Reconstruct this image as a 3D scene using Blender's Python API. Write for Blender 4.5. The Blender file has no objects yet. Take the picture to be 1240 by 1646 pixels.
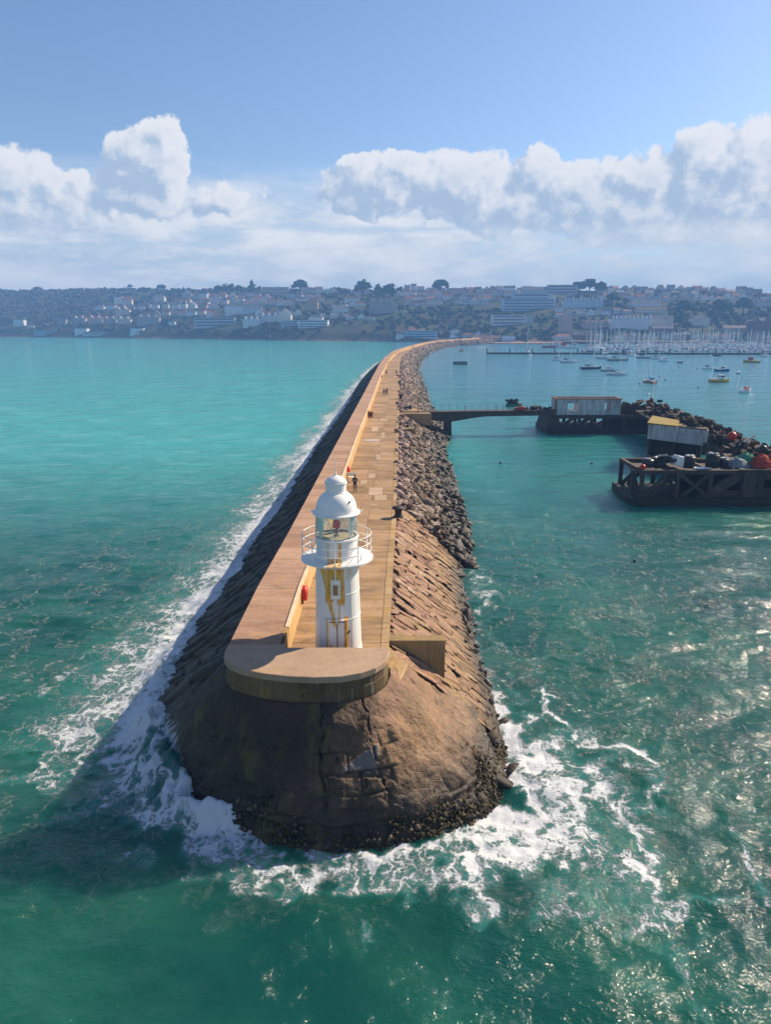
import bpy, bmesh, math, random
import numpy as np
from math import sin, cos, pi, radians, atan2, sqrt
from mathutils import Vector, Matrix

random.seed(7)
rng = np.random.default_rng(7)
SC = bpy.context.scene
COL = SC.collection

# ------------------------------------------------------------------ camera, sky, sun, exposure
CAM_H = 21.7
PITCH = radians(14.73)
FPX = 1141.0
cam_d = bpy.data.cameras.new("camera")
cam = bpy.data.objects.new("camera", cam_d)
COL.objects.link(cam)
cam.location = (0, 0, CAM_H)
cam.rotation_euler = (pi / 2 - PITCH, 0, 0)
cam_d.sensor_fit = 'VERTICAL'
cam_d.sensor_height = 24.0
cam_d.lens = 24.0 * FPX / 1646.0
cam_d.clip_start = 0.5
cam_d.clip_end = 9000
SC.camera = cam

SUN_AZ = radians(56)      # clockwise from +Y
SUN_EL = radians(35)
SC.view_settings.view_transform = 'Standard'
SC.view_settings.look = 'None'
SC.view_settings.gamma = 1
SC.view_settings.use_curve_mapping = False
SC.view_settings.exposure = 0.72
sun_d = bpy.data.lights.new("sun", 'SUN')
sun_d.energy = 5.0
sun_d.angle = radians(0.55)
sun_d.color = (1.0, 0.84, 0.63)
sun = bpy.data.objects.new("sun", sun_d)
COL.objects.link(sun)
sdir = Vector((sin(SUN_AZ) * cos(SUN_EL), cos(SUN_AZ) * cos(SUN_EL), sin(SUN_EL)))
sun.rotation_euler = sdir.to_track_quat('Z', 'Y').to_euler()
sun.location = (60, 30, 60)


class NT:
    """small node-tree helper"""
    def __init__(s, tree):
        s.t = tree

    def n(s, typ, ins=None, **props):
        nd = s.t.nodes.new(typ)
        for k, v in props.items():
            setattr(nd, k, v)
        if ins:
            for k, v in ins.items():
                sock = nd.inputs[k]
                if isinstance(v, bpy.types.NodeSocket):
                    s.t.links.new(v, sock)
                else:
                    sock.default_value = v
        return nd

    def m(s, op, a, b=0.0, c=0.0, clamp=False):
        nd = s.n('ShaderNodeMath', operation=op)
        nd.use_clamp = clamp
        for i, v in enumerate((a, b, c)):
            if isinstance(v, bpy.types.NodeSocket):
                s.t.links.new(v, nd.inputs[i])
            else:
                nd.inputs[i].default_value = v
        return nd.outputs[0]

    def sm(s, v, lo, hi, a=0.0, b=1.0):
        nd = s.n('ShaderNodeMapRange', {'Value': v, 'From Min': lo, 'From Max': hi, 'To Min': a, 'To Max': b},
                 interpolation_type='SMOOTHSTEP')
        return nd.outputs[0]

    def lin(s, v, lo, hi, a=0.0, b=1.0):
        nd = s.n('ShaderNodeMapRange', {'Value': v, 'From Min': lo, 'From Max': hi, 'To Min': a, 'To Max': b})
        return nd.outputs[0]

    def mix(s, f, a, b, blend='MIX'):
        nd = s.n('ShaderNodeMix', data_type='RGBA', blend_type=blend)
        for i, v in ((0, f), (6, a), (7, b)):
            if isinstance(v, bpy.types.NodeSocket):
                s.t.links.new(v, nd.inputs[i])
            else:
                nd.inputs[i].default_value = v if i == 0 else (tuple(v) + (1,))[:4]
        return nd.outputs[2]

    def noise(s, vec, scale, detail=4, rough=0.55, dist=0.0, out=0):
        nd = s.n('ShaderNodeTexNoise', {'Scale': scale, 'Detail': detail, 'Roughness': rough, 'Distortion': dist})
        if vec is not None:
            s.t.links.new(vec, nd.inputs['Vector'])
        return nd.outputs[out]

    def mapv(s, vec, scale=(1, 1, 1), loc=(0, 0, 0), rot=(0, 0, 0)):
        nd = s.n('ShaderNodeMapping', {'Vector': vec, 'Location': loc, 'Rotation': rot, 'Scale': scale})
        return nd.outputs[0]

    def bump(s, h, strength=0.5, dist=0.05, normal=None):
        nd = s.n('ShaderNodeBump', {'Height': h, 'Strength': strength, 'Distance': dist})
        if normal is not None:
            s.t.links.new(normal, nd.inputs['Normal'])
        return nd.outputs[0]


def px_dir(px, py):
    u = (px - 620) / FPX
    v = (823 - py) / FPX
    c, s = cos(PITCH), sin(PITCH)
    return Vector((u, c + v * s, -s + v * c))


def at(px, py, z=0.0):
    r = px_dir(px, py)
    t = (z - CAM_H) / r.z
    return (r.x * t, r.y * t)


def project(P):
    c, s = cos(PITCH), sin(PITCH)
    zz = P[..., 2] - CAM_H
    dep = P[..., 1] * c - zz * s
    up = P[..., 1] * s + zz * c
    return 620 + FPX * P[..., 0] / dep, 823 - FPX * up / dep


# ---- world: Nishita sky with a procedural bank of cumulus laid out by compass direction
world = bpy.data.worlds.new("World")
SC.world = world
world.use_nodes = True
wt = world.node_tree
wt.nodes.clear()
W = NT(wt)
SKY_STR = 0.08


def cloud_group(blobs):
    g = bpy.data.node_groups.new("cloud_density", 'ShaderNodeTree')
    g.interface.new_socket("Vector", in_out='INPUT', socket_type='NodeSocketVector')
    g.interface.new_socket("Density", in_out='OUTPUT', socket_type='NodeSocketFloat')
    G = NT(g)
    gi = g.nodes.new('NodeGroupInput')
    go = g.nodes.new('NodeGroupOutput')
    v = gi.outputs[0]          # (azimuth deg, elevation deg, 0)
    wv = G.n('ShaderNodeTexNoise', {'Vector': v, 'Scale': 0.22, 'Detail': 6, 'Roughness': 0.58}).outputs['Color']
    off = G.n('ShaderNodeVectorMath', {0: wv, 1: (0.5, 0.5, 0.5)}, operation='SUBTRACT').outputs[0]
    off = G.n('ShaderNodeVectorMath', {0: off, 1: (5.0, 3.4, 0)}, operation='MULTIPLY').outputs[0]
    vv = G.n('ShaderNodeVectorMath', {0: v, 1: off}, operation='ADD').outputs[0]
    xyz = G.n('ShaderNodeSeparateXYZ', {0: vv})
    x, y = xyz.outputs[0], xyz.outputs[1]
    total = None
    for (ax, el, rx, ry, st) in blobs:
        dx = G.m('MULTIPLY', G.m('SUBTRACT', x, ax), 1 / rx)
        dy = G.m('MULTIPLY', G.m('SUBTRACT', y, el), 1 / ry)
        r2 = G.m('ADD', G.m('MULTIPLY', dx, dx), G.m('MULTIPLY', dy, dy))
        b = G.m('MULTIPLY', G.m('SUBTRACT', 1.0, r2), st)
        total = b if total is None else G.m('SMOOTH_MAX', total, b, 0.25)
    total = G.m('MAXIMUM', total, -1.0)
    # fine billows
    n2 = G.noise(v, 0.75, 7, 0.6)
    vo = G.n('ShaderNodeTexVoronoi', {'Vector': vv, 'Scale': 0.8}, feature='SMOOTH_F1').outputs['Distance']
    d = G.m('ADD', total, G.m('MULTIPLY', G.m('SUBTRACT', n2, 0.5), 1.5))
    d = G.m('ADD', d, G.m('MULTIPLY', G.m('SUBTRACT', 0.45, vo), 0.5))
    wt_link = g.links.new(d, go.inputs[0])
    return g


def ae(px, py):
    d = px_dir(px, py).normalized()
    return math.degrees(atan2(d.x, d.y)), math.degrees(math.asin(d.z))


def blob(px, py, wx, wy, st=1.0):
    a, e = ae(px, py)
    return (a, e, wx / 21.0, wy / 20.0, st)


cumulus = [
    blob(236, 262, 64, 54, 1.5), blob(215, 310, 85, 36, 1.0), blob(110, 305, 60, 34, 1.0), blob(10, 290, 75, 46, 1.0),
    blob(252, 230, 40, 34, 1.3), blob(60, 330, 130, 40, 0.8), blob(355, 320, 60, 30, 0.7),
    blob(600, 300, 85, 46, 1.2), blob(650, 275, 50, 32, 1.1), blob(740, 295, 105, 52, 1.25), blob(860, 280, 50, 34, 1.2),
    blob(810, 330, 120, 46, 1.1), blob(930, 320, 90, 46, 1.1), blob(1040, 290, 70, 44, 1.2), blob(1010, 340, 140, 56, 1.1),
    blob(1140, 275, 85, 52, 1.3), blob(1210, 250, 60, 48, 1.3), blob(1200, 330, 130, 80, 1.2), blob(1330, 280, 130, 90, 1.2),
    blob(-150, 300, 120, 60, 1.0), blob(1600, 300, 220, 110, 1.0), blob(-500, 320, 200, 70, 1.0),
]
cg = cloud_group(cumulus)
tc = W.n('ShaderNodeTexCoord')
dirv = tc.outputs['Generated']
sx = W.n('ShaderNodeSeparateXYZ', {0: dirv})
azd = W.m('MULTIPLY', W.m('ARCTAN2', sx.outputs[0], sx.outputs[1]), 180 / pi)
eld = W.m('MULTIPLY', W.m('ARCSINE', sx.outputs[2]), 180 / pi)
cv = W.n('ShaderNodeCombineXYZ', {0: azd, 1: eld}).outputs[0]
cv2 = W.n('ShaderNodeVectorMath', {0: cv, 1: (0.9, 0.7, 0)}, operation='ADD').outputs[0]
g1 = W.n('ShaderNodeGroup'); g1.node_tree = cg; wt.links.new(cv, g1.inputs[0])
g2 = W.n('ShaderNodeGroup'); g2.node_tree = cg; wt.links.new(cv2, g2.inputs[0])
dens = g1.outputs[0]
relief = W.m('SUBTRACT', dens, g2.outputs[0])
sky = W.n('ShaderNodeTexSky', sky_type='NISHITA', sun_disc=False, sun_elevation=SUN_EL, sun_rotation=SUN_AZ,
          altitude=10, air_density=1.0, dust_density=0.6, ozone_density=2.2)
skyc = W.mix(1.0, sky.outputs[0], (0.95, 1.0, 1.10), 'MULTIPLY')
mask = W.sm(dens, -0.05, 0.26)
lit = W.sm(relief, -0.50, 0.50)
core = W.m('MULTIPLY', W.sm(dens, 0.3, 1.7), W.sm(W.noise(W.mapv(cv, (0.5, 0.7, 1)), 1.0, 6, 0.6), 0.35, 0.6))
lit2 = W.m('SUBTRACT', lit, W.m('MULTIPLY', core, 0.50), clamp=True)
K = 0.655 / SKY_STR
cshade = (0.42 * K, 0.53 * K, 0.69 * K)
clight = (0.86 * K, 0.86 * K, 0.88 * K)
cumc = W.mix(lit2, cshade, clight)
# stratus / hazy band low down
sv = W.mapv(cv, (0.055, 0.34, 1))
s1 = W.noise(sv, 1.0, 7, 0.6, 0.6)
s2 = W.noise(W.mapv(cv, (0.25, 0.7, 1), (3, 1, 0)), 1.0, 6, 0.6)
band = W.m('MULTIPLY', W.sm(eld, 11.8, 8.0), 1.0)
veil = W.m('MULTIPLY', band, W.sm(W.m('ADD', W.m('MULTIPLY', s1, 0.75), W.m('MULTIPLY', s2, 0.25)), 0.30, 0.52, 0.25, 1.0))
low = W.sm(eld, 9.0, 2.0)
veil = W.m('MAXIMUM', veil, W.m('MULTIPLY', low, 0.92))
vshade = W.sm(W.m('ADD', W.m('MULTIPLY', s1, 0.6), W.m('MULTIPLY', s2, 0.4)), 0.38, 0.60)
veilc = W.mix(vshade, (0.55 * K, 0.64 * K, 0.76 * K), (0.90 * K, 0.90 * K, 0.90 * K))
c0 = W.mix(veil, skyc, veilc)
lowcut = W.sm(eld, 4.5, 8.0)
c1 = W.mix(W.m('MULTIPLY', W.m('MULTIPLY', mask, 0.96), lowcut), c0, cumc)
# cumulus puffs peeping out low in the haze
puff = W.sm(W.noise(W.mapv(cv, (0.42, 1.0, 1), (9, 2, 0)), 1.0, 7, 0.62), 0.545, 0.68)
puffb = W.m('MULTIPLY', W.m('MULTIPLY', W.sm(eld, 2.0, 3.2), W.sm(eld, 8.5, 5.0)), 0.55)
c2 = W.mix(W.m('MULTIPLY', puff, puffb), c1, (0.80 * K, 0.80 * K, 0.81 * K))
bg = W.n('ShaderNodeBackground', {'Color': c2, 'Strength': SKY_STR})
wo = W.n('ShaderNodeOutputWorld', {'Surface': bg.outputs[0]})


# ------------------------------------------------------------------ generic helpers
def perlin(P, seed=0):
    """gradient noise, P (...,3) -> about -1..1"""
    P = np.asarray(P, dtype=np.float64)
    r = np.random.default_rng(1000 + seed)
    perm = r.permutation(256)
    perm = np.concatenate([perm, perm, perm])
    g = r.normal(size=(256, 3))
    g /= np.linalg.norm(g, axis=1)[:, None]
    i = np.floor(P).astype(np.int64)
    f = P - i
    i = i & 255
    u = f * f * f * (f * (f * 6 - 15) + 10)
    out = np.zeros(P.shape[:-1])
    for dx in (0, 1):
        wx = u[..., 0] if dx else 1 - u[..., 0]
        for dy in (0, 1):
            wy = u[..., 1] if dy else 1 - u[..., 1]
            for dz in (0, 1):
                wz = u[..., 2] if dz else 1 - u[..., 2]
                h = perm[perm[perm[(i[..., 0] + dx) & 255] + ((i[..., 1] + dy) & 255)] + ((i[..., 2] + dz) & 255)]
                gg = g[h]
                d = (f[..., 0] - dx) * gg[..., 0] + (f[..., 1] - dy) * gg[..., 1] + (f[..., 2] - dz) * gg[..., 2]
                out += wx * wy * wz * d
    return out * 1.6


def fbm(P, octv=4, lac=2.03, gain=0.5, seed=0):
    a, s, o = 1.0, 0.0, 0.0
    P = np.asarray(P, dtype=np.float64)
    for k in range(octv):
        o = o + a * perlin(P + 17.3 * k, seed + k)
        s += a
        a *= gain
        P = P * lac
    return o / s


def sstep(x, a, b):
    t = np.clip((x - a) / (b - a), 0, 1)
    return t * t * (3 - 2 * t)


def tag(o, label=None, cat=None, group=None, kind=None):
    if label: o['label'] = label
    if cat: o['category'] = cat
    if group: o['group'] = group
    if kind: o['kind'] = kind
    return o


def empty(name, loc=(0, 0, 0), rz=0.0):
    o = bpy.data.objects.new(name, None)
    o.empty_display_size = 0.3
    COL.objects.link(o)
    o.location = loc
    o.rotation_euler = (0, 0, rz)
    return o


def mesh_from(name, V, Fs, mat=None, smooth=False, attrs=None):
    me = bpy.data.meshes.new(name)
    V = np.asarray(V, dtype=np.float32)
    if isinstance(Fs, np.ndarray):
        n, k = Fs.shape
        me.vertices.add(len(V)); me.vertices.foreach_set('co', V.ravel())
        me.loops.add(n * k); me.loops.foreach_set('vertex_index', Fs.astype(np.int32).ravel())
        me.polygons.add(n)
        me.polygons.foreach_set('loop_start', np.arange(0, n * k, k, dtype=np.int32))
        me.update(calc_edges=True)
        me.validate()
    else:
        me.from_pydata([tuple(map(float, v)) for v in V], [], Fs)
        me.update()
    if attrs:
        for an, arr in attrs.items():
            a = me.attributes.new(an, 'FLOAT', 'POINT')
            a.data.foreach_set('value', np.asarray(arr, dtype=np.float32).ravel())
    if mat is not None:
        me.materials.append(mat)
    if smooth:
        me.polygons.foreach_set('use_smooth', np.ones(len(me.polygons), dtype=bool))
    return me


def link(name, me, parent=None, loc=None, rz=None):
    o = bpy.data.objects.new(name, me)
    COL.objects.link(o)
    if parent is not None:
        o.parent = parent
    if loc is not None:
        o.location = loc
    if rz is not None:
        o.rotation_euler = (0, 0, rz)
    return o


def copy_tree(o, parent=None):
    c = o.copy()
    COL.objects.link(c)
    c.parent = parent
    for ch in list(o.children):
        copy_tree(ch, c)
    return c


class MB:
    """collects simple solids into one mesh"""
    def __init__(s):
        s.v = []; s.f = []; s.r = []

    def add(s, V, Fc, rnd=None):
        b = len(s.v)
        s.v.extend([tuple(v) for v in V])
        s.f.extend([tuple(i + b for i in f) for f in Fc])
        s.r.extend([random.random() if rnd is None else rnd] * len(V))
        return s

    def box(s, c, d, rz=0.0, rnd=None, rx=0.0, ry=0.0):
        M = Matrix.Translation(c) @ Matrix.Rotation(rz, 4, 'Z') @ Matrix.Rotation(ry, 4, 'Y') @ Matrix.Rotation(rx, 4, 'X')
        hx, hy, hz = d[0] / 2, d[1] / 2, d[2] / 2
        V = [M @ Vector((x * hx, y * hy, z * hz)) for z in (-1, 1) for y in (-1, 1) for x in (-1, 1)]
        return s.add(V, [(0, 2, 3, 1), (4, 5, 7, 6), (0, 1, 5, 4), (2, 6, 7, 3), (0, 4, 6, 2), (1, 3, 7, 5)], rnd)

    def beam(s, a, b, w, h, up=(0, 0, 1)):
        a, b = Vector(a), Vector(b)
        d = (b - a).normalized()
        u = Vector(up)
        if abs(d.dot(u)) > 0.97:
            u = Vector((0, 1, 0))
        r = d.cross(u).normalized()
        u = r.cross(d).normalized()
        V = []
        for p in (a, b):
            for sy, sx_ in ((-1, -1), (-1, 1), (1, 1), (1, -1)):
                V.append(p + r * (w / 2 * sx_) + u * (h / 2 * sy))
        return s.add(V, [(0, 1, 2, 3), (7, 6, 5, 4), (0, 4, 5, 1), (1, 5, 6, 2), (2, 6, 7, 3), (3, 7, 4, 0)])

    def tube(s, a, b, r1, r2=None, n=8, cap=True):
        r2 = r1 if r2 is None else r2
        a, b = Vector(a), Vector(b)
        d = (b - a).normalized()
        u = Vector((0, 0, 1)) if abs(d.z) < 0.9 else Vector((1, 0, 0))
        x = d.cross(u).normalized(); y = d.cross(x).normalized()
        V = []
        for p, r in ((a, r1), (b, r2)):
            for k in range(n):
                t = 2 * pi * k / n
                V.append(p + x * (r * cos(t)) + y * (r * sin(t)))
        Fc = [(k, (k + 1) % n, n + (k + 1) % n, n + k) for k in range(n)]
        if cap:
            Fc += [tuple(range(n - 1, -1, -1)), tuple(range(n, 2 * n))]
        return s.add(V, Fc)

    def lathe(s, prof, c=(0, 0, 0), n=32, cap=True):
        V = []
        for r, z in prof:
            for k in range(n):
                t = 2 * pi * k / n
                V.append((c[0] + r * cos(t), c[1] + r * sin(t), c[2] + z))
        Fc = []
        for j in range(len(prof) - 1):
            for k in range(n):
                k2 = (k + 1) % n
                Fc.append((j * n + k, j * n + k2, (j + 1) * n + k2, (j + 1) * n + k))
        if cap:
            Fc.append(tuple(range(n - 1, -1, -1)))
            Fc.append(tuple(range((len(prof) - 1) * n, len(prof) * n)))
        return s.add(V, Fc)

    def ring(s, R, z, r, c=(0, 0, 0), n=40, m=6, a0=0.0, a1=2 * pi):
        V, Fc = [], []
        full = abs(a1 - a0 - 2 * pi) < 1e-6
        cnt = n if full else n + 1
        for k in range(cnt):
            t = a0 + (a1 - a0) * k / n
            for j in range(m):
                q = 2 * pi * j / m
                rr = R + r * cos(q)
                V.append((c[0] + rr * cos(t), c[1] + rr * sin(t), c[2] + z + r * sin(q)))
        for k in range(n):
            k2 = (k + 1) % cnt
            for j in range(m):
                j2 = (j + 1) % m
                Fc.append((k * m + j, k2 * m + j, k2 * m + j2, k * m + j2))
        return s.add(V, Fc)

    def prism(s, poly, z0, z1, rnd=None):
        n = len(poly)
        V = [(x, y, z0) for x, y in poly] + [(x, y, z1) for x, y in poly]
        Fc = [tuple(range(n - 1, -1, -1)), tuple(range(n, 2 * n))]
        Fc += [(k, (k + 1) % n, n + (k + 1) % n, n + k) for k in range(n)]
        return s.add(V, Fc, rnd)

    def mesh(s, name, mat, smooth=False):
        return mesh_from(name, s.v, s.f, mat, smooth, {'rnd': s.r})

    def build(s, name, mat, parent=None, smooth=False, bevel=0.0, angle=None):
        me = s.mesh(name, mat, smooth)
        o = link(name, me, parent)
        if bevel:
            md = o.modifiers.new('bevel', 'BEVEL'); md.width = bevel; md.segments = 2; md.limit_method = 'ANGLE'
        if angle is not None:
            me.polygons.foreach_set('use_smooth', np.ones(len(me.polygons), dtype=bool))
            ed = o.modifiers.new('split', 'EDGE_SPLIT'); ed.split_angle = radians(angle)
        return o


# ------------------------------------------------------------------ materials
MATS = {}


def new_mat(name):
    m = bpy.data.materials.new(name)
    m.use_nodes = True
    m.node_tree.nodes.clear()
    MATS[name] = m
    return m, NT(m.node_tree)


def finish(N, shader, disp=None):
    N.n('ShaderNodeOutputMaterial', {'Surface': shader})


def simple(name, col, rough=0.6, metal=0.0, var=0.25, nscale=3.0, bump=0.15, rndvar=0.25, spec=0.4, bdist=0.01):
    """painted / plain surface with a little grain, blotch and per-piece variation"""
    m, N = new_mat(name)
    pos = N.n('ShaderNodeNewGeometry').outputs['Position']
    a = N.n('ShaderNodeAttribute', attribute_name='rnd').outputs['Fac']
    n1 = N.noise(pos, nscale, 5, 0.6)
    f = N.m('ADD', N.lin(n1, 0.25, 0.75, 1 - var, 1 + var), N.lin(a, 0, 1, -rndvar, rndvar))
    c = N.n('ShaderNodeVectorMath', {0: tuple(col), 3: f}, operation='SCALE').outputs[0]
    n2 = N.noise(pos, nscale * 8, 4, 0.6)
    p = N.n('ShaderNodeBsdfPrincipled', {'Base Color': c, 'Roughness': rough, 'Metallic': metal, 'Specular IOR Level': spec,
                                         'Normal': N.bump(n2, bump, bdist)})
    finish(N, p.outputs[0])
    return m


def rock_mat(name, cols, wet_z=(0.2, 1.6), lichen=0.5, wetness=0.0, scale=1.0, bump=0.8, rndamt=0.5, streak=False):
    m, N = new_mat(name)
    geo = N.n('ShaderNodeNewGeometry')
    pos = geo.outputs['Position']
    a = N.n('ShaderNodeAttribute', attribute_name='rnd').outputs['Fac']
    z = N.n('ShaderNodeSeparateXYZ', {0: pos}).outputs[2]
    n1 = N.noise(pos, 0.55 * scale, 6, 0.62)
    n2 = N.noise(pos, 3.5 * scale, 7, 0.68)
    n3 = N.noise(pos, 17 * scale, 4, 0.7)
    ramp = N.n('ShaderNodeValToRGB')
    e = ramp.color_ramp.elements
    e[0].position = 0.15; e[0].color = tuple(cols[0]) + (1,)
    e[1].position = 0.85; e[1].color = tuple(cols[-1]) + (1,)
    for i, c in enumerate(cols[1:-1]):
        q = e.new(0.15 + 0.7 * (i + 1) / (len(cols) - 1)); q.color = tuple(c) + (1,)
    v = N.m('ADD', N.m('MULTIPLY', a, rndamt), N.m('MULTIPLY', n1, 1 - rndamt))
    v = N.m('ADD', v, N.m('MULTIPLY', N.m('SUBTRACT', n2, 0.5), 0.7))
    N.t.links.new(v, ramp.inputs[0])
    c = ramp.outputs[0]
    dark = N.lin(n3, 0.3, 0.7, 0.72, 1.18)
    c = N.n('ShaderNodeVectorMath', {0: c, 3: dark}, operation='SCALE').outputs[0]
    # pits and fissures
    vor = N.n('ShaderNodeTexVoronoi', {'Vector': pos, 'Scale': 1.6 * scale}, feature='DISTANCE_TO_EDGE').outputs['Distance']
    # lichen
    ln = N.noise(pos, 1.3, 6, 0.65, 0.3)
    lm = N.m('MULTIPLY', N.sm(ln, 0.56, 0.68), N.m('MULTIPLY', N.sm(z, 1.2, 2.8), lichen))
    c = N.mix(lm, c, (0.36, 0.20, 0.035))
    # green weed and black tidal band
    zn = N.m('ADD', z, N.m('MULTIPLY', N.m('SUBTRACT', n2, 0.5), 2.2))
    zn = N.m('ADD', zn, N.m('MULTIPLY', N.m('SUBTRACT', n1, 0.5), 2.0))
    gm = N.m('MULTIPLY', N.sm(zn, wet_z[1] + 1.6, wet_z[1] + 0.2), N.m('MULTIPLY', N.sm(n3, 0.48, 0.62), 0.55))
    c = N.mix(gm, c, (0.16, 0.15, 0.02))
    bm = N.sm(zn, wet_z[1], wet_z[0])
    c = N.mix(N.m('MULTIPLY', bm, 0.90), c, (0.022, 0.017, 0.012))
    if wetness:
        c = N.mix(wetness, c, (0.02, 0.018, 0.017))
    if streak:
        ck = N.n('ShaderNodeAttribute', attribute_name='crack').outputs['Fac']
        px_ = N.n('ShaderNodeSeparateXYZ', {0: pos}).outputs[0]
        # seaward shoulder: its shade painted dark into the colour, besides spray damp and algae
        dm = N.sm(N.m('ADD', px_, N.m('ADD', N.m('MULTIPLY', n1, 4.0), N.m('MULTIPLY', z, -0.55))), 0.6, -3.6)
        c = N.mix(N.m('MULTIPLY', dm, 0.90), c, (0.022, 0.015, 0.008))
        ol = N.m('MULTIPLY', N.sm(N.noise(N.mapv(pos, (0.9, 0.9, 0.35), (4, 4, 4)), 1.0, 5, 0.6), 0.52, 0.66), 0.5)
        c = N.mix(N.m('MULTIPLY', ol, N.sm(px_, 0.5, -2.5)), c, (0.13, 0.105, 0.02))
        pt = N.n('ShaderNodeAttribute', attribute_name='patch').outputs['Fac']
        c = N.mix(N.m('MULTIPLY', pt, 0.75), c, (0.20, 0.165, 0.15))
        c = N.mix(N.m('MULTIPLY', ck, 0.9), c, (0.012, 0.008, 0.006))
        ws = N.n('ShaderNodeAttribute', attribute_name='wash').outputs['Fac']
        su = N.n('ShaderNodeAttribute', attribute_name='su').outputs['Fac']; tv = N.n('ShaderNodeAttribute', attribute_name='tv').outputs['Fac']
        wv_ = N.n('ShaderNodeCombineXYZ', {0: N.m('MULTIPLY', su, 5.5), 1: N.m('MULTIPLY', tv, 4.5)}).outputs[0]
        wn = N.noise(wv_, 1.0, 6, 0.68, 0.5)
        wm = N.sm(N.m('ADD', N.m('MULTIPLY', ws, 0.42), wn), 0.66, 0.84)
        c = N.mix(N.m('MULTIPLY', wm, 0.85), c, (0.62, 0.65, 0.68))
    h = N.m('ADD', N.m('MULTIPLY', n2, 1.0), N.m('MULTIPLY', n3, 0.35))
    h = N.m('ADD', h, N.m('MULTIPLY', N.sm(vor, 0.0, 0.06), 0.15))
    rg = N.lin(bm, 0, 1, (0.62 if streak else 0.85) - 0.35 * wetness, 0.34 if streak else 0.55)
    p = N.n('ShaderNodeBsdfPrincipled', {'Base Color': c, 'Roughness': rg, 'Specular IOR Level': 0.35,
                                         'Normal': N.bump(h, bump, 0.09)})
    finish(N, p.outputs[0])
    return m


def concrete_mat(name, c1, c2, stain=(0.12, 0.09, 0.05), lichen=(0.42, 0.24, 0.03), lich=0.4, streaks=0.0, across=0.5, bump=0.35, rndamt=0.35, dark=0.35):
    m, N = new_mat(name)
    pos = N.n('ShaderNodeNewGeometry').outputs['Position']
    a = N.n('ShaderNodeAttribute', attribute_name='rnd').outputs['Fac']
    n1 = N.noise(pos, 0.35, 6, 0.65)
    nb = N.noise(N.mapv(pos, (0.35, 1.7, 1)), 1.0, 7, 0.7, 0.3)     # brushed across the deck
    n3 = N.noise(pos, 9, 5, 0.7)
    v = N.m('ADD', N.m('MULTIPLY', N.m('SUBTRACT', nb, 0.5), across * 3.2), N.m('MULTIPLY', n1, 1 - rndamt))
    v = N.m('ADD', v, N.m('MULTIPLY', a, rndamt))
    c = N.mix(N.lin(v, 0.2, 0.8), c1, c2)
    c = N.n('ShaderNodeVectorMath', {0: c, 3: N.lin(n3, 0.3, 0.7, 0.82, 1.15)}, operation='SCALE').outputs[0]
    st = N.sm(N.noise(N.mapv(pos, (0.8, 0.8, 0.5), (5, 5, 5)), 0.9, 7, 0.7, 0.4), 0.52, 0.70)
    c = N.mix(N.m('MULTIPLY', st, dark), c, stain)
    lm = N.m('MULTIPLY', N.sm(N.noise(pos, 0.8, 7, 0.7, 0.3), 0.53, 0.66), lich)
    c = N.mix(lm, c, lichen)
    if streaks:
        sn = N.noise(N.mapv(pos, (3.2, 3.2, 0.25)), 1.0, 5, 0.6)
        c = N.mix(N.m('MULTIPLY', N.sm(sn, 0.46, 0.64), streaks), c, stain)
        sn2 = N.noise(N.mapv(pos, (5, 5, 0.4), (3, 9, 2)), 1.0, 4, 0.6)
        c = N.mix(N.m('MULTIPLY', N.sm(sn2, 0.60, 0.70), streaks * 0.5), c, (0.5, 0.47, 0.42))
    h = N.m('ADD', n3, N.m('MULTIPLY', N.noise(pos, 40, 3, 0.6), 0.4))
    p = N.n('ShaderNodeBsdfPrincipled', {'Base Color': c, 'Roughness': 0.88, 'Specular IOR Level': 0.25, 'Normal': N.bump(h, bump, 0.03)})
    finish(N, p.outputs[0])
    return m


M_deck = concrete_mat('deck_concrete', (0.20, 0.125, 0.06), (0.42, 0.27, 0.155), lich=0.32, dark=0.5)
M_walk = concrete_mat('walkway_concrete', (0.30, 0.175, 0.11), (0.46, 0.29, 0.195), lich=0.22, dark=0.35)
M_coping = concrete_mat('coping_concrete', (0.30, 0.19, 0.09), (0.44, 0.30, 0.16), lich=0.7)
M_patch = concrete_mat('pale_patch_concrete', (0.36, 0.255, 0.16), (0.50, 0.37, 0.25), lich=0.1, dark=0.25)
M_wall = concrete_mat('wall_concrete', (0.44, 0.27, 0.10), (0.60, 0.40, 0.19), lich=0.35, streaks=0.15)
M_lip = concrete_mat('pale_lip_concrete', (0.60, 0.42, 0.26), (0.74, 0.56, 0.38), lich=0.1, dark=0.1)
M_parapet = concrete_mat('parapet_concrete', (0.075, 0.047, 0.022), (0.19, 0.125, 0.055), lich=0.35, streaks=0.75, across=0.1)
M_paratop = concrete_mat('parapet_top_concrete', (0.32, 0.215, 0.14), (0.45, 0.32, 0.22), lich=0.2, dark=0.3, across=0.15)
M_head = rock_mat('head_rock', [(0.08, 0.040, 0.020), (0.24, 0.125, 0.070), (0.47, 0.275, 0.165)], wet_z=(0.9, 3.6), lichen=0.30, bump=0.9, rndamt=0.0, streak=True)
M_stone_r = rock_mat('pink_pitching_stone', [(0.09, 0.045, 0.025), (0.24, 0.135, 0.085), (0.38, 0.225, 0.16), (0.25, 0.16, 0.06), (0.54, 0.40, 0.34)], wet_z=(0.3, 1.6), lichen=0.6, bump=1.2)
M_stone_l = rock_mat('dark_wet_stone', [(0.05, 0.042, 0.038), (0.10, 0.075, 0.06), (0.16, 0.12, 0.10)], wet_z=(0.8, 3.4), lichen=0.1, wetness=0.35)
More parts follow.
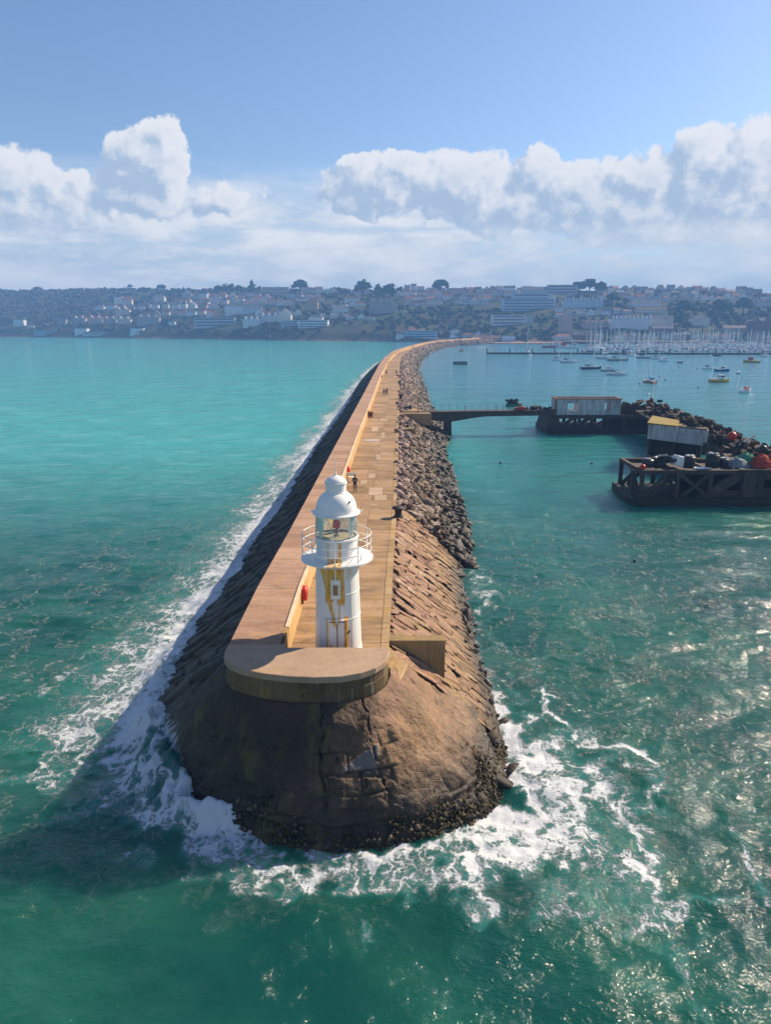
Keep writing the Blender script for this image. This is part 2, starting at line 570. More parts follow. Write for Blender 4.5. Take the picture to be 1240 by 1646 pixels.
M_boulder = rock_mat('grey_mauve_boulder', [(0.045, 0.03, 0.02), (0.16, 0.105, 0.085), (0.26, 0.18, 0.15), (0.48, 0.36, 0.32)], wet_z=(1.3, 3.9), lichen=0.4, rndamt=0.6)
M_under = rock_mat('under_rock', [(0.07, 0.045, 0.03), (0.16, 0.10, 0.065), (0.26, 0.165, 0.11)], wet_z=(0.4, 1.8), lichen=0.2, rndamt=0.0)
M_white = simple('white_paint', (0.80, 0.79, 0.75), 0.42, var=0.04, bump=0.05, rndvar=0.02)
M_red = simple('red_plastic', (0.62, 0.035, 0.02), 0.4, var=0.1, bump=0.05)
M_iron = simple('black_iron', (0.025, 0.016, 0.016), 0.6, var=0.3, bump=0.5)
M_rust = simple('rusty_iron', (0.22, 0.08, 0.03), 0.8, var=0.4, bump=0.5)
M_oldconc = simple('old_dark_concrete', (0.065, 0.045, 0.035), 0.85, var=0.5, nscale=0.9, bump=0.6, rndvar=0.2, bdist=0.03)
M_weed = simple('weed_black_concrete', (0.018, 0.015, 0.012), 0.6, var=0.5, nscale=2.0, bump=0.9, bdist=0.06)
M_cream = simple('cream_board', (0.72, 0.66, 0.55), 0.6)
M_wood = simple('brown_wood', (0.16, 0.08, 0.04), 0.7)
M_skin = simple('skin', (0.45, 0.26, 0.18), 0.55, var=0.05, bump=0.0)
M_hair = simple('dark_hair', (0.02, 0.015, 0.012), 0.6, var=0.1)
M_navy = simple('dark_jacket', (0.012, 0.013, 0.022), 0.8, var=0.2)
M_purple = simple('purple_jacket', (0.12, 0.02, 0.13), 0.8, var=0.2)
M_jeans = simple('dark_trousers', (0.02, 0.025, 0.045), 0.8, var=0.2)
M_phone = simple('pale_phone', (0.6, 0.62, 0.65), 0.2, var=0.02)


def tower_mat():
    """white paint with the yellow rust runs below gallery, window and door (object space, z up from the deck)"""
    m, N = new_mat('tower_white_rusty_paint')
    tcn = N.n('ShaderNodeTexCoord')
    P = tcn.outputs['Object']
    s = N.n('ShaderNodeSeparateXYZ', {0: P})
    x, y, z = s.outputs
    front = N.sm(y, 0.0, -0.25)
    nz = N.noise(N.mapv(P, (5, 5, 0.7)), 1.0, 5, 0.62)
    nf = N.noise(P, 6.0, 5, 0.65)
    xo = N.m('ADD', x, N.m('MULTIPLY', N.m('SUBTRACT', nz, 0.5), 0.16))
    zo = N.m('ADD', z, N.m('MULTIPLY', N.m('SUBTRACT', nf, 0.5), 0.35))
    tot = None
    # x0,x1 at top, shift of x per metre downwards, z bottom, z top, strength
    runs = [(-0.54, -0.20, 0.0, 3.2, 5.2, 1.0), (0.02, 0.40, 0.0, 3.1, 5.2, 1.0), (-0.30, 0.10, 0.0, 4.25, 5.2, 1.0),
            (-0.90, -0.64, -0.27, 3.3, 5.2, 0.95), (-0.46, -0.26, -0.22, 2.0, 3.3, 0.95), (0.10, 0.20, 0.0, 2.1, 3.2, 0.8),
            (0.38, 0.56, 0.0, 0.0, 2.5, 1.0), (-0.54, -0.40, 0.0, 0.0, 2.4, 0.8), (-0.26, -0.02, 0.0, 0.0, 0.95, 0.8),
            (0.55, 0.80, 0.10, 4.4, 5.2, 0.35), (-1.02, -0.95, 0.0, 2.2, 3.0, 0.5), (-0.40, 0.30, 0.0, 5.27, 5.55, 0.9),
            (0.13, 0.27, 0.0, 5.3, 6.3, 0.9), (-0.42, -0.32, 0.0, 5.3, 6.3, 0.55)]
    for (x0, x1, sh, z0, z1, st) in runs:
        xs = N.m('ADD', xo, N.m('MULTIPLY', N.m('SUBTRACT', z1, z), sh)) if sh else xo
        a = N.m('MULTIPLY', N.sm(xs, x0 - 0.03, x0 + 0.03), N.sm(xs, x1 + 0.03, x1 - 0.03))
        b = N.m('MULTIPLY', N.sm(zo, z0 - 0.12, z0 + 0.12), N.sm(z, z1 + 0.02, z1 - 0.02))
        q = N.m('MULTIPLY', N.m('MULTIPLY', a, b), st)
        tot = q if tot is None else N.m('MAXIMUM', tot, q)
    tot = N.m('MULTIPLY', tot, front)
    tot = N.m('MULTIPLY', tot, N.sm(N.noise(N.mapv(P, (14, 14, 0.8), (7, 1, 3)), 1.0, 5, 0.65), 0.36, 0.56, 0.72, 1.0))
    grime = N.m('MULTIPLY', N.sm(N.noise(N.mapv(P, (9, 9, 0.6), (2, 4, 1)), 1.0, 4, 0.6), 0.52, 0.72), 0.16)
    base = N.mix(grime, (0.80, 0.785, 0.74), (0.62, 0.50, 0.30))
    rc = N.mix(N.sm(nf, 0.42, 0.62), (0.74, 0.43, 0.02), (0.58, 0.23, 0.01))
    c = N.mix(tot, base, rc)
    h = N.noise(P, 12, 4, 0.6)
    p = N.n('ShaderNodeBsdfPrincipled', {'Base Color': c, 'Roughness': N.lin(tot, 0, 1, 0.40, 0.8), 'Normal': N.bump(h, 0.12, 0.01)})
    finish(N, p.outputs[0])
    return m


M_tower = tower_mat()


def glass_mat():
    m, N = new_mat('lantern_glass')
    tr = N.n('ShaderNodeBsdfTransparent', {'Color': (0.90, 0.95, 0.93, 1)})
    gl = N.n('ShaderNodeBsdfGlossy', {'Color': (1, 1, 1, 1), 'Roughness': 0.06})
    df = N.n('ShaderNodeBsdfDiffuse', {'Color': (0.7, 0.72, 0.68, 1)})
    fr = N.n('ShaderNodeFresnel', {'IOR': 1.45})
    a = N.n('ShaderNodeMixShader', {0: fr.outputs[0], 1: tr.outputs[0], 2: gl.outputs[0]})
    b = N.n('ShaderNodeMixShader', {0: 0.20, 1: a.outputs[0], 2: df.outputs[0]})
    finish(N, b.outputs[0])
    return m


M_glass = glass_mat()


def sea_mat():
    m, N = new_mat('sea_water')
    pos = N.n('ShaderNodeNewGeometry').outputs['Position']
    foam = N.n('ShaderNodeAttribute', attribute_name='foam').outputs['Fac']
    milk = N.n('ShaderNodeAttribute', attribute_name='milk').outputs['Fac']
    turq = N.n('ShaderNodeAttribute', attribute_name='turq').outputs['Fac']
    streak = N.n('ShaderNodeAttribute', attribute_name='streak').outputs['Fac']
    big = N.noise(N.mapv(pos, (1.0, 0.6, 1)), 0.035, 4, 0.5)
    med = N.noise(pos, 0.16, 4, 0.55)
    v = N.m('ADD', N.m('MULTIPLY', big, 0.6), N.m('MULTIPLY', med, 0.4))
    c = N.mix(N.sm(v, 0.36, 0.64), (0.003, 0.052, 0.046), (0.014, 0.108, 0.072))
    c = N.mix(turq, c, (0.040, 0.36, 0.335))
    harb = N.n('ShaderNodeAttribute', attribute_name='harb').outputs['Fac']
    c = N.mix(harb, c, (0.06, 0.245, 0.33))
    c = N.mix(N.m('MULTIPLY', milk, 0.55), c, (0.08, 0.36, 0.33))
    # lace: warped cells, threads of foam between round holes
    w = N.n('ShaderNodeTexNoise', {'Vector': pos, 'Scale': 0.45, 'Detail': 5, 'Roughness': 0.6}).outputs['Color']
    wo_ = N.n('ShaderNodeVectorMath', {0: w, 1: (0.5, 0.5, 0.5)}, operation='SUBTRACT').outputs[0]
    wo_ = N.n('ShaderNodeVectorMath', {0: wo_, 3: 2.6}, operation='SCALE').outputs[0]
    wp = N.n('ShaderNodeVectorMath', {0: pos, 1: wo_}, operation='ADD').outputs[0]
    wp = N.n('ShaderNodeVectorMath', {0: wp, 1: (1, 1, 0.0)}, operation='MULTIPLY').outputs[0]
    wpx = N.mapv(wp, (1.0, 0.62, 1), rot=(0, 0, 0.5))
    nd_ = N.n('ShaderNodeTexNoise', {'Vector': pos, 'Scale': 1.5, 'Detail': 6, 'Roughness': 0.65}).outputs['Color']
    nd_ = N.n('ShaderNodeVectorMath', {0: nd_, 1: (0.5, 0.5, 0.5)}, operation='SUBTRACT').outputs[0]
    nd_ = N.n('ShaderNodeVectorMath', {0: nd_, 3: 1.3}, operation='SCALE').outputs[0]
    lp = N.n('ShaderNodeVectorMath', {0: wpx, 1: nd_}, operation='ADD').outputs[0]
    n1 = N.noise(wp, 0.50, 5, 0.65)
    n2 = N.noise(wp, 3.6, 6, 0.72)
    l1 = N.sm(N.m('ABSOLUTE', N.m('SUBTRACT', N.noise(wpx, 0.42, 3, 0.5), 0.5)), 0.11, 0.0)
    F = N.m('ADD', N.m('MULTIPLY', foam, 0.95), N.m('MULTIPLY', N.m('SUBTRACT', n1, 0.5), 0.85))
    def web(sc_, f0, f1, w1):
        e_ = N.n('ShaderNodeTexVoronoi', {'Vector': lp, 'Scale': sc_}, feature='DISTANCE_TO_EDGE').outputs['Distance']
        a_ = N.m('ADD', N.lin(F, f0, f1, -0.10, w1), N.m('MULTIPLY', N.m('SUBTRACT', n2, 0.5), 0.42))
        return N.sm(N.m('SUBTRACT', a_, e_), -0.05, 0.09)
    wa = web(1.25, 0.20, 1.05, 0.42)
    wb_ = web(3.2, 0.30, 1.12, 0.42)
    wc_ = web(6.5, 0.50, 1.15, 0.46)
    fm = N.m('MAXIMUM', wa, N.m('MAXIMUM', N.m('MULTIPLY', wb_, 0.85), N.m('MULTIPLY', wc_, 0.75)))
    fm = N.m('MULTIPLY', fm, N.m('MULTIPLY', N.sm(foam, 0.02, 0.22), N.lin(F, 0.2, 0.9, 0.55, 1.0)))
    # faint stray threads far from the wall
    thin = N.m('MULTIPLY', N.sm(N.m('ADD', N.m('MULTIPLY', l1, 0.5), n2), 0.94, 1.12), N.m('MULTIPLY', streak, 0.6))
    wc = N.noise(N.mapv(pos, (0.10, 0.22, 1)), 1.0, 7, 0.75)
    thin = N.m('MAXIMUM', thin, N.m('MULTIPLY', N.sm(wc, 0.70, 0.76), 0.7))
    fm = N.m('MAXIMUM', fm, thin)
    c = N.mix(fm, c, (0.56, 0.58, 0.60))
    # ripples
    r1 = N.noise(N.mapv(pos, (1.0, 1.6, 1), rot=(0, 0, 0.35)), 0.85, 5, 0.62, 0.35)
    r2 = N.noise(N.mapv(pos, (1.0, 1.5, 1), rot=(0, 0, -0.25)), 3.4, 4, 0.6, 0.25)
    r3 = N.noise(N.mapv(pos, (1.0, 1.7, 1)), 0.16, 3, 0.5, 0.2)
    dist = N.n('ShaderNodeVectorMath', {0: pos, 1: (0, 0, CAM_H)}, operation='DISTANCE').outputs['Value'] if False else None
    h = N.m('ADD', N.m('MULTIPLY', r1, 0.40), N.m('MULTIPLY', r2, 0.19))
    h = N.m('ADD', h, N.m('MULTIPLY', r3, 1.8))
    h = N.m('MULTIPLY', h, N.lin(fm, 0, 1, 1.0, 0.35))
    h = N.m('ADD', h, N.m('MULTIPLY', fm, 0.12))
    r4 = N.noise(N.mapv(pos, (0.035, 0.10, 1), rot=(0, 0, 0.12)), 1.0, 5, 0.6)
    h = N.m('ADD', h, N.m('MULTIPLY', N.m('MULTIPLY', r4, 5.0), N.m('ADD', turq, harb, clamp=True)))
    nrm = N.bump(h, 1.0, 0.40)
    rough = N.lin(fm, 0, 1, 0.09, 0.75)
    p = N.n('ShaderNodeBsdfPrincipled', {'Base Color': c, 'Roughness': rough, 'IOR': 1.333, 'Specular IOR Level': 0.5, 'Normal': nrm,
        'Subsurface Weight': N.lin(fm, 0, 0.6, 0.85, 0.0), 'Subsurface Radius': (0.6, 1.0, 1.0), 'Subsurface Scale': 8.0})
    p.subsurface_method = 'BURLEY'
    finish(N, p.outputs[0])
    return m


M_sea = sea_mat()

# ------------------------------------------------------------------ plan of the breakwater (world metres, camera above the origin)
L_pts = [(-7.62, 30.0), (-7.6, 40), (-7.26, 52), (-6.55, 89), (-5.33, 146), (-3.9, 220), (-2.12, 308), (0.0, 365), (5.47, 457), (17.5, 555),
         (34.1, 666), (53.6, 749), (80, 834), (118, 930), (150, 990)]
I_off = [(30, 2.6), (45, 2.55), (75, 2.5), (110, 2.35), (210, 2.35), (310, 2.9), (420, 2.9), (990, 3.2)]
R_pts = [(0.08, 30.0), (0.10, 35), (0.47, 49), (0.99, 64), (1.43, 84.3), (2.42, 131.7), (4.71, 227), (6.6, 308), (9.2, 383), (18.9, 500), (26, 560),
         (39.5, 655), (52, 720), (70, 780), (97, 850), (135, 935), (165, 990)]
LW_pts = [(-13.75, 38), (-13.9, 46), (-13.95, 51), (-13.3, 61), (-13.45, 71), (-12.6, 83), (-12.8, 98), (-12.4, 126), (-11.8, 146), (-10.6, 189),
          (-10.3, 249), (-8.06, 334), (-4.0, 420), (0.5, 470), (12, 560), (28, 666), (48, 749), (75, 834), (113, 930), (145, 990)]
RW_pts = [(6.3, 34), (6.58, 38), (6.35, 45), (6.4, 52.5), (6.8, 58), (7.5, 63), (8.2, 71), (8.8, 79), (8.7, 87), (9.4, 107), (9.6, 122), (12.4, 145), (12.6, 158),
          (11.9, 200), (13.6, 262), (16.2, 367), (22.5, 459), (30, 540), (44, 640), (60, 720), (82, 797), (112, 860), (145, 925), (175, 990)]


def ip(pts, y):
    a = np.array(pts)
    return np.interp(y, a[:, 1], a[:, 0])


def xl(y): return ip(L_pts, y)
def xr(y): return ip(R_pts, y)
def xi(y): return xl(y) + np.interp(y, [p[0] for p in I_off], [p[1] for p in I_off])


Z_DECK, Z_WALK = 5.2, 6.6
T_head = [(-7.72, 31.2), (-7.3, 29.95), (-6.1, 29.1), (-4.3, 28.55), (-2.2, 28.45), (-0.75, 29.1), (0.05, 30.1), (0.28, 31.6)]
W_head = [(-13.2, 34.4), (-11.2, 30.3), (-9.2, 27.7), (-6.2, 26.1), (-2.2, 24.9), (1.9, 25.8), (5.0, 28.0), (6.4, 30.7)]

# matched rows round the mound
T, Wl, PW, ZT = [], [], [], []
yl_list = list(np.concatenate([np.arange(985, 260, -6.0), np.arange(260, 90, -1.6), np.arange(90, 34, -0.55)]))
for y in yl_list:
    yl_sh = 3.4 * math.exp(-(y - 34) / 9.0)      # fall lines swing round as the head is reached
    T.append((xl(y) - 0.08, y)); Wl.append((ip(LW_pts, y + yl_sh), y + yl_sh)); PW.append(1.12); ZT.append(5.35)
for a, b in zip(T_head, W_head):
    T.append(a); Wl.append(b); PW.append(1.26); ZT.append(5.3)
for y in list(np.concatenate([np.arange(33.2, 90, 0.55), np.arange(90, 260, 1.6), np.arange(260, 988, 6.0)])):
    T.append((xr(y) + 0.06, y)); Wl.append((ip(RW_pts, y), y)); PW.append(1.08 if y > 40 else 1.2); ZT.append(5.1)
T = np.array(T); Wl = np.array(Wl); PW = np.array(PW); ZT = np.array(ZT)
# resample: fine by the head
mid = 0.5 * (T + Wl)
cum = np.concatenate([[0], np.cumsum(np.linalg.norm(np.diff(mid, axis=0), axis=1))])


def resample(cum, fine0, fine1):
    s = []
    v = 0.0
    while v < cum[-1]:
        s.append(v)
        d = 0 if fine0 <= v <= fine1 else min(abs(v - fine0), abs(v - fine1))
        v += 0.06 + min(5.0, d * 0.03)
    return np.array(s)


i_head0 = len(yl_list)
s_head0, s_head1 = cum[i_head0], cum[i_head0 + 8]
S = resample(cum, s_head0 - 2, s_head1 + 4)


def rs(a, w=1.6):
    v = np.interp(S, cum, a)
    # light smoothing of the corners
    g = np.interp(np.arange(0, cum[-1], 0.25), cum, a)
    k = np.exp(-0.5 * (np.arange(-12, 13) * 0.25 / w) ** 2); k /= k.sum()
    g = np.convolve(np.pad(g, 12, mode='edge'), k, 'valid')
    return np.interp(S, np.arange(0, cum[-1], 0.25), g)


TX, TY = rs(T[:, 0], 0.5), rs(T[:, 1], 0.5)
WX, WY = rs(Wl[:, 0]), rs(Wl[:, 1])
PWs, ZTs = rs(PW), rs(ZT)
NT_ = 118
tt = np.concatenate([np.linspace(0, 1, NT_ - 8), np.linspace(1.03, 1.35, 8)])
SS, TT = np.meshgrid(S, tt, indexing='ij')


def slope_point(si, t):
    """point, outward unit normal on the smooth mound for arrays si (arc length) and t (0 top .. 1 waterline)"""
    tx, ty = np.interp(si, S, TX), np.interp(si, S, TY)
    wx, wy = np.interp(si, S, WX), np.interp(si, S, WY)
    p, zt = np.interp(si, S, PWs), np.interp(si, S, ZTs)
    x = tx + (wx - tx) * t
    y = ty + (wy - ty) * t
    z = zt * (1 - np.power(t, p))
    L = np.hypot(wx - tx, wy - ty) + 1e-6
    dz = zt * p * np.power(np.maximum(t, 0.02), p - 1)
    n = np.stack([(wx - tx) / L * dz, (wy - ty) / L * dz, L * np.ones_like(t)], -1)
    n /= np.linalg.norm(n, axis=-1)[..., None]
    return np.stack([x, y, z], -1), n


BP, BN = slope_point(SS, TT)
headw = sstep(SS, s_head0 - 6, s_head0 - 1) * (1 - sstep(SS, s_head1 + 0, s_head1 + 3.5))
Q = np.stack([SS * 0.9, TT * 2.2, np.zeros_like(SS)], -1)
slope_n = 0.42 * fbm(Q, 4, seed=3) - 0.14
hn = 0.36 * fbm(BP * 0.38, 3, seed=11) + 0.10 * fbm(BP * 1.3, 4, seed=12) + 0.03 * fbm(BP * 6, 3, seed=14)
# barnacled, pitted foot of the head
foot = sstep(BP[..., 2], 1.6, 0.5)
hn = hn + foot * (0.30 * fbm(BP * 2.6, 4, gain=0.65, seed=15) + 0.05 * np.abs(perlin(BP * 9, 16)))
# step where the smooth skin has broken off above the foot
brk = 1.15 + 0.35 * fbm(BP * 0.5, 3, seed=17)
hn = hn - 0.12 * sstep(brk - BP[..., 2], 0.0, 0.12)
disp = headw * hn + (1 - headw) * slope_n
PX, PY = project(BP)


def on_head(px, py):
    i = np.argmin((PX - px) ** 2 + (PY - py) ** 2 + 1e4 * (TT > 1.05) + 1e4 * (headw < 0.01))
    return BP.reshape(-1, 3)[i]


cracks = [([(514, 1108), (520, 1150), (515, 1200), (517, 1245), (528, 1300)], 0.10, 0.13),
          ([(583, 1120), (590, 1165), (603, 1215), (612, 1245), (627, 1285)], 0.10, 0.12),
          ([(543, 1208), (545, 1243), (575, 1246), (608, 1238)], 0.08, 0.10),
          ([(590, 1245), (598, 1300)], 0.07, 0.08), ([(519, 1248), (545, 1247)], 0.06, 0.07),
          ([(612, 1250), (650, 1262), (672, 1258)], 0.06, 0.08), ([(600, 1168), (626, 1167), (650, 1160), (674, 1166)], 0.05, 0.06),
          ([(405, 1190), (440, 1205), (470, 1200)], 0.07, 0.08), ([(330, 1180), (365, 1188), (405, 1190)], 0.08, 0.09),
          ([(430, 1205), (432, 1250), (425, 1300)], 0.06, 0.06), ([(625, 1105), (660, 1140), (710, 1175), (735, 1200)], 0.06, 0.08),
          ([(710, 1120), (728, 1150), (745, 1165)], 0.07, 0.12), ([(640, 1075), (665, 1095), (700, 1105), (735, 1140)], 0.07, 0.12)]
wob = np.stack([perlin(BP * 1.7, 21), perlin(BP * 1.7, 22), perlin(BP * 1.7, 23)], -1) * 0.16 + \
    np.stack([perlin(BP * 5, 24), perlin(BP * 5, 25), perlin(BP * 5, 26)], -1) * 0.05
near = headw > 0.01
BPw = (BP + wob)[near]
cd = np.zeros(BPw.shape[0])
for pts, wd, dp in cracks:
    Pp = [np.array(on_head(*p)) for p in pts]
    best = np.full(BPw.shape[0], 1e9); wd = wd * 0.75
    for a, b in zip(Pp[:-1], Pp[1:]):
        ab = b - a
        q = np.clip(((BPw - a) @ ab) / (ab @ ab + 1e-9), 0, 1)
        best = np.minimum(best, np.linalg.norm(BPw - (a + q[:, None] * ab), axis=1))
    cd = np.maximum(cd, dp * 1.3 * (1 - sstep(best, wd * 0.25, wd)))
slab_m = ((PX > 548) & (PX < 608) & (PY > 1196) & (PY < 1243) & (PY > 1243 - (PX - 540) * 0.75)).astype(float)
slab2 = ((PX > 527) & (PX < 622) & (PY > 1250) & (PY < 1300)).astype(float)
disp = disp + (0.10 * slab_m + 0.12 * slab2) * (headw > 0.01)
# faint courses of the original big blocks showing through the render coat
tb = TT * 7.5 + 0.35 * fbm(BP * 0.5, 2, seed=201)
row = np.floor(tb)
sb = (SS - s_head0) / 1.35 + 0.5 * (row % 2) + 0.25 * perlin(np.stack([row * 3.1, SS * 0.3, row * 0], -1), 203)
jt = np.minimum(np.abs(tb - np.round(tb)) * 0.75, np.abs(sb - np.round(sb)) * 1.35)
showm = sstep(fbm(BP * 0.45, 3, seed=205), -0.15, 0.25) * sstep(TT, 0.22, 0.4) * headw
joint = (1 - sstep(jt, 0.02, 0.06)) * showm
blockh = (np.random.default_rng(4).uniform(-1, 1, 4096)[(row.astype(int) * 97 + np.round(sb).astype(int) * 31) % 4096]) * 0.05 * showm
disp = disp - 0.09 * joint + blockh * 1.4
# one sunken block
blk = np.array(on_head(578, 1225))
db = np.abs(BPw - blk)
disp[near] -= cd
M3 = BP + BN * disp[..., None]
M3[:, 0, 2] = ZTs + 0.02
ns, nt = SS.shape
idx = np.arange(ns * nt).reshape(ns, nt)
Fq = np.stack([idx[:-1, :-1], idx[1:, :-1], idx[1:, 1:], idx[:-1, 1:]], -1).reshape(-1, 4)
crk = np.zeros(SS.shape); crk[near] = np.clip(cd / 0.10, 0, 1)
crk = np.maximum(crk, joint * 0.8)
wash = sstep(SS, s_head0 - 1.0, s_head0 + 0.5) * (1 - sstep(SS, s_head0 + 2.2, s_head0 + 5.5)) * sstep(TT, 0.42 + 0.10 * perlin(BP * 0.9, 301) + 0.12 * np.clip(SS - s_head0 - 2, 0, 9) / 2, 0.95)
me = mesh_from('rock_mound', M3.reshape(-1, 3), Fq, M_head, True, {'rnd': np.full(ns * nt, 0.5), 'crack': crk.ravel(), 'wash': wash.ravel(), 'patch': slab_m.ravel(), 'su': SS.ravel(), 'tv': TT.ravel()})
me.materials.append(M_under)
fm_ = (headw[:-1, :-1] < 0.5).astype(np.int32).ravel()
if len(me.polygons) == len(fm_):
    me.polygons.foreach_set('material_index', fm_)

breakwater = tag(empty('breakwater', (-3.5, 31, 0)), 'long stone and concrete breakwater running from the lighthouse to the far shore', 'breakwater')


def child(name, me_or_mb, mat=None, parent=breakwater, **k):
    if isinstance(me_or_mb, MB):
        o = me_or_mb.build(name, mat, None, **k)
    else:
        o = link(name, me_or_mb)
    o.parent = parent
    o.matrix_parent_inverse = Matrix.Translation(parent.location).inverted() if parent.parent is None else \
        Matrix.Translation(parent.matrix_world.translation).inverted()
    return o


mound = child('rock_mound', me)

# ------------------------------------------------------------------ sea
xs = [0.0]


def graded(lo, hi, f0, f1, d0, grow, cap):
    v = [f0]
    while v[-1] < f1: v.append(v[-1] + d0)
    d = d0
    while v[-1] < hi:
        d = min(d * grow, cap); v.append(v[-1] + d)
    w = []
    c, d = f0, d0
    while c > lo:
        d = min(d * grow, cap); c -= d; w.append(c)
    return np.array(w[::-1] + v)


gx = graded(-2600, 2600, -24, 26, 0.15, 1.045, 90)
gy = graded(-60, 2060, 15.0, 50, 0.15, 1.018, 60)
X, Y = np.meshgrid(gx, gy, indexing='ij')
amp = np.clip(1.0 - (Y - 60) / 500, 0.25, 1.0)
harb = sstep(X, 12, 22) * sstep(Y, 60, 130)          # sheltered water
amp = amp * (1 - 0.8 * harb)
P3 = np.stack([X, Y, np.zeros_like(X)], -1)
res = np.maximum(np.gradient(gx)[:, None] * np.ones_like(X), np.gradient(gy)[None, :] * np.ones_like(X))
hh = 0.34 * fbm(P3 * np.array([0.10, 0.17, 1]), 2, seed=31)
hh += 0.26 * fbm(P3 * np.array([0.28, 0.5, 1]), 3, seed=33) * (1 - sstep(res, 0.8, 2.0))
rid = 1 - np.abs(perlin(P3 * np.array([0.7, 1.15, 1]) + 0.3 * perlin(P3 * 0.4, 35)[..., None], 36))
hh += 0.12 * (rid - 0.6) * (1 - sstep(res, 0.3, 0.8))
hh += 0.035 * fbm(P3 * 2.4, 2, seed=38) * (1 - sstep(res, 0.2, 0.35))
SZ = hh * amp

# foam: soft capsules in plan  (px,py pairs -> world at sea level), radius in metres, density
foam = np.zeros_like(X)
milk = np.zeros_like(X)


def capsule(pts, r0, r1, st, arr=None, soft=1.0):
    global foam
    W2 = [np.array(at(*p)) for p in pts]
    n = len(W2)
    x0 = min(p[0] for p in W2) - 3 * max(r0, r1); x1 = max(p[0] for p in W2) + 3 * max(r0, r1)
    y0 = min(p[1] for p in W2) - 3 * max(r0, r1); y1 = max(p[1] for p in W2) + 3 * max(r0, r1)
    i0, i1 = np.searchsorted(gx, x0), np.searchsorted(gx, x1)
    j0, j1 = np.searchsorted(gy, y0), np.searchsorted(gy, y1)
    A = X[i0:i1, j0:j1]; B = Y[i0:i1, j0:j1]
    if A.size == 0: return
    wob = 0.5 * (r0 + r1) * 2.3 + 0.25
    pp = np.stack([A, B, A * 0], -1)
    A = A + wob * fbm(pp * 0.7, 4, seed=41); B = B + wob * fbm(pp * 0.7, 4, seed=45)
    best = np.zeros_like(A)
    for k in range(n - 1):
        a, b = W2[k], W2[k + 1]
        ab = b - a
        q = np.clip(((A - a[0]) * ab[0] + (B - a[1]) * ab[1]) / (ab @ ab + 1e-9), 0, 1)
        d = np.hypot(A - a[0] - q * ab[0], B - a[1] - q * ab[1])
        r = r0 + (r1 - r0) * (k + q) / (n - 1)
        best = np.maximum(best, np.exp(-0.5 * (d / (r * 0.62 * soft)) ** 2))
    foam[i0:i1, j0:j1] = np.maximum(foam[i0:i1, j0:j1], best * st)


# distance to the shore of the breakwater, left side
lwx = ip(LW_pts, Y)
dl = lwx - X                                            # >0 out to sea on the left
on_l = (Y > 33) & (dl > -3)
along = 0.55 + 0.45 * fbm(np.stack([Y * 0.05, X * 0.12, X * 0], -1), 3, seed=51)
wband = (4.0 + 3.6 * along) * np.clip(1.15 - Y / 900, 0.3, 1)
fl = 1.0 - 0.92 * np.sqrt(sstep(dl, 0.0, 2.3 * wband))
fl = fl * (0.80 + 0.55 * fbm(np.stack([X * 0.25, Y * 0.10, X * 0], -1), 3, seed=53)) + 0.12 * np.exp(-np.clip(dl, 0, None) / 9)
foam = np.where(on_l, np.maximum(foam, np.clip(fl, 0, 1)), foam)
# right side: narrow
rwx = ip(RW_pts, Y)
dr = X - rwx
on_r = (Y > 30) & (dr > -3)
fr = np.exp(-np.clip(dr, 0, None) / np.where(Y < 60, 1.0, 0.35)) * np.interp(Y, [30, 36, 44, 62, 100, 200], [0.85, 0.72, 0.6, 0.42, 0.3, 0.1])
foam = np.where(on_r, np.maximum(foam, fr), foam)
# left, spray field and lines
capsule([(300, 1040), (260, 1110), (225, 1180), (235, 1260), (290, 1310)], 2.6, 1.4, 0.84)
capsule([(290, 1000), (200, 1090), (140, 1180), (120, 1240), (60, 1240)], 2.2, 0.7, 0.62)
capsule([(330, 960), (250, 1000), (160, 1060), (120, 1100)], 2.4, 0.9, 0.55)
capsule([(150, 1150), (80, 1210), (40, 1250)], 0.7, 0.4, 0.62)
capsule([(240, 1300), (290, 1345), (360, 1365), (430, 1400)], 1.1, 0.7, 0.72)
capsule([(180, 1250), (240, 1330), (330, 1350)], 1.0, 0.6, 0.66)
capsule([(290, 1312), (340, 1325), (400, 1325), (470, 1330)], 1.0, 0.8, 1.3)
capsule([(340, 1350), (400, 1360), (440, 1390)], 0.8, 0.5, 0.8)
capsule([(360, 1400), (420, 1430), (480, 1425)], 0.9, 0.5, 0.58)
capsule([(470, 1345), (500, 1378), (560, 1390), (640, 1380), (720, 1350), (800, 1305)], 0.45, 0.7, 0.85)
capsule([(430, 1395), (520, 1415), (640, 1418), (760, 1405), (860, 1380)], 0.5, 0.8, 0.72)
capsule([(500, 1400), (600, 1402), (700, 1385), (800, 1350)], 0.8, 1.3, 0.60)
capsule([(800, 1160), (830, 1220), (850, 1290), (830, 1340), (770, 1370)], 1.7, 1.5, 1.1)
capsule([(830, 1190), (900, 1230), (930, 1300), (900, 1370), (830, 1400)], 1.7, 1.3, 0.80)
capsule([(790, 1100), (810, 1150), (835, 1190)], 0.7, 0.9, 0.8)
capsule([(885, 1110), (875, 1140), (915, 1170), (925, 1185)], 0.28, 0.35, 0.85)
capsule([(880, 1140), (850, 1170)], 0.3, 0.25, 0.7)
capsule([(935, 1190), (990, 1195), (1050, 1215), (1040, 1235)], 0.5, 0.45, 0.80)
capsule([(870, 1200), (950, 1180), (1000, 1210), (1060, 1250)], 0.5, 0.4, 0.62)
capsule([(960, 1260), (1000, 1310), (1035, 1370), (1030, 1420)], 0.5, 0.5, 0.80)
capsule([(980, 1300), (1050, 1300), (1060, 1260)], 0.4, 0.3, 0.62)
capsule([(900, 1330), (960, 1370), (1010, 1410), (1060, 1440)], 1.1, 0.8, 0.66)
capsule([(880, 1430), (940, 1460), (980, 1440)], 0.6, 0.4, 0.58)
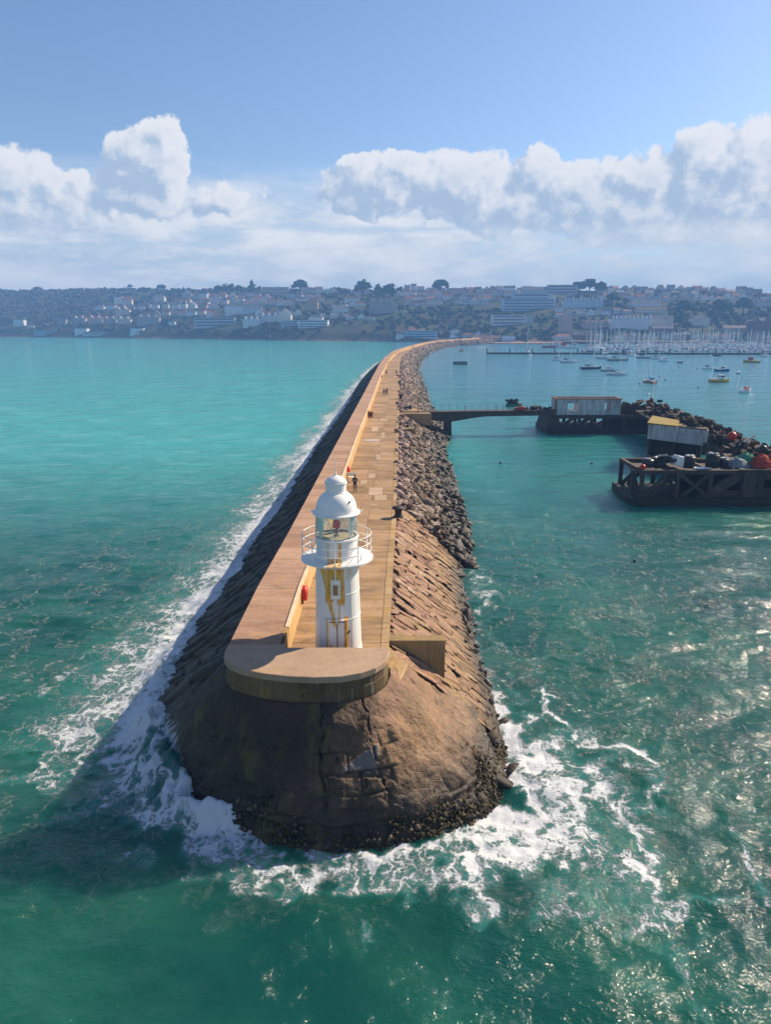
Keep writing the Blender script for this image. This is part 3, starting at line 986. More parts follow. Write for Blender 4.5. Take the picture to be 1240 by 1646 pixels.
capsule([(1000, 1510), (1050, 1480), (1120, 1450), (1190, 1440)], 0.5, 0.3, 0.62)
capsule([(1060, 1480), (1110, 1530), (1120, 1600)], 0.5, 0.5, 0.56)
capsule([(1180, 1330), (1215, 1400), (1235, 1460)], 0.4, 0.4, 0.55)
capsule([(740, 880), (765, 930), (785, 970), (770, 990)], 1.2, 0.8, 0.60)
capsule([(770, 1000), (820, 1060), (870, 1080)], 0.8, 0.5, 0.50)
capsule([(800, 1070), (830, 1100), (870, 1060), (940, 1050)], 0.4, 0.3, 0.50)
capsule([(790, 1150), (860, 1230), (900, 1320), (820, 1390), (650, 1400)], 2.8, 2.0, 0.66)
capsule([(900, 1200), (1010, 1280), (1020, 1400), (920, 1440)], 2.0, 1.7, 0.55)
capsule([(480, 1390), (620, 1410), (760, 1390)], 1.0, 1.2, 0.62)
capsule([(250, 1020), (160, 1120), (100, 1230), (200, 1310), (330, 1370)], 3.2, 1.8, 0.50)
capsule([(340, 900), (240, 1000), (150, 1100)], 3.4, 2.4, 0.48)
capsule([(1000, 1420), (1080, 1500), (1130, 1620)], 1.4, 1.0, 0.46)
milk = sstep(foam, 0.15, 0.9)
milk = milk * 0.9
turq = sstep(Y, 42, 150) * (1 - 0.3 * harb) * (0.55 + 0.45 * (1 - sstep(X, -10, 30)))
harbc = sstep(X, 4, 16) * sstep(Y, 75, 330)
streak = sstep(Y, 20, 35) * (1 - sstep(np.abs(X), 26, 40)) * (1 - sstep(Y, 60, 90)) * 0.8
# breaking crest in front of the head and the run-up on its left shoulder
def bumpz(pts, r, h):
    global SZ
    W2 = [np.array(at(*p)) for p in pts]
    best = np.full_like(X, 1e9)
    for a, b in zip(W2[:-1], W2[1:]):
        ab = b - a
        q = np.clip(((X - a[0]) * ab[0] + (Y - a[1]) * ab[1]) / (ab @ ab), 0, 1)
        best = np.minimum(best, np.hypot(X - a[0] - q * ab[0], Y - a[1] - q * ab[1]))
    rough = 1 + 0.5 * fbm(P3 * 1.6, 2, seed=61)
    SZ = SZ + h * np.exp(-0.5 * (best / r) ** 2) * rough


bumpz([(300, 1325), (350, 1322), (420, 1322), (468, 1338)], 0.40, 1.0)
bumpz([(252, 1180), (262, 1240), (290, 1285)], 0.9, 1.5)
bumpz([(300, 1060), (262, 1140)], 1.0, 0.45)
SZ += np.where(on_l & (Y < 260), 0.55 * np.exp(-(np.clip(dl, -3, None) / 2.2) ** 2 * (dl > 0)) * (0.8 + 1.2 * fbm(P3 * np.array([0.2, 0.16, 1]), 3, seed=64)), 0)
SZ += 0.10 * foam * (0.5 + fbm(P3 * 1.9, 3, seed=65)) * (Y < 120)
nx, ny = X.shape
idx = np.arange(nx * ny).reshape(nx, ny)
Fq = np.stack([idx[:-1, :-1], idx[1:, :-1], idx[1:, 1:], idx[:-1, 1:]], -1).reshape(-1, 4)
me = mesh_from('sea', np.stack([X, Y, SZ], -1).reshape(-1, 3), Fq, M_sea, True,
               {'foam': foam.ravel(), 'milk': milk.ravel(), 'turq': turq.ravel(), 'harb': harbc.ravel(), 'streak': streak.ravel()})
tag(link('sea', me), 'green sea with white foam round the breakwater', None, None, 'structure')

# ------------------------------------------------------------------ stones of the two slopes
def stone_mesh(si, t, ws, lt, hgt, tilt, seed):
    """one irregular slab lying on the slope: ws along the wall, lt down the slope (t units)"""
    r = np.random.default_rng(seed)
    ang = np.array([-1, -0.35, 0.35, 1, 1, 0.35, -0.35, -1.0])
    u = np.array([-1, -0.5, 0.4, 1, 1, 0.45, -0.4, -1.0]) + r.uniform(-0.12, 0.12, 8)
    v = np.array([-0.75, -1, -1, -0.7, 0.7, 1, 1, 0.8]) + r.uniform(-0.28, 0.28, 8)
    sh = r.uniform(-0.6, 0.6)
    V = []
    for (k, hf) in ((1.0, -0.25), (0.99, 0.6), (0.80, 1.0)):
        s_ = si + (u * k + v * sh * k) * ws * 0.5
        t_ = t + v * k * lt * 0.5
        P, Nn = slope_point(s_, np.clip(t_, 0, 1.3))
        hh_ = hgt * hf + (tilt * v + r.uniform(-0.3, 0.3) * u) * 0.06 * (hf > 0) + r.uniform(-0.02, 0.02, 8)
        V.append(P + Nn * hh_[:, None])
    V = np.concatenate(V)
    Fc = [tuple(range(16, 24))]
    for j in (0, 8):
        for k in range(8):
            Fc.append((j + k, j + (k + 1) % 8, j + 8 + (k + 1) % 8, j + 8 + k))
    return V, Fc


def s_of_y(y, side):
    return np.interp(y, TY[::-1] if False else TY[S < s_head0 - 0.5][::-1], S[S < s_head0 - 0.5][::-1]) if side == 'l' else \
        np.interp(y, TY[S > s_head1 + 0.5], S[S > s_head1 + 0.5])


def lay(side, y0, y1, wmean, tmean, hmean, mat, name, limit, stuff_label, skip=None):
    s0, s1 = sorted((s_of_y(y0, side), s_of_y(y1, side)))
    step_dir = 1 if side == 'r' else -1
    s = s0 if side == 'r' else s1
    count = 0
    V_all, F_all, R_all = [], [], []
    k = 0
    while s0 <= s <= s1:
        yy = np.interp(s, S, TY)
        sc = 1.0 + max(0, (yy - 70)) * 0.010
        w = wmean * sc * random.uniform(0.5, 1.7)
        t = random.uniform(-0.05, 0.05) + 0.03
        while t < 1.12:
            lt = tmean * min(sc, 1.6) * random.choice([0.55, 0.8, 1.0, 1.3, 1.7]) * random.uniform(0.85, 1.15)
            tm = t + lt / 2
            h = hmean * random.uniform(0.35, 1.9) * min(sc, 1.6)
            k += 1
            if not (skip and skip(s + step_dir * w / 2, tm)) and random.random() > 0.03:
                V, Fc = stone_mesh(s + step_dir * w / 2, tm, w * (1.04 if side == 'r' else 0.97), lt * (1.03 if side == 'r' else 0.97), h, random.uniform(0.1, 1.0) if side == 'r' else random.uniform(0.2, 1.6), 900 + k)
                if side == 'l':
                    Fc = [f for f in Fc]
                rnd = random.random()
                if count < limit:
                    m_ = mesh_from(name, V, Fc, mat, False, {'rnd': [rnd] * len(V)})
                    child(name, m_)
                    count += 1
                else:
                    b = sum(len(a) for a in V_all)
                    V_all.append(V); F_all.extend([tuple(i + b for i in f) for f in Fc]); R_all.extend([rnd] * len(V))
            t += lt * 1.01
        s += step_dir * w
    if V_all:
        m_ = mesh_from('distant_' + name + 's', np.concatenate(V_all), F_all, mat, False, {'rnd': R_all})
        tag(child('distant_' + name + 's', m_), None, None, None, 'stuff')


wing_s = s_of_y(36.0, 'r')
lay('r', 32.6, 66.0, 0.48, 0.165, 0.040, M_stone_r, 'pitching_stone', 300, None)
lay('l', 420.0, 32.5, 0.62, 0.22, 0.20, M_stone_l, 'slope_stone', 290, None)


# ------------------------------------------------------------------ boulders
def boulder_variants(n, mat, sub=2):
    out = []
    for k in range(n):
        bm = bmesh.new()
        bmesh.ops.create_icosphere(bm, subdivisions=sub, radius=0.5)
        V = np.array([v.co[:] for v in bm.verts])
        r = np.random.default_rng(50 + k)
        # chop by random planes for flat faces
        for q in range(16):
            nrm = r.normal(size=3); nrm /= np.linalg.norm(nrm)
            d = r.uniform(0.15, 0.36)
            o = V @ nrm - d
            V = V - np.clip(o, 0, None)[:, None] * nrm
        V = V * r.uniform([1.1, 0.9, 0.65], [2.3, 1.5, 1.2])
        V += 0.02 * np.stack([perlin(V * 4, 70 + k), perlin(V * 4, 90 + k), perlin(V * 4, 110 + k)], -1)
        Fc = np.array([[v.index for v in f.verts] for f in bm.faces])
        bm.free()
        out.append((V, Fc))
    return out


BV = boulder_variants(14, M_boulder, 2)
BVl = boulder_variants(10, M_boulder, 1)


def rot_rand():
    return np.array(Matrix.Rotation(random.uniform(0, 6.28), 3, 'Z') @ Matrix.Rotation(random.gauss(0, 0.45), 3, 'X') @ Matrix.Rotation(random.gauss(0, 0.45), 3, 'Y'))


spots = []
y = 62.0
while y < 985:
    sc = 1.0 + max(0, y - 110) * 0.0022
    xa, xb = xr(y) + 0.25, ip(RW_pts, y) + 0.55
    wdt = xb - xa
    n = max(3, int(wdt / (0.42 * sc)))
    for k in range(n + 1):
        f = (k + random.uniform(-0.4, 0.4)) / n
        if y < 66 and f < (66 - y) / 4.0 * 0.9: continue
        spots.append((xa + f * wdt, y + random.uniform(-0.5, 0.5) * sc, f, sc))
    y += 0.42 * sc
# toe of the slope by the lighthouse: loose weedy rocks at the waterline
for q in range(210):
    yy = random.uniform(33, 62)
    f = random.uniform(0.90, 1.10)
    spots.append((xr(yy) + (ip(RW_pts, yy) - xr(yy)) * f, yy, f, random.uniform(0.35, 0.75)))
big = []
for (bx_, by_, f, sc) in spots:
    zz = max(-0.3, 5.0 * (1 - max(0.0, f) ** 1.12)) + random.uniform(-0.15, 0.22)
    size = 0.66 * sc * random.choice([0.5, 0.7, 0.85, 1.0, 1.3, 1.9]) * random.uniform(0.85, 1.15)
    if by_ > 134 and by_ < 142 and f < 0.75: continue      # landing apron at the footbridge
    big.append((size / by_, bx_, by_, zz, size))
big.sort(reverse=True)
mesh_cache = []
for k, (V, Fc) in enumerate(BV):
    for j in range(3):
        mesh_cache.append(mesh_from('boulder', V, Fc, M_boulder, False, {'rnd': [(k * 3 + j) / 42.0] * len(V)}))
binv = Matrix.Translation(breakwater.location).inverted()
for k, (_, x_, y_, z_, s_) in enumerate(big[:300]):
    o = bpy.data.objects.new('boulder', random.choice(mesh_cache))
    COL.objects.link(o)
    o.parent = breakwater
    o.matrix_parent_inverse = binv
    o.location = (x_, y_, z_)
    o.rotation_euler = (random.gauss(0, 0.45), random.gauss(0, 0.45), random.uniform(0, 6.28))
    o.scale = (s_,) * 3
Vs, Fs, Rs = [], [], []
b = 0
for (_, x_, y_, z_, s_) in big[300:]:
    V, Fc = random.choice(BV if y_ < 150 else BVl)
    Vs.append((V * s_) @ rot_rand().T + np.array([x_, y_, z_]))
    Fs.append(Fc + b); b += len(V)
    Rs.append(np.full(len(V), random.random()))
m_ = mesh_from('distant_boulders', np.concatenate(Vs), np.concatenate(Fs), M_boulder, False, {'rnd': np.concatenate(Rs)})
tag(child('distant_boulders', m_), None, None, None, 'stuff')

# ------------------------------------------------------------------ deck, walkway, wall, parapet
def strip(x0, x1, y0, y1, z0, z1, f0=None, rnd=None):
    """slab between two plan curves"""
    mb = MB()
    a, b_, c, d = (x0(y0), y0), (x1(y0), y0), (x1(y1), y1), (x0(y1), y1)
    mb.prism([tuple(map(float, p)) for p in (a, b_, c, d)], z0, z1, rnd)
    return mb


def fx(f, a=xi, b=xr):
    return lambda y: a(y) + (b(y) - a(y)) * f


core_v = []
yy = np.concatenate([np.arange(31.8, 260, 4.0), np.arange(260, 988, 8.0)])
cv_, cf_ = [], []
for k, y in enumerate(yy):
    a, i_, r_ = float(xl(y)), float(xi(y)), float(xr(y))
    cv_ += [(a + .03, y, 2.0), (a + .03, y, Z_WALK - 0.10), (i_ - .03, y, Z_WALK - 0.10), (i_ - .03, y, Z_DECK - 0.05), (r_ - .03, y, Z_DECK - 0.05), (r_ - .03, y, 2.0)]
    if k:
        b0, b1 = 6 * (k - 1), 6 * k
        for j in range(5):
            cf_.append((b0 + j, b0 + j + 1, b1 + j + 1, b1 + j))
cf_.append((0, 1, 2, 3, 4, 5)); cf_.append(tuple(range(len(cv_) - 1, len(cv_) - 7, -1)))
child('core', mesh_from('core', cv_, cf_, M_parapet, False, {'rnd': [0.3] * len(cv_)}))

y = 31.9
k = 0
while y < 262:
    L = random.uniform(2.6, 3.6) if y < 120 else 4.2
    y1 = y + L
    g = 0.012 + 0.00005 * y
    sp = 0.56 if (k % 5) else 0.40
    e = lambda q: (lambda yv: xr(yv) - 0.55)
    for (a, b2, nm) in ((lambda v: xi(v) + 0.02, lambda v, sp=sp: xi(v) + (xr(v) - xi(v)) * sp - g, 'slab'),
                        (lambda v, sp=sp: xi(v) + (xr(v) - xi(v)) * sp + g, lambda v: xr(v) - 0.36, 'slab')):
        child(nm, strip(a, b2, y + g, y1 - g, Z_DECK - 0.2, Z_DECK + random.uniform(-0.008, 0.008)), M_deck)
    child('coping_stone', strip(lambda v: xr(v) - 0.34, lambda v: xr(v) + 0.10, y + g, y1 - g, Z_DECK - 0.35, Z_DECK + 0.02 + random.uniform(-0.01, 0.02)), M_coping)
    y = y1
    k += 1
mb = MB()
y_far = y
while y < 986:
    y1 = min(y + 8, 988)
    mb.prism([(float(xi(y)) + .02, y), (float(xr(y)) + .05, y), (float(xr(y1)) + .05, y1), (float(xi(y1)) + .02, y1)], Z_DECK - 0.2, Z_DECK)
    y = y1 + 0.02
tag(child('distant_slabs', mb, M_deck), None, None, None, 'stuff')
# walkway slabs
y = 32.0
while y < 262:
    L = random.uniform(2.2, 3.0) if y < 120 else 4.0
    y1 = y + L
    g = 0.010 + 0.00004 * y
    child('walkway_slab', strip(lambda v: xl(v) - 0.05, lambda v: xi(v) - 0.17, y + g, y1 - g, Z_WALK - 0.30, Z_WALK + random.uniform(-0.006, 0.006)), M_walk)
    y = y1
mb = MB()
mw = MB(); ml = MB()
while y < 986:
    y1 = min(y + 8, 988)
    mb.prism([(float(xl(y)) - .05, y), (float(xi(y)) - .17, y), (float(xi(y1)) - .17, y1), (float(xl(y1)) - .05, y1)], Z_WALK - 0.3, Z_WALK)
    mw.prism([(float(xi(y)) - .17, y), (float(xi(y)) + .015, y), (float(xi(y1)) + .015, y1), (float(xi(y1)) - .17, y1)], Z_DECK - 0.2, Z_WALK + 0.03)
    y = y1 + 0.02
tag(child('distant_walkway_slabs', mb, M_walk), None, None, None, 'stuff')
tag(child('distant_wall_panels', mw, M_wall), None, None, None, 'stuff')
y = 33.9
while y < 262:
    L = 3.0 if y < 120 else 4.6
    y1 = min(y + L, 262)
    child('wall_panel', strip(lambda v: xi(v) - 0.16, lambda v: xi(v) + 0.016, y + .008, y1 - .008, Z_DECK - 0.2, Z_WALK - 0.02), M_wall)
    child('wall_lip', strip(lambda v: xi(v) - 0.165, lambda v: xi(v) + 0.05, y + .006, y1 - .006, Z_WALK - 0.017, Z_WALK + 0.075), M_lip)
    y = y1
# sloping end of the wall beside the lighthouse
mb = MB()
mb.add([(float(xi(33)) - .42, 32.2, Z_DECK - .1), (float(xi(33)) + .0, 32.2, Z_DECK - .1), (float(xi(33)) + .0, 33.86, Z_DECK - .1), (float(xi(33)) - .42, 33.86, Z_DECK - .1),
        (float(xi(33)) - .42, 32.2, Z_WALK - .28), (float(xi(33)) + .0, 32.2, Z_WALK - .28), (float(xi(33)) + .0, 33.86, Z_WALK + .05), (float(xi(33)) - .42, 33.86, Z_WALK + .05)],
       [(0, 3, 2, 1), (4, 5, 6, 7), (0, 1, 5, 4), (1, 2, 6, 5), (2, 3, 7, 6), (3, 0, 4, 7)])
child('wall_end_block', mb, M_wall)
# patches on the lower deck
for (px_, py_, w, l) in [(612, 800, 1.2, 2.2), (598, 765, 0.8, 2.6), (610, 748, 1.5, 0.7), (603, 690, 1.1, 5.0), (600, 707, 2.3, 0.7), (617, 675, 1.3, 4.0),
                         (622, 730, 1.3, 1.0), (585, 775, 0.7, 2.0), (600, 812, 0.6, 0.5), (606, 820, 0.7, 0.5), (590, 860, 0.8, 1.2), (604, 790, 1.4, 3.5),
                         (616, 700, 0.6, 6.0), (608, 735, 0.5, 4.0)]:
    x_, y_ = at(px_, py_, Z_DECK)
    mb = MB()
    mb.box((x_, y_, Z_DECK + 0.012), (w, l, 0.024))
    child('deck_patch', mb, M_patch)
x_, y_ = at(600, 708, Z_DECK)
mb = MB(); mb.box((x_ - .2, y_, Z_DECK + 0.02), (2.2, 0.9, 0.04))
child('drain_cover', mb, simple('pale_metal', (0.55, 0.56, 0.6), 0.4))

# rounded parapet at the head: D-shaped slab on a drum wall
par = [(-7.70, 32.0), (-7.72, 31.2), (-7.60, 30.5), (-7.18, 29.85), (-6.5, 29.35), (-5.5, 28.95), (-4.3, 28.68), (-3.1, 28.58), (-2.0, 28.66), (-1.1, 29.0),
       (-0.45, 29.5), (-0.02, 30.15), (0.16, 30.8), (0.20, 31.45), (0.20, 31.62)]
def scaled(poly, k, c=(-3.8, 31.6)):
    return [(c[0] + (x - c[0]) * k, c[1] + (y - c[1]) * k if y < 31.6 else y) for x, y in poly]
mb = MB()
poly = par + [(-4.9, 31.62), (-4.9, 32.0)]
mb.prism(poly, Z_WALK - 0.32, Z_WALK + 0.004, 0.6)
child('parapet_top', mb, M_paratop, bevel=0.04)
# drum in panels
segs = []
P = np.array(par)
cl = np.concatenate([[0], np.cumsum(np.linalg.norm(np.diff(P, axis=0), axis=1))])
npan = 8
for k in range(npan):
    a0, a1 = cl[-1] * k / npan + 0.006, cl[-1] * (k + 1) / npan - 0.006
    q = np.linspace(a0, a1, 7)
    xo, yo = np.interp(q, cl, P[:, 0]), np.interp(q, cl, P[:, 1])
    xin = [-3.8 + (x - -3.8) * 0.90 for x in xo]; yin = [31.9 + (y_ - 31.9) * 0.86 for y_ in yo]
    xo = [-3.8 + (x + 3.8) * 0.985 for x in xo]; yo = [31.9 + (y_ - 31.9) * 0.985 for y_ in yo]
    mb = MB()
    V = []; n = len(q)
    for z, e in ((4.6, 1.0), (Z_WALK - 0.78, 1.0), (Z_WALK - 0.72, 0.992), (Z_WALK - 0.325, 0.992)):
        V += [(-3.8 + (x + 3.8) * e, 31.9 + (y_ - 31.9) * e, z) for x, y_ in zip(xo, yo)]
    for z in (Z_WALK - 0.325, 4.6):
        V += [(x, y_, z) for x, y_ in zip(xin, yin)]
    Fc = []
    for r_ in range(5):
        for j in range(n - 1):
            Fc.append((r_ * n + j, r_ * n + j + 1, (r_ + 1) * n + j + 1, (r_ + 1) * n + j))
    for j in range(n - 1):
        Fc.append((5 * n + j, 5 * n + j + 1, j + 1, j))
    Fc.append(tuple(r_ * n for r_ in range(6))); Fc.append(tuple(r_ * n + n - 1 for r_ in range(5, -1, -1)))
    mb.add(V, Fc)
    child('parapet_panel', mb, M_parapet)
# filling under the parapet and the yellow lichened kerb beside it
mb = MB(); mb.prism(scaled(par, 0.93), 3.0, Z_WALK - 0.34); child('parapet_fill', mb, M_parapet)
mb = MB(); mb.prism([(-0.6, 31.66), (0.25, 31.66), (0.55, 32.9), (0.3, 33.9), (-0.6, 33.9)], 4.6, 5.5); child('kerb_block', mb, M_coping, bevel=0.05)
mb = MB(); mb.prism([(0.2, 31.0), (0.75, 31.5), (1.15, 33.2), (0.6, 34.1), (0.2, 33.4)], 4.3, 4.98); child('kerb_block', mb, M_coping, bevel=0.08)
# wing wall: buttress standing out over the right slope
mb = MB()
yw0, yw1 = 35.35, 36.05
x0, x1 = 0.18, 3.25
V = []
for yv in (yw0, yw1):
    V += [(x0, yv, 5.22), (x1, yv, 5.22), (x1, yv, 2.2), (x0, yv, 4.4)]
mb.add(V, [(0, 1, 2, 3), (7, 6, 5, 4), (0, 4, 5, 1), (1, 5, 6, 2), (2, 6, 7, 3), (3, 7, 4, 0)])
child('wing_wall', mb, concrete_mat('wing_concrete', (0.20, 0.14, 0.06), (0.36, 0.25, 0.12), lich=0.4, streaks=0.3, across=0.1), bevel=0.03)
# second buttress and landing apron near the footbridge
mb = MB()
xa = float(xr(121))
V = []
for yv in (118.4, 119.6):
    V += [(xa, yv, 5.0), (xa + 2.6, yv, 5.0), (xa + 3.8, yv, 2.4), (xa, yv, 3.5)]
mb.add(V, [(0, 1, 2, 3), (7, 6, 5, 4), (0, 4, 5, 1), (1, 5, 6, 2), (2, 6, 7, 3), (3, 7, 4, 0)])
child('wing_wall', mb, MATS['wing_concrete'])
mb = MB(); xa = float(xr(143)); mb.prism([(xa, 140.6), (xa + 6.4, 140.6), (xa + 5.6, 145), (xa + 2.5, 151), (xa, 151)], 2.5, 4.85)
child('landing_apron', mb, M_coping)
# weedy, barnacled cobbles crusting the foot of the head
Vs, Fs, Rs = [], [], []; b = 0
for q in range(9000):
    si = random.uniform(s_head0 + 0.5, s_head1 + 3.0)
    t_ = random.uniform(0.68, 1.10)
    f_ = 0.25 + 0.75 * sstep(si, s_head0 + 3, s_head1 - 4)
    lim = 0.86 + 0.22 * float(perlin(np.array([si * 0.55, 0.3, 0.0]), 77)) + 0.08 * float(perlin(np.array([si * 2.1, 0.3, 0.0]), 78))
    if random.random() > f_ * (0.04 + 0.96 * sstep(t_, lim - 0.05, lim + 0.07)): continue
    P_, N_v = slope_point(np.array([si]), np.array([t_]))
    V, Fc = random.choice(BVl)
    sz = random.choice([0.08, 0.10, 0.12, 0.16, 0.24]) * random.uniform(0.8, 1.3)
    Vs.append((V * sz) @ rot_rand().T + P_[0] - N_v[0] * 0.03); Fs.append(Fc + b); b += len(V); Rs.append(np.full(len(V), random.random()))
M_foot = rock_mat('barnacled_rock', [(0.010, 0.007, 0.005), (0.022, 0.015, 0.008), (0.045, 0.030, 0.015), (0.17, 0.12, 0.085)], wet_z=(-1.2, 0.3), lichen=0.0, rndamt=0.75)
tag(child('barnacled_cobbles', mesh_from('barnacled_cobbles', np.concatenate(Vs), np.concatenate(Fs), M_foot, False, {'rnd': np.concatenate(Rs)})), None, None, None, 'stuff')
# outcrop rocks at the foot of the head, right corner
for (px_, py_, s_, zz, sq) in [(800, 1255, 1.5, 0.15, 1.0), (818, 1240, 0.9, 0.0, 1.0), (775, 1215, 1.6, 0.4, 1.0), (790, 1190, 1.3, 0.3, 1.0), (768, 1290, 1.2, 0.0, 1.0),
                               (740, 1315, 1.1, 0.0, 1.0), (805, 1160, 0.8, 0.1, 1.0), (760, 1250, 1.1, 0.5, 1.0), (700, 1335, 0.9, -0.1, 1.0)]:
    x_, y_ = at(px_, py_, zz)
    V, Fc = random.choice(BV)
    V = V + 0.03 * np.stack([perlin(V * 7, 3), perlin(V * 7, 4), perlin(V * 7, 5)], -1)
    o = child('toe_rock', mesh_from('toe_rock', V, Fc, M_under, False, {'rnd': [0.6] * len(V)}))
    o.location = (x_, y_, zz); o.scale = (s_ * 1.2, s_ * 1.1, s_); o.rotation_euler = (random.gauss(0, .3), random.gauss(0, .3), random.uniform(0, 6))

SC.cycles.max_bounces = 5
SC.cycles.diffuse_bounces = 2
SC.cycles.glossy_bounces = 3
SC.cycles.transmission_bounces = 4
SC.cycles.transparent_max_bounces = 10
SC.cycles.volume_bounces = 0
SC.cycles.caustics_reflective = False
SC.cycles.caustics_refractive = False
world.cycles.sampling_method = 'MANUAL'
world.cycles.sample_map_resolution = 512

# ------------------------------------------------------------------ lighthouse
LH = (-2.43, 33.86, Z_DECK)
lh = tag(empty('lighthouse', LH), 'small white iron lighthouse with rust streaks at the end of the breakwater', 'lighthouse')
mb = MB().lathe([(1.34, 0.0), (1.34, 0.06), (1.27, 0.16), (1.21, 0.34), (1.185, 0.55)], n=48, cap=False)
mb.build('plinth', M_tower, lh, angle=40)
for (z0, z1, r0, r1) in ((0.56, 2.30, 1.18, 1.135), (2.32, 3.62, 1.132, 1.10), (3.64, 5.18, 1.097, 1.06)):
    MB().lathe([(r0, z0), (r1, z1)], n=64, cap=False).build('tower_section', M_tower, lh, angle=40)
for z, r in ((0.55, 1.20), (2.31, 1.150), (3.63, 1.115), (5.14, 1.09)):
    MB().ring(r - 0.015, z, 0.022, n=56).build('band', M_tower, lh, smooth=True)
# vertical plate seams
mb = MB()
for k in range(12):
    a = 2 * pi * (k + 0.37) / 12
    mb.beam((1.183 * cos(a), 1.183 * sin(a), 0.6), (1.063 * cos(a), 1.063 * sin(a), 5.1), 0.03, 0.012, up=(cos(a), sin(a), 0))
mb.build('plate_seam', M_tower, lh)
# door
mb = MB()
yd = -1.19
mb.box((0.03, yd + 0.03, 1.12), (0.82, 0.14, 2.24)).build('door', M_tower, lh, bevel=0.01)
mb = MB()
for x in (-0.42, 0.48): mb.box((x, yd + 0.02, 1.16), (0.09, 0.20, 2.33))
mb.box((0.03, yd + 0.02, 2.36), (1.0, 0.22, 0.08))
mb.build('door_frame', M_tower, lh, bevel=0.01)
MB().box((0.03, yd - 0.055, 1.15), (0.04, 0.04, 2.1)).tube((-.30, yd - 0.05, 1.0), (-.30, yd - 0.10, 1.0), 0.04).box((-0.2, yd - 0.05, 0.45), (0.2, 0.03, 0.5)).build('door_handle', M_rust, lh)
MB().tube((0.50, yd - .05, 1.72), (0.72, yd + .02, 1.80), 0.018).tube((0.52, yd - .05, 1.60), (0.66, yd - .01, 1.76), 0.018).tube((0.55, yd - .08, 1.66), (0.60, yd, 1.84), 0.02).build('cable_bracket', M_iron, lh)
# window
w = MB().box((-0.02, -1.11, 3.95), (0.46, 0.12, 0.98)).build('window_plate', M_white, lh, bevel=0.008)
M_pane = simple('rusty_window', (0.42, 0.30, 0.16), 0.35, var=0.35, nscale=7)
mb = MB()
for x in (-0.13, 0.09): mb.box((x, -1.18, 3.93), (0.035, 0.03, 0.48))
for z in (3.68, 4.18): mb.box((-0.02, -1.18, z), (0.26, 0.03, 0.035))
MB().box((-0.02, -1.171, 3.93), (0.20, 0.02, 0.46)).build('window_pane', M_pane, lh)
mb.build('window_frame', simple('ochre_frame', (.50, .27, .03), .7), lh)
# gallery
MB().lathe([(1.06, 5.06), (1.30, 5.14), (1.74, 5.22), (1.80, 5.24), (1.80, 5.32), (1.76, 5.34), (1.0, 5.345)], n=64, cap=False).build('gallery', M_tower, lh, angle=30)
rail = MB()
for z in (5.75, 6.15, 6.55):
    MB().ring(1.72, z, 0.020, n=64).build('rail', M_white, lh, smooth=True)
for k in range(9):
    a = -pi / 2 + 2 * pi * k / 9
    MB().tube((1.72 * cos(a), 1.72 * sin(a), 5.30), (1.72 * cos(a), 1.72 * sin(a), 6.57), 0.024).build('rail_post', M_white, lh)
MB().box((0.02, -1.78, 5.05), (0.05, 0.03, 0.9)).build('hanging_bracket', M_white, lh)
# murette, service door
MB().lathe([(1.06, 5.345), (1.04, 5.38), (1.04, 6.30), (1.09, 6.32), (1.10, 6.40), (1.06, 6.43), (0.98, 6.44)], n=64, cap=False).build('lantern_base', M_tower, lh, angle=30)
MB().box((-0.03, -1.03, 5.84), (0.46, 0.06, 0.84)).build('lantern_hatch', M_tower, lh, bevel=0.01)
MB().lathe([(0.98, 6.36), (0.0, 6.37)], n=40, cap=False).build('lantern_floor', simple('cream_paint', (0.70, 0.55, 0.32), 0.5), lh)
# diamond glazing
nb = 8
lo = [(1.035 * cos(2 * pi * k / nb - pi / 2 + .0), 1.035 * sin(2 * pi * k / nb - pi / 2), 6.44) for k in range(nb)]
hi = [(1.035 * cos(2 * pi * (k + .5) / nb - pi / 2), 1.035 * sin(2 * pi * (k + .5) / nb - pi / 2), 7.52) for k in range(nb)]
def arc(a, b, n=4, r=1.03):
    out = []
    for k in range(n + 1):
        f = k / n
        p = Vector(a).lerp(Vector(b), f)
        q = Vector((p.x, p.y)).normalized() * r
        out.append((q.x, q.y, p.z))
    return out
for k in range(nb):
    a, b, c = lo[k], lo[(k + 1) % nb], hi[k]
    for tri in ((a, b, c), (hi[k], hi[(k + 1) % nb], lo[(k + 1) % nb])):
        base = arc(tri[0], tri[1], 6)
        V = base + [tri[2]]
        # curved pane: fan in rows
        rows = []
        for j in range(5):
            f = j / 4
            rows.append([tuple(Vector((*(Vector(p).lerp(Vector(tri[2]), f).xy.normalized() * 1.03), p[2] + (tri[2][2] - p[2]) * f))) for p in base])
        V = [p for r_ in rows for p in r_]
        n = 7
        Fc = [(r_ * n + j, r_ * n + j + 1, (r_ + 1) * n + j + 1, (r_ + 1) * n + j) for r_ in range(4) for j in range(n - 1)]
        MB().add(V, Fc).build('pane', M_glass, lh, smooth=True)
    for p, q in ((a, c), (b, c)):
        mb = MB()
        pts = arc(p, q, 5, 1.035)
        for u, v in zip(pts[:-1], pts[1:]):
            mb.beam(u, v, 0.035, 0.03)
        mb.build('glazing_bar', M_white, lh)
# lamp
MB().lathe([(0.13, 6.37), (0.13, 6.42), (0.05, 6.46), (0.05, 6.75), (0.16, 6.80), (0.16, 6.84)], n=20).build('lamp_stand', M_rust, lh, angle=30)
MB().lathe([(0.20, 6.84), (0.205, 6.88), (0.165, 7.16), (0.14, 7.19)], n=24).build('lamp', simple('red_lamp_glass', (0.85, 0.01, 0.02), 0.3, var=0.1), lh, angle=30)
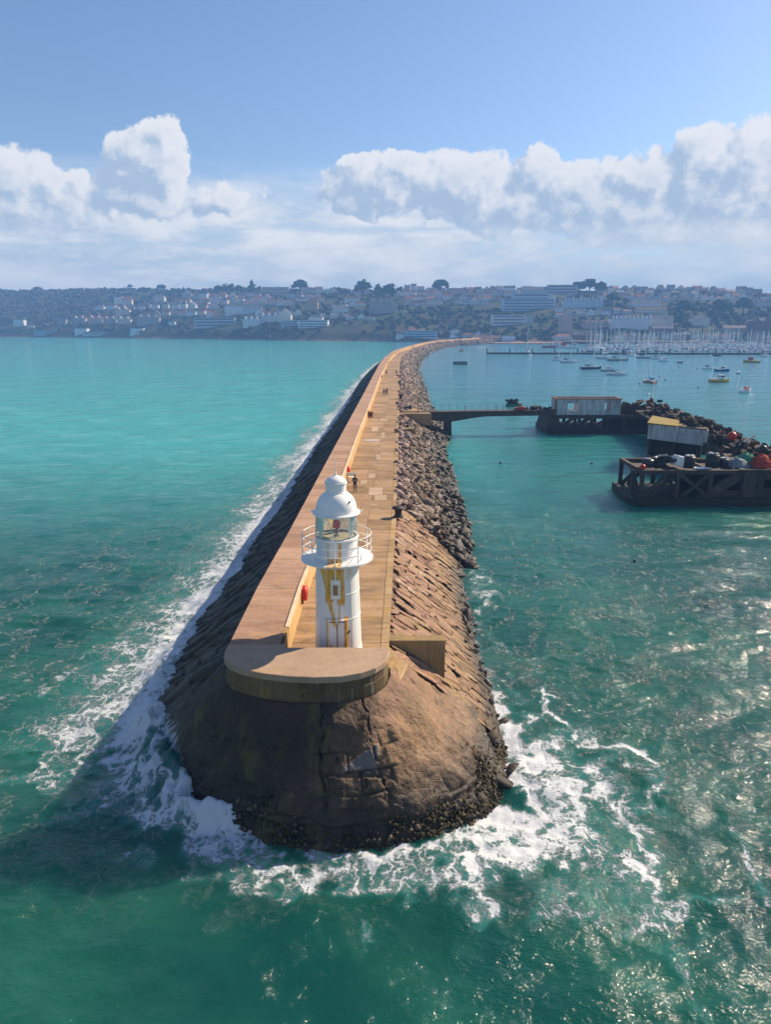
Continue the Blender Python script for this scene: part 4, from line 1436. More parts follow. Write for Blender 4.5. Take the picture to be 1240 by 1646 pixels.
# dome
MB().lathe([(1.05, 7.50), (1.17, 7.55), (1.19, 7.60), (1.16, 7.64), (1.0, 7.655)], n=64, cap=False).build('dome_gutter', M_white, lh, angle=30)
MB().lathe([(1.01, 7.64), (1.01, 7.82), (0.98, 8.02), (0.92, 8.19), (0.83, 8.35), (0.72, 8.48), (0.60, 8.57), (0.50, 8.62)], n=64, cap=False).build('dome', M_white, lh, smooth=True)
for a in (0.2, 2.9):
    MB().box((1.27 * cos(a), 1.27 * sin(a), 7.60), (0.12, 0.10, 0.09), a).build('gutter_spout', M_white, lh, bevel=0.02)
MB().lathe([(0.52, 8.61), (0.52, 8.66), (0.50, 8.67), (0.50, 8.86), (0.51, 8.87), (0.51, 9.04), (0.56, 9.06), (0.56, 9.11)], n=40).build('vent', M_white, lh, angle=30)
MB().lathe([(0.53, 9.10), (0.50, 9.19), (0.42, 9.29), (0.30, 9.37), (0.15, 9.42), (0.05, 9.46), (0.03, 9.5)], n=40).build('vent_cap', M_white, lh, smooth=True)
MB().tube((0, 0, 9.45), (0, 0, 10.28), 0.030, 0.008).tube((0, 0, 9.5), (0, 0, 9.56), 0.06, 0.045).build('lightning_rod', M_white, lh)
MB().tube((0.62, -0.62, 8.20), (0.76, -0.60, 8.28), 0.02).tube((0.66, -0.68, 8.22), (0.70, -0.55, 8.30), 0.015).tube((0.80, -.52, 8.27), (0.84, -.5, 8.36), 0.02).build('bracket', M_iron, lh)

# ------------------------------------------------------------------ people
def person(x, y, z, face, jacket, legs, label, group=None, h=1.75, walk=0.0, phone=False, lean=0.0):
    root = tag(empty('person', (x, y, z), face), label, 'person', group)
    k = h / 1.75
    J = {'pel': (0, 0, .93), 'sp': (0, -.01, 1.12), 'ch': (0, 0, 1.33), 'nk': (0, 0, 1.47), 'hd0': (0, -.01, 1.56), 'hd': (0, -.02, 1.66),
         'sl': (-.19, 0, 1.40), 'sr': (.19, 0, 1.40), 'hl': (-.10, 0, .88), 'hr': (.10, 0, .88)}
    wl, wr = walk, -walk
    for sd, w_ in (('l', wl), ('r', wr)):
        sx = -1 if sd == 'l' else 1
        J['k' + sd] = (sx * .11, -.05 - .18 * w_ * 1, .49)
        J['a' + sd] = (sx * .12, -.32 * w_ + (.10 if w_ < 0 else 0), .08 + (.06 if w_ < 0 else 0))
        J['t' + sd] = (sx * .13, J['a' + sd][1] - .16, .035)
        if phone:
            J['e' + sd] = (sx * .27, -.05, 1.13); J['w' + sd] = (sx * .08, -.27, 1.22); J['f' + sd] = (sx * .03, -.33, 1.26)
        else:
            J['e' + sd] = (sx * .25, .04 + .10 * w_, 1.12); J['w' + sd] = (sx * .27, -.04 + .25 * w_, .88); J['f' + sd] = (sx * .27, -.07 + .28 * w_, .80)
    R = {'pel': .155, 'sp': .135, 'ch': .155, 'nk': .058, 'hd0': .075, 'hd': .095, 'sl': .075, 'sr': .075, 'hl': .10, 'hr': .10}
    for sd in 'lr':
        R.update({'k' + sd: .065, 'a' + sd: .045, 't' + sd: .035, 'e' + sd: .05, 'w' + sd: .036, 'f' + sd: .030})
    E_ = [('pel', 'sp'), ('sp', 'ch'), ('ch', 'nk'), ('nk', 'hd0'), ('hd0', 'hd'), ('ch', 'sl'), ('ch', 'sr'), ('pel', 'hl'), ('pel', 'hr')]
    for sd in 'lr':
        E_ += [('s' + sd, 'e' + sd), ('e' + sd, 'w' + sd), ('w' + sd, 'f' + sd), ('h' + sd, 'k' + sd), ('k' + sd, 'a' + sd), ('a' + sd, 't' + sd)]
    # fingers
    for sd in 'lr':
        sx = -1 if sd == 'l' else 1
        fx_, fy, fz = J['f' + sd]
        for q in range(4):
            nm = 'g%d%s' % (q, sd)
            if phone: J[nm] = (fx_ - sx * .02, fy - .02, fz + .03 - q * .018)
            else: J[nm] = (fx_ - sx * .01, fy - .035 + q * .02, fz - .085 + abs(q - 1.5) * .01)
            R[nm] = .009; E_.append(('f' + sd, nm))
        J['th' + sd] = (fx_ - sx * .03, fy - .05, fz - .02 + (.05 if phone else 0)); R['th' + sd] = .011; E_.append(('f' + sd, 'th' + sd))
    names = list(J)
    me = bpy.data.meshes.new('body')
    me.from_pydata([tuple(c * k for c in J[n]) for n in names], [(names.index(a), names.index(b)) for a, b in E_], [])
    me.materials.append(M_skin); me.materials.append(jacket); me.materials.append(legs)
    o = link('body', me, root)
    sk = o.modifiers.new('skin', 'SKIN')
    sv_ = me.skin_vertices[0].data
    for i, n in enumerate(names):
        r = R[n] * k
        sv_[i].radius = (r, r)
        sv_[i].use_root = (n == 'pel')
    sk.use_smooth_shade = True
    sb_ = o.modifiers.new('sub', 'SUBSURF'); sb_.levels = 1; sb_.render_levels = 1
    dg = bpy.context.evaluated_depsgraph_get()
    em = bpy.data.meshes.new_from_object(o.evaluated_get(dg))
    o.modifiers.clear()
    old = o.data
    o.data = em
    bpy.data.meshes.remove(old)
    em.name = 'body'
    em.materials.clear()
    for m_ in (M_skin, jacket, legs, M_iron): em.materials.append(m_)
    for p in em.polygons:
        c = p.center / k
        arm = abs(c.x) > .17 or (phone and c.y < -.2)
        if c.z > 1.50: mi = 0
        elif c.z > .93: mi = 1
        elif c.z < .09: mi = 3
        else: mi = 2
        if (not phone and abs(c.x) > .22 and c.z < .87) or (phone and c.y < -.30 and c.z > 1): mi = 0
        elif not phone and abs(c.x) > .215 and c.z < 1.3: mi = 1
        p.material_index = mi
    V_, F_ = BV[0]
    hm = MB()
    hm.lathe([(.02, 1.785 * k), (.07 * k, 1.765 * k), (.105 * k, 1.70 * k), (.108 * k, 1.63 * k), (.09 * k, 1.59 * k)], c=(0, .012, 0), n=14)
    hair = hm.build('hair', M_hair, root, smooth=True)
    fm2 = MB().box((0, -.115 * k, 1.64 * k), (.024, .03, .05))
    fm2.build('nose', M_skin, root, bevel=.008)
    ee = MB()
    for sx in (-.035, .035): ee.box((sx, -.105 * k, 1.665 * k), (.022, .012, .010))
    ee.box((0, -.105 * k, 1.60 * k), (.045, .010, .010)).build('eyes_and_mouth', M_hair, root)
    for sx in (-.10, .10): MB().box((sx * k, -.01, 1.645 * k), (.02, .04, .055)).build('ear', M_skin, root, bevel=.008)
    if phone:
        MB().box((0, -.36, 1.29), (.075, .012, .15), rx=.5).build('phone', M_phone, root)
    return root


x_, y_ = at(571, 790.5, Z_DECK)
person(x_, y_, Z_DECK, 0.05, M_navy, M_jeans, 'person in dark clothes standing by the wall looking at a phone', h=1.75, phone=True)
x_, y_ = at(617.5, 636, Z_DECK)
person(x_, y_, Z_DECK, pi, M_purple, M_jeans, 'person in purple jacket, left one of the strolling pair', 'pair walking side by side', 1.68, 0.5)
x_, y_ = at(621.8, 636, Z_DECK)
person(x_, y_, Z_DECK, pi, M_navy, M_jeans, 'person in dark coat, right one of the strolling pair', 'pair walking side by side', 1.80, -0.5)
for (px_, py_, f, ja, lab, h_) in [(621.5, 603, 0, M_navy, 'person in black walking close along the high wall', 1.75),
                                  (637.5, 603, 0, M_navy, 'person in dark clothes walking near the rocks edge', 1.75),
                                  (662.5, 559.6, 0, M_navy, 'left person of the dark pair on the far bend', 1.8),
                                  (665.5, 559.6, 0, M_navy, 'right person of the dark pair on the far bend', 1.75),
                                  (673, 554.6, 0, M_purple, 'left person of the farthest group past the bend', 1.75),
                                  (676, 554.6, 0, M_navy, 'right person of the farthest group past the bend', 1.8)]:
    x_, y_ = at(px_, py_, Z_DECK)
    person(x_, y_, Z_DECK, f, ja, M_jeans, lab, 'walkers far along the breakwater', h_, random.choice([-.5, .5]))

# ------------------------------------------------------------------ bollards, lifebuoy housings, notice frame
def bollard(x, y, s, label, m=M_iron):
    r = tag(empty('bollard', (x, y, Z_DECK + .02)), label, 'bollard', 'iron mooring bollards on the deck edge')
    MB().lathe([(.40, 0), (.40, .05), (.30, .08), (.27, .25), (.28, .50), (.34, .60)], n=24).build('post', m, r, angle=35).scale = (s,) * 3
    MB().lathe([(.34, .60), (.44, .66), (.45, .74), (.36, .82), (.12, .86)], c=(-.04, 0, 0), n=24).build('cap', m, r, angle=35).scale = (s,) * 3
    return r


x_, y_ = at(640.5, 831, Z_DECK); bollard(x_, y_, 1.15, 'large black iron bollard on the deck edge nearest the lighthouse')
x_, y_ = at(645.2, 641, Z_DECK); bollard(x_ - .1, y_, 1.3, 'dark bollard on the rocky edge beyond the footbridge')
x_, y_ = at(644.5, 617, Z_DECK); bollard(x_ - .4, y_, 1.0, 'small dark bollard on the edge between two rock heaps farther on')
x_, y_ = at(592.8, 671, Z_DECK); bollard(x_ - .1, y_, 1.4, 'rusty post at foot of the wall, left of a close pair', M_rust)
x_, y_ = at(597.0, 670.5, Z_DECK); bollard(x_, y_, 1.25, 'rusty post at foot of the wall, right of a close pair', M_rust)


def housing(px_, py_, z, s, label):
    x_, y_ = at(px_, py_, z)
    x_ = float(xi(y_)) + .02
    r = tag(empty('lifebuoy_housing', (x_, y_, Z_DECK)), label, 'lifebuoy housing', 'red lifebuoy housings along the wall')
    mb = MB()
    prof = []
    for k in range(28):
        a = 2 * pi * k / 28
        prof.append((cos(a), sin(a)))
    V = []
    for (xx, sc_) in ((0.0, .90), (.04, 1.0), (.22, 1.0), (.30, .92), (.33, .80)):
        V += [(xx, .40 * sc_ * c, .88 + .42 * sc_ * s2) for c, s2 in prof]
    Fc = [(j * 28 + k, j * 28 + (k + 1) % 28, (j + 1) * 28 + (k + 1) % 28, (j + 1) * 28 + k) for j in range(4) for k in range(28)]
    Fc += [tuple(range(112, 140))]
    mb.add(V, Fc).build('case', M_red, r, angle=40).scale = (1, s, s)
    MB().box((.04, 0, .40 * s), (.08, .10, .3)).box((.335, 0, .88 * s), (.02, .3, .05)).build('bracket', M_iron, r)


housing(492, 968, 5.6, 1.12, 'bright red round lifebuoy housing on the wall beside the lighthouse')
housing(566, 764, 5.6, 1.1, 'red lifebuoy housing on the wall behind the person with the phone')
housing(618, 608, 5.6, 1.15, 'orange red lifebuoy housing farther on, just before a lone walker')
housing(625.5, 586, 5.6, 1.2, 'faint red lifebuoy housing, third from the lighthouse end of the curve')
housing(635, 569.5, 5.6, 1.3, 'farthest red lifebuoy housing where the wall curves right')
x_, y_ = at(566.5, 777, Z_DECK)
nb_ = tag(empty('notice_frame', (x_ - .1, y_ + .8, Z_DECK)), 'white board on brown posts at the wall next to the standing person', 'notice board')
for sx in (-.45, .35): MB().box((sx, 0, .35), (.10, .10, .75)).build('post', M_wood, nb_)
MB().box((-.05, -.02, .85), (1.05, .06, .42)).build('board', M_white, nb_, bevel=.01)
MB().box((-.05, 0.1, .52), (1.0, .35, .05)).build('shelf', M_cream, nb_)
# post at the footbridge landing
x_, y_ = at(672.5, 664, 4.85)
tag(MB().tube((0, 0, 0), (0, 0, 3.2), .09, .06).box((0, 0, 3.2), (.5, .12, .12)).build('lamp_post', M_rust), 'thin rusty post at the landing of the footbridge', 'post').location = (x_, y_, 4.7)
bench_x, bench_y = at(656, 657.5, 4.85)
tag(MB().box((0, 0, .25), (1.6, .6, .5)).box((.5, .1, .6), (.5, .4, .4)).build('dark_box', M_iron, bevel=.03), 'low dark box standing on the footbridge landing', 'box').location = (bench_x, bench_y, 4.85)

# ------------------------------------------------------------------ footbridge and ruined jetty
br = tag(empty('footbridge', (12.6, 144.5, 0)), 'narrow dark footbridge on one pillar from breakwater to ruined jetty', 'footbridge')
def wl(mb, name, mat, root, **k):
    o = mb.build(name, mat, None, **k); o.parent = root; o.matrix_parent_inverse = Matrix.Translation(root.location).inverted(); return o
def bp(x): return 143.2 + (x - 3) * 0.115
mb = MB()
n = 24
prof = []
for k in range(n + 1):
    x = 3.0 + 32 * k / n
    d = 0.95 + 1.15 * max(0, 1 - abs(x - 12.6) / 8.0) ** 1.3 + (0.0)
    prof.append((x, d))
V = []
for x, d in prof:
    for yv in (-.95, .95):
        V += [(x, bp(x) + yv, 4.78), (x, bp(x) + yv, 4.78 - d)]
Fc = []
for k in range(n):
    a, b = 4 * k, 4 * (k + 1)
    Fc += [(a, a + 1, b + 1, b), (a + 2, b + 2, b + 3, a + 3), (a, b, b + 2, a + 2), (a + 1, a + 3, b + 3, b + 1)]
Fc += [(0, 2, 3, 1), (4 * n, 4 * n + 1, 4 * n + 3, 4 * n + 2)]
mb.add(V, Fc)
wl(mb, 'girder', M_oldconc, br)
x = 3.0
while x < 34.4:
    x2 = x + 2.0
    mb = MB(); mb.prism([(x + .02, bp(x) - 1.1), (x2 - .02, bp(x2) - 1.1), (x2 - .02, bp(x2) + 1.1), (x + .02, bp(x) + 1.1)], 4.784, 4.93)
    wl(mb, 'deck_slab', M_oldconc, br)
    x = x2
mb = MB(); mb.add([(12.0, 143.4, 3.3), (13.3, 143.4, 3.3), (13.3, 145.4, 3.3), (12.0, 145.4, 3.3), (11.75, 143.1, -.8), (13.5, 143.1, -.8), (13.5, 145.7, -.8), (11.75, 145.7, -.8)],
                  [(0, 1, 2, 3), (4, 7, 6, 5), (0, 4, 5, 1), (1, 5, 6, 2), (2, 6, 7, 3), (3, 7, 4, 0)])
wl(mb, 'pillar', M_oldconc, br)
for k in range(17):
    x = 8.2 + k * 1.6
    hh_ = random.uniform(.9, 1.25)
    for sgn in ((-1, 1) if k % 4 == 1 else (1,)):
        wl(MB().tube((x, bp(x) + sgn * .95, 4.93), (x, bp(x) + sgn * .95, 4.93 + hh_), .035, n=6), 'rail_post', M_rust, br)
o = tag(MB().box((0, 0, .28), (2.4, .8, .5)).box((.2, .02, .62), (1.2, .5, .2)).build('red_box', simple('faded_red', (.35, .045, .035), .7), bevel=.05), 'long red box lying on the footbridge deck', 'box')
o.location = (27.6, bp(27.6) - .3, 4.94)
mb = MB()
for k in range(26):
    mb.box((random.gauss(0, 1.2), random.gauss(0, .3), random.uniform(.1, .6) * max(.2, 1 - 0)), (random.uniform(.4, .9), .5, random.uniform(.2, .5)), random.uniform(0, 3), rx=random.uniform(-.5, .5))
o = tag(mb.build('net_heap', M_iron, bevel=.06), 'low dark heap of netting on the footbridge by the blockhouse', 'net heap'); o.location = (31.6, bp(31.6) + .2, 4.94)

jet = tag(empty('ruined_jetty', (44, 120, 0)), 'derelict dark concrete jetty with blockhouse, trestles and curved arm', 'jetty')
M_pale = concrete_mat('peeling_white_concrete', (0.34, 0.35, 0.37), (0.60, 0.60, 0.60), stain=(0.14, 0.08, 0.05), lich=0.04, streaks=0.5, across=0.0, dark=0.6)
M_yel = concrete_mat('yellow_lichen_concrete', (0.20, 0.15, 0.04), (0.32, 0.24, 0.07), lich=0.3, across=0.0)
def J(mb, name, mat, **k): return wl(mb, name, mat, jet, **k)
# platform A
J(MB().box((44.9, 152, 3.42), (22, 10.4, .76)), 'deck', M_oldconc)
J(MB().box((45.3, 151.8, .35), (23.6, 12.4, 1.5)), 'base', M_weed)
for x in (34.9,):
    J(MB().add([(34.0, 146.9, 3.04), (36.0, 146.9, 3.04), (36.0, 157, 3.04), (34.0, 157, 3.04), (33.2, 146.5, -.5), (36.6, 146.5, -.5), (36.6, 157.3, -.5), (33.2, 157.3, -.5)],
               [(0, 1, 2, 3), (4, 7, 6, 5), (0, 4, 5, 1), (1, 5, 6, 2), (2, 6, 7, 3), (3, 7, 4, 0)]), 'pier', M_oldconc)
for x in (39.4, 42.8, 46.2, 49.6, 54.6):
    J(MB().box((x, 147.3, 2.05), (.55, .6, 1.95)), 'column', M_oldconc)
    J(MB().box((x, 156.6, 2.05), (.55, .6, 1.95)), 'column', M_oldconc)
for a, b in ((36.2, 39.2), (39.8, 42.6), (43.1, 46.0)):
    J(MB().beam((a, 147.6, 1.1), (b, 147.6, 3.0), .3, .35), 'brace', M_oldconc)
    J(MB().beam((a, 156.3, 1.1), (b, 156.3, 3.0), .3, .35), 'brace', M_oldconc)
J(MB().box((51.3, 150.5, 2.05), (9.0, 5, 1.98)), 'infill_wall', M_weed)
# blockhouse: roofless walls with two openings
bx0, bx1, by0, by1, bz0, bz1 = 35.2, 48.6, 147.0, 151.2, 3.80, 7.0
def wall_with_holes(name, y, holes, t=.32):
    xs_ = sorted(set([bx0, bx1] + [h for ho in holes for h in ho[:2]]))
    mb = MB()
    for a, b in zip(xs_[:-1], xs_[1:]):
        ho = [q for q in holes if abs(q[0] - a) < 1e-6]
        if ho:
            z0, z1 = ho[0][2:]
            mb.box(((a + b) / 2, y, (bz0 + z0) / 2), (b - a, t, z0 - bz0)); mb.box(((a + b) / 2, y, (bz1 + z1) / 2), (b - a, t, bz1 - z1))
        else:
            mb.box(((a + b) / 2, y, (bz0 + bz1) / 2), (b - a, t, bz1 - bz0))
    J(mb, name, M_pale)
wall_with_holes('blockhouse_wall', by0 + .16, [(37.6, 39.8, 4.7, 6.2), (45.2, 46.6, 4.7, 6.3)])
wall_with_holes('blockhouse_wall', by1 - .16, [(37.3, 40.0, 4.5, 6.4), (45.0, 46.9, 4.5, 6.4)])
for x in (bx0 + .16, bx1 - .16):
    J(MB().box((x, (by0 + by1) / 2, (bz0 + bz1) / 2), (.32, by1 - by0 - .66, bz1 - bz0)), 'blockhouse_wall', M_pale)
for yv in (by0 + .1, by1 - .1): J(MB().box(((bx0 + bx1) / 2, yv, bz1 + .09), (bx1 - bx0 + .3, .45, .17)), 'roof_beam', M_rust)
for x in (bx0 + .1, bx1 - .1): J(MB().box((x, (by0 + by1) / 2, bz1 + .085), (.4, by1 - by0 - .66, .16)), 'roof_beam', M_rust)
J(MB().box((bx0 - .06, by0 - .02, (bz0 + bz1) / 2), (.3, .3, bz1 - bz0)), 'corner_post', M_rust)
# arm B
MBp = MB(); MBp.prism([(51.5, 146.7), (47.6, 120), (48.4, 112), (46.4, 97), (44.4, 90), (54, 90), (56, 112), (61, 146.7)], 4.2, 4.8); J(MBp, 'arm_deck', M_oldconc)
for (x, y) in ((48.6, 110), (47.6, 100), (46.6, 93.5), (50, 122), (51, 132), (53, 142)):
    J(MB().box((x, y, 1.8), (.8, .8, 4.8)), 'arm_column', M_oldconc)
    J(MB().box((x + 5.5, y, 1.8), (.8, .8, 4.8)), 'arm_column', M_oldconc)
J(MB().beam((47.4, 103, 3.9), (44.9, 90.5, 4.1), .35, .45), 'edge_beam', M_rust)
# block with yellow roof
fp = [(41.6, 112), (47.9, 104.6), (50.6, 112), (45.6, 121)]
MBp = MB(); MBp.prism(fp, 4.3, 6.62); J(MBp, 'hut_wall', M_pale)
MBp = MB(); MBp.prism([(41.4, 112), (44.6, 108.4), (48.6, 112), (45.6, 121.3)], 6.624, 6.84); J(MBp, 'hut_roof', M_yel)
MBp = MB(); MBp.prism([(44.8, 108.3), (47.8, 104.8), (50.4, 112), (48.8, 112)], 6.624, 6.80); J(MBp, 'hut_top', M_oldconc)
MBp = MB(); MBp.prism([(43, 113.5), (48.0, 107.5), (50, 113), (46, 119)], -.6, 4.29); J(MBp, 'hut_pier', M_weed)
for p_ in ((42.5, 113), (45.2, 110), (47.6, 106.6)): J(MB().box((p_[0], p_[1], 1.8), (.5, .5, 4.95)), 'hut_column', M_oldconc)
# platform C: trestle
zt, y0c, y1c = 4.45, 86.0, 94.0
def cbeam(a, b, w=.34, h=.42, nm='brace'): J(MB().beam(a, b, w, h), nm, M_oldconc)
for yv in (y0c, y1c):
    J(MB().box((38.2, yv, zt - .25), (13.4, .5, .5)), 'top_beam', M_oldconc)
    for x in (31.8, 36.2, 40.3):
        J(MB().box((x, yv, 2.5), (.45, .45, 3.4)), 'post', M_oldconc)
    cbeam((32.1, yv + .05, 1.0), (35.0, yv + .05, 4.0)); cbeam((33.0, yv + .3, 1.0), (36.1, yv + .3, 4.0))
    cbeam((36.4, yv, 4.0), (40.2, yv, 1.0)); cbeam((36.9, yv + .05, 1.0), (40.1, yv + .05, 3.9))
for x in (31.8, 36.2, 40.3):
    J(MB().box((x, 90, zt - .25), (.45, 7.4, .5)), 'cross_beam', M_oldconc)
    cbeam((x, 86.4, 1.0), (x, 89.8, 3.9))
J(MB().box((31.2, 87.4, 2.5), (.35, .4, 3.4)), 'post', M_oldconc)
J(MB().box((43.0, 90, .25), (24.0, 9.6, 1.5)), 'base', M_weed)
J(MB().add([(30.5, 87.5, .7), (31.0, 85.0, .95), (31.0, 94.8, .95), (30.3, 88.5, -.6), (31.0, 84.9, -.6), (31.0, 94.9, -.6)], [(0, 1, 2), (3, 5, 4), (0, 3, 4, 1), (1, 4, 5, 2), (2, 5, 3, 0)]), 'toe', M_weed)
J(MB().box((38.0, 90.2, zt - .58), (12.4, 7.2, .12)), 'deck', M_oldconc)
# big haunch with triangular hole and solid wall right
J(MB().add([(38.9, 85.9, 1.0), (43.4, 85.9, 4.1), (44.2, 85.9, 4.1), (44.2, 85.9, 3.3), (40.8, 85.9, 1.0), (38.9, 86.5, 1.0), (43.4, 86.5, 4.1), (44.2, 86.5, 4.1), (44.2, 86.5, 3.3), (40.8, 86.5, 1.0)],
           [(0, 4, 3, 1), (1, 3, 2), (5, 6, 8, 9), (6, 7, 8), (0, 1, 6, 5), (1, 2, 7, 6), (0, 5, 9, 4), (3, 4, 9, 8)]), 'haunch', M_oldconc)
J(MB().add([(40.2, 86.0, 1.0), (44.2, 86.0, 1.0), (44.2, 86.0, 1.9), (42.2, 86.0, 1.9), (40.2, 86.4, 1.0), (44.2, 86.4, 1.0), (44.2, 86.4, 1.9), (42.2, 86.4, 1.9)],
           [(0, 1, 2, 3), (7, 6, 5, 4), (0, 4, 5, 1), (3, 2, 6, 7), (0, 3, 7, 4)]), 'haunch', M_oldconc)
J(MB().box((45.0, 86.0, 2.6), (1.6, .9, 3.3)), 'pier', M_oldconc)
J(MB().box((51.0, 86.3, 1.5), (10.4, .7, 1.1)), 'wall', M_oldconc)
J(MB().box((51.0, 86.3, 3.75), (10.4, .7, 1.0)), 'wall', M_oldconc)
for x in (46.6, 50.2, 53.8): J(MB().box((x, 86.32, 2.65), (.8, .6, 1.2)), 'pier', M_oldconc)
J(MB().box((50.0, 90.2, 4.42), (12.6, 9.0, .24)), 'deck', M_oldconc)
J(MB().box((48, 93.8, 2.5), (17, .6, 3.6)), 'back_wall', M_weed)

# things on the platform
def drum(x, y, z, r, h, lab, m=None):
    m = m or M_iron
    o = tag(empty('tub', (x, y, z)), lab, 'tub', 'black tubs on the near platform')
    MB().lathe([(r * .92, 0), (r, .1), (r, h * .5), (r * 1.02, h * .52), (r, h * .55), (r, h * .9), (r * .8, h)], n=20).build('tub_body', m, o, angle=35)
    mb = MB()
    for k in range(7): mb.box((random.uniform(-.6, .6) * r, random.uniform(-.5, .5) * r, h + .05), (.35, .25, .16), random.uniform(0, 3), rx=random.uniform(-.4, .4))
    mb.build('contents', simple('pale_rope', (.45, .45, .48), .8) if 'pale_rope' not in MATS else MATS['pale_rope'], o, bevel=.03)
M_black = simple('black_plastic', (0.02, 0.021, 0.024), 0.45, var=0.15)
drum(38.0, 87.5, zt, .75, 1.5, 'black tub with rope on top beside the white bag', M_black)
drum(41.0, 87.6, zt, .80, 1.75, 'tallest black tub, alone in the middle of the platform', M_black)
drum(42.6, 88.0, zt, .6, 1.1, 'short black tub to the right of the tallest tub', M_black)
drum(33.0, 87.8, zt, .7, 1.05, 'low black tub by the red buoy at the platform corner', M_black)
mb = MB()
for k in range(30):
    f = k / 30
    mb.box((random.gauss(0, .8), random.gauss(0, .5), random.uniform(.1, 1.4) * (1 - .2 * random.random())), (random.uniform(.5, 1.1), .8, random.uniform(.3, .6)), random.uniform(0, 3), rx=random.uniform(-.5, .5), ry=random.uniform(-.5, .5))
o = tag(mb.build('tarpaulin_heap', M_black, bevel=.08), 'black plastic covered heap at the left of the platform', 'heap'); o.location = (35.0, 88.2, zt)
o = tag(MB().box((0, 0, .85), (1.25, 1.1, 1.3), .3, ry=.28).build('white_bag', M_white, bevel=.12), 'white bulk bag tilted between the black tubs', 'bag'); o.location = (36.7, 87.6, zt)
V, Fc = BV[2]
bm = bmesh.new(); bmesh.ops.create_uvsphere(bm, u_segments=20, v_segments=14, radius=1); sph_me = bpy.data.meshes.new('float'); bm.to_mesh(sph_me); bm.free()
sph_me.polygons.foreach_set('use_smooth', np.ones(len(sph_me.polygons), dtype=bool)); sph_me.attributes.new('rnd', 'FLOAT', 'POINT')
def ball(name, x, y, z, r, mat, lab, cat, grp=None, sq=1.0):
    m_ = sph_me.copy(); m_.materials.append(mat)
    o = link(name, m_); o.location = (x, y, z); o.scale = (r, r, r * sq)
    return tag(o, lab, cat, grp)
ball('buoy', 31.9, 86.4, zt + .28, .36, M_red, 'red round buoy on the corner of the near platform', 'buoy')
o = tag(MB().box((0, 0, .06), (2.2, .9, .1), .1).build('white_board', M_white), 'white board lying flat between the black tubs', 'board'); o.location = (39.5, 87.0, zt)
def netheap(x, y, z, sx, sy, sz, mat, lab, n=140):
    mb = MB()
    for k in range(n):
        a = random.uniform(0, 2 * pi); r = sqrt(random.random())
        h_ = sz * (1 - r * r) * random.uniform(.3, 1)
        p = Vector((sx * r * cos(a), sy * r * sin(a), h_))
        q = p + Vector((random.gauss(0, .35), random.gauss(0, .35), random.gauss(0, .12)))
        mb.tube(p, q, random.uniform(.05, .13), random.uniform(.04, .1), n=5)
    mb.lathe([(sx * .95, 0), (sx * .8, sz * .35), (sx * .45, sz * .75), (.05, sz * .92)], n=12)
    o = tag(mb.build('net_heap', mat), lab, 'net heap', 'nets heaped on the near platform'); o.location = (x, y, z)
    return o
netheap(44.6, 88.2, zt, 1.5, 1.2, 1.2, simple('white_net', (.22, .27, .29), .9, rndvar=.5), 'pale grey and teal net heap beside the orange net')
netheap(47.2, 87.6, zt + .1, 1.3, 1.1, 1.8, simple('orange_net', (.36, .05, .025), .9, rndvar=.3), 'bright orange red net heap at the right edge')
netheap(46.0, 89.2, zt + .1, 1.5, 1.2, 1.7, simple('green_net', (.03, .16, .09), .9, rndvar=.3), 'green net heap behind the orange net')
netheap(49.8, 88.6, zt + .1, 1.6, 1.4, 1.6, simple('mixed_net', (.10, .09, .12), .9, rndvar=.5), 'dark mixed net heap right of the orange net')

# crab pots: three kinds, many copies
def pot_mesh(net_mat, frame_mat):
    r = empty('crab_pot')
    mb = MB()
    n = 10
    V = []
    for x in (-.36, .36):
        for k in range(n + 1):
            a = pi * k / n
            V.append((x, .27 * cos(a), .08 + .36 * sin(a)))
        V += [(x, -.27, 0.03), (x, .27, 0.03)]
    m_ = n + 3
    Fc = [tuple(range(m_ - 1, -1, -1)), tuple(range(m_, 2 * m_))] + [(k, (k + 1) % m_, m_ + (k + 1) % m_, m_ + k) for k in range(m_)]
    mb.add(V, Fc)
    mb.build('netting', net_mat, r)
    fb = MB()
    for x in (-.37, 0, .37):
        pts = [(x, .285 * cos(pi * k / 8), .08 + .375 * sin(pi * k / 8)) for k in range(9)]
        for a, b in zip(pts[:-1], pts[1:]): fb.tube(a, b, .028, n=5, cap=False)
    for yv in (-.285, .285): fb.tube((-.4, yv, .04), (.4, yv, .04), .03, n=5)
    fb.build('frame', frame_mat, r)
    return r
M_netd = simple('dark_pot_netting', (.035, .028, .028), .9, var=.5, nscale=9, bump=.8)
pots = [pot_mesh(M_netd, simple('brown_frame', (.10, .05, .035), .8)), pot_mesh(simple('green_netting', (.03, .07, .04), .9, var=.5), M_iron),
        pot_mesh(simple('rust_netting', (.14, .055, .03), .9, var=.5), simple('orange_frame', (.35, .12, .04), .8))]
plist = []
def arm_heap(n, x0, y0, x1, y1, w, base, hmax, sec=''):
    for k in range(n):
        f = random.random(); c = random.gauss(0, .42)
        c = max(-1, min(1, c))
        x = x0 + (x1 - x0) * f + c * w; y = y0 + (y1 - y0) * f + random.uniform(-.6, .6)
        z = base + (1 - c * c) * hmax * random.uniform(.1, 1.0)
        plist.append((x, y, z, sec))
arm_heap(52, 50.0, 149.5, 58, 148.5, 0.6, 3.8, 2.6, 'tumbled in the far heap right of the blockhouse')
arm_heap(45, 54, 146, 52.0, 122, 2.2, 4.8, 1.9, 'tumbled on the bend behind the yellow roofed hut')
arm_heap(100, 52.0, 122, 49.5, 99, 2.4, 4.8, 1.9, 'tumbled on the arm right of the yellow roofed hut')
for q_ in range(26): plist.append((random.uniform(46.6, 50.2), random.uniform(107, 113), random.uniform(6.75, 7.3), 'piled on the roof of the white walled hut'))
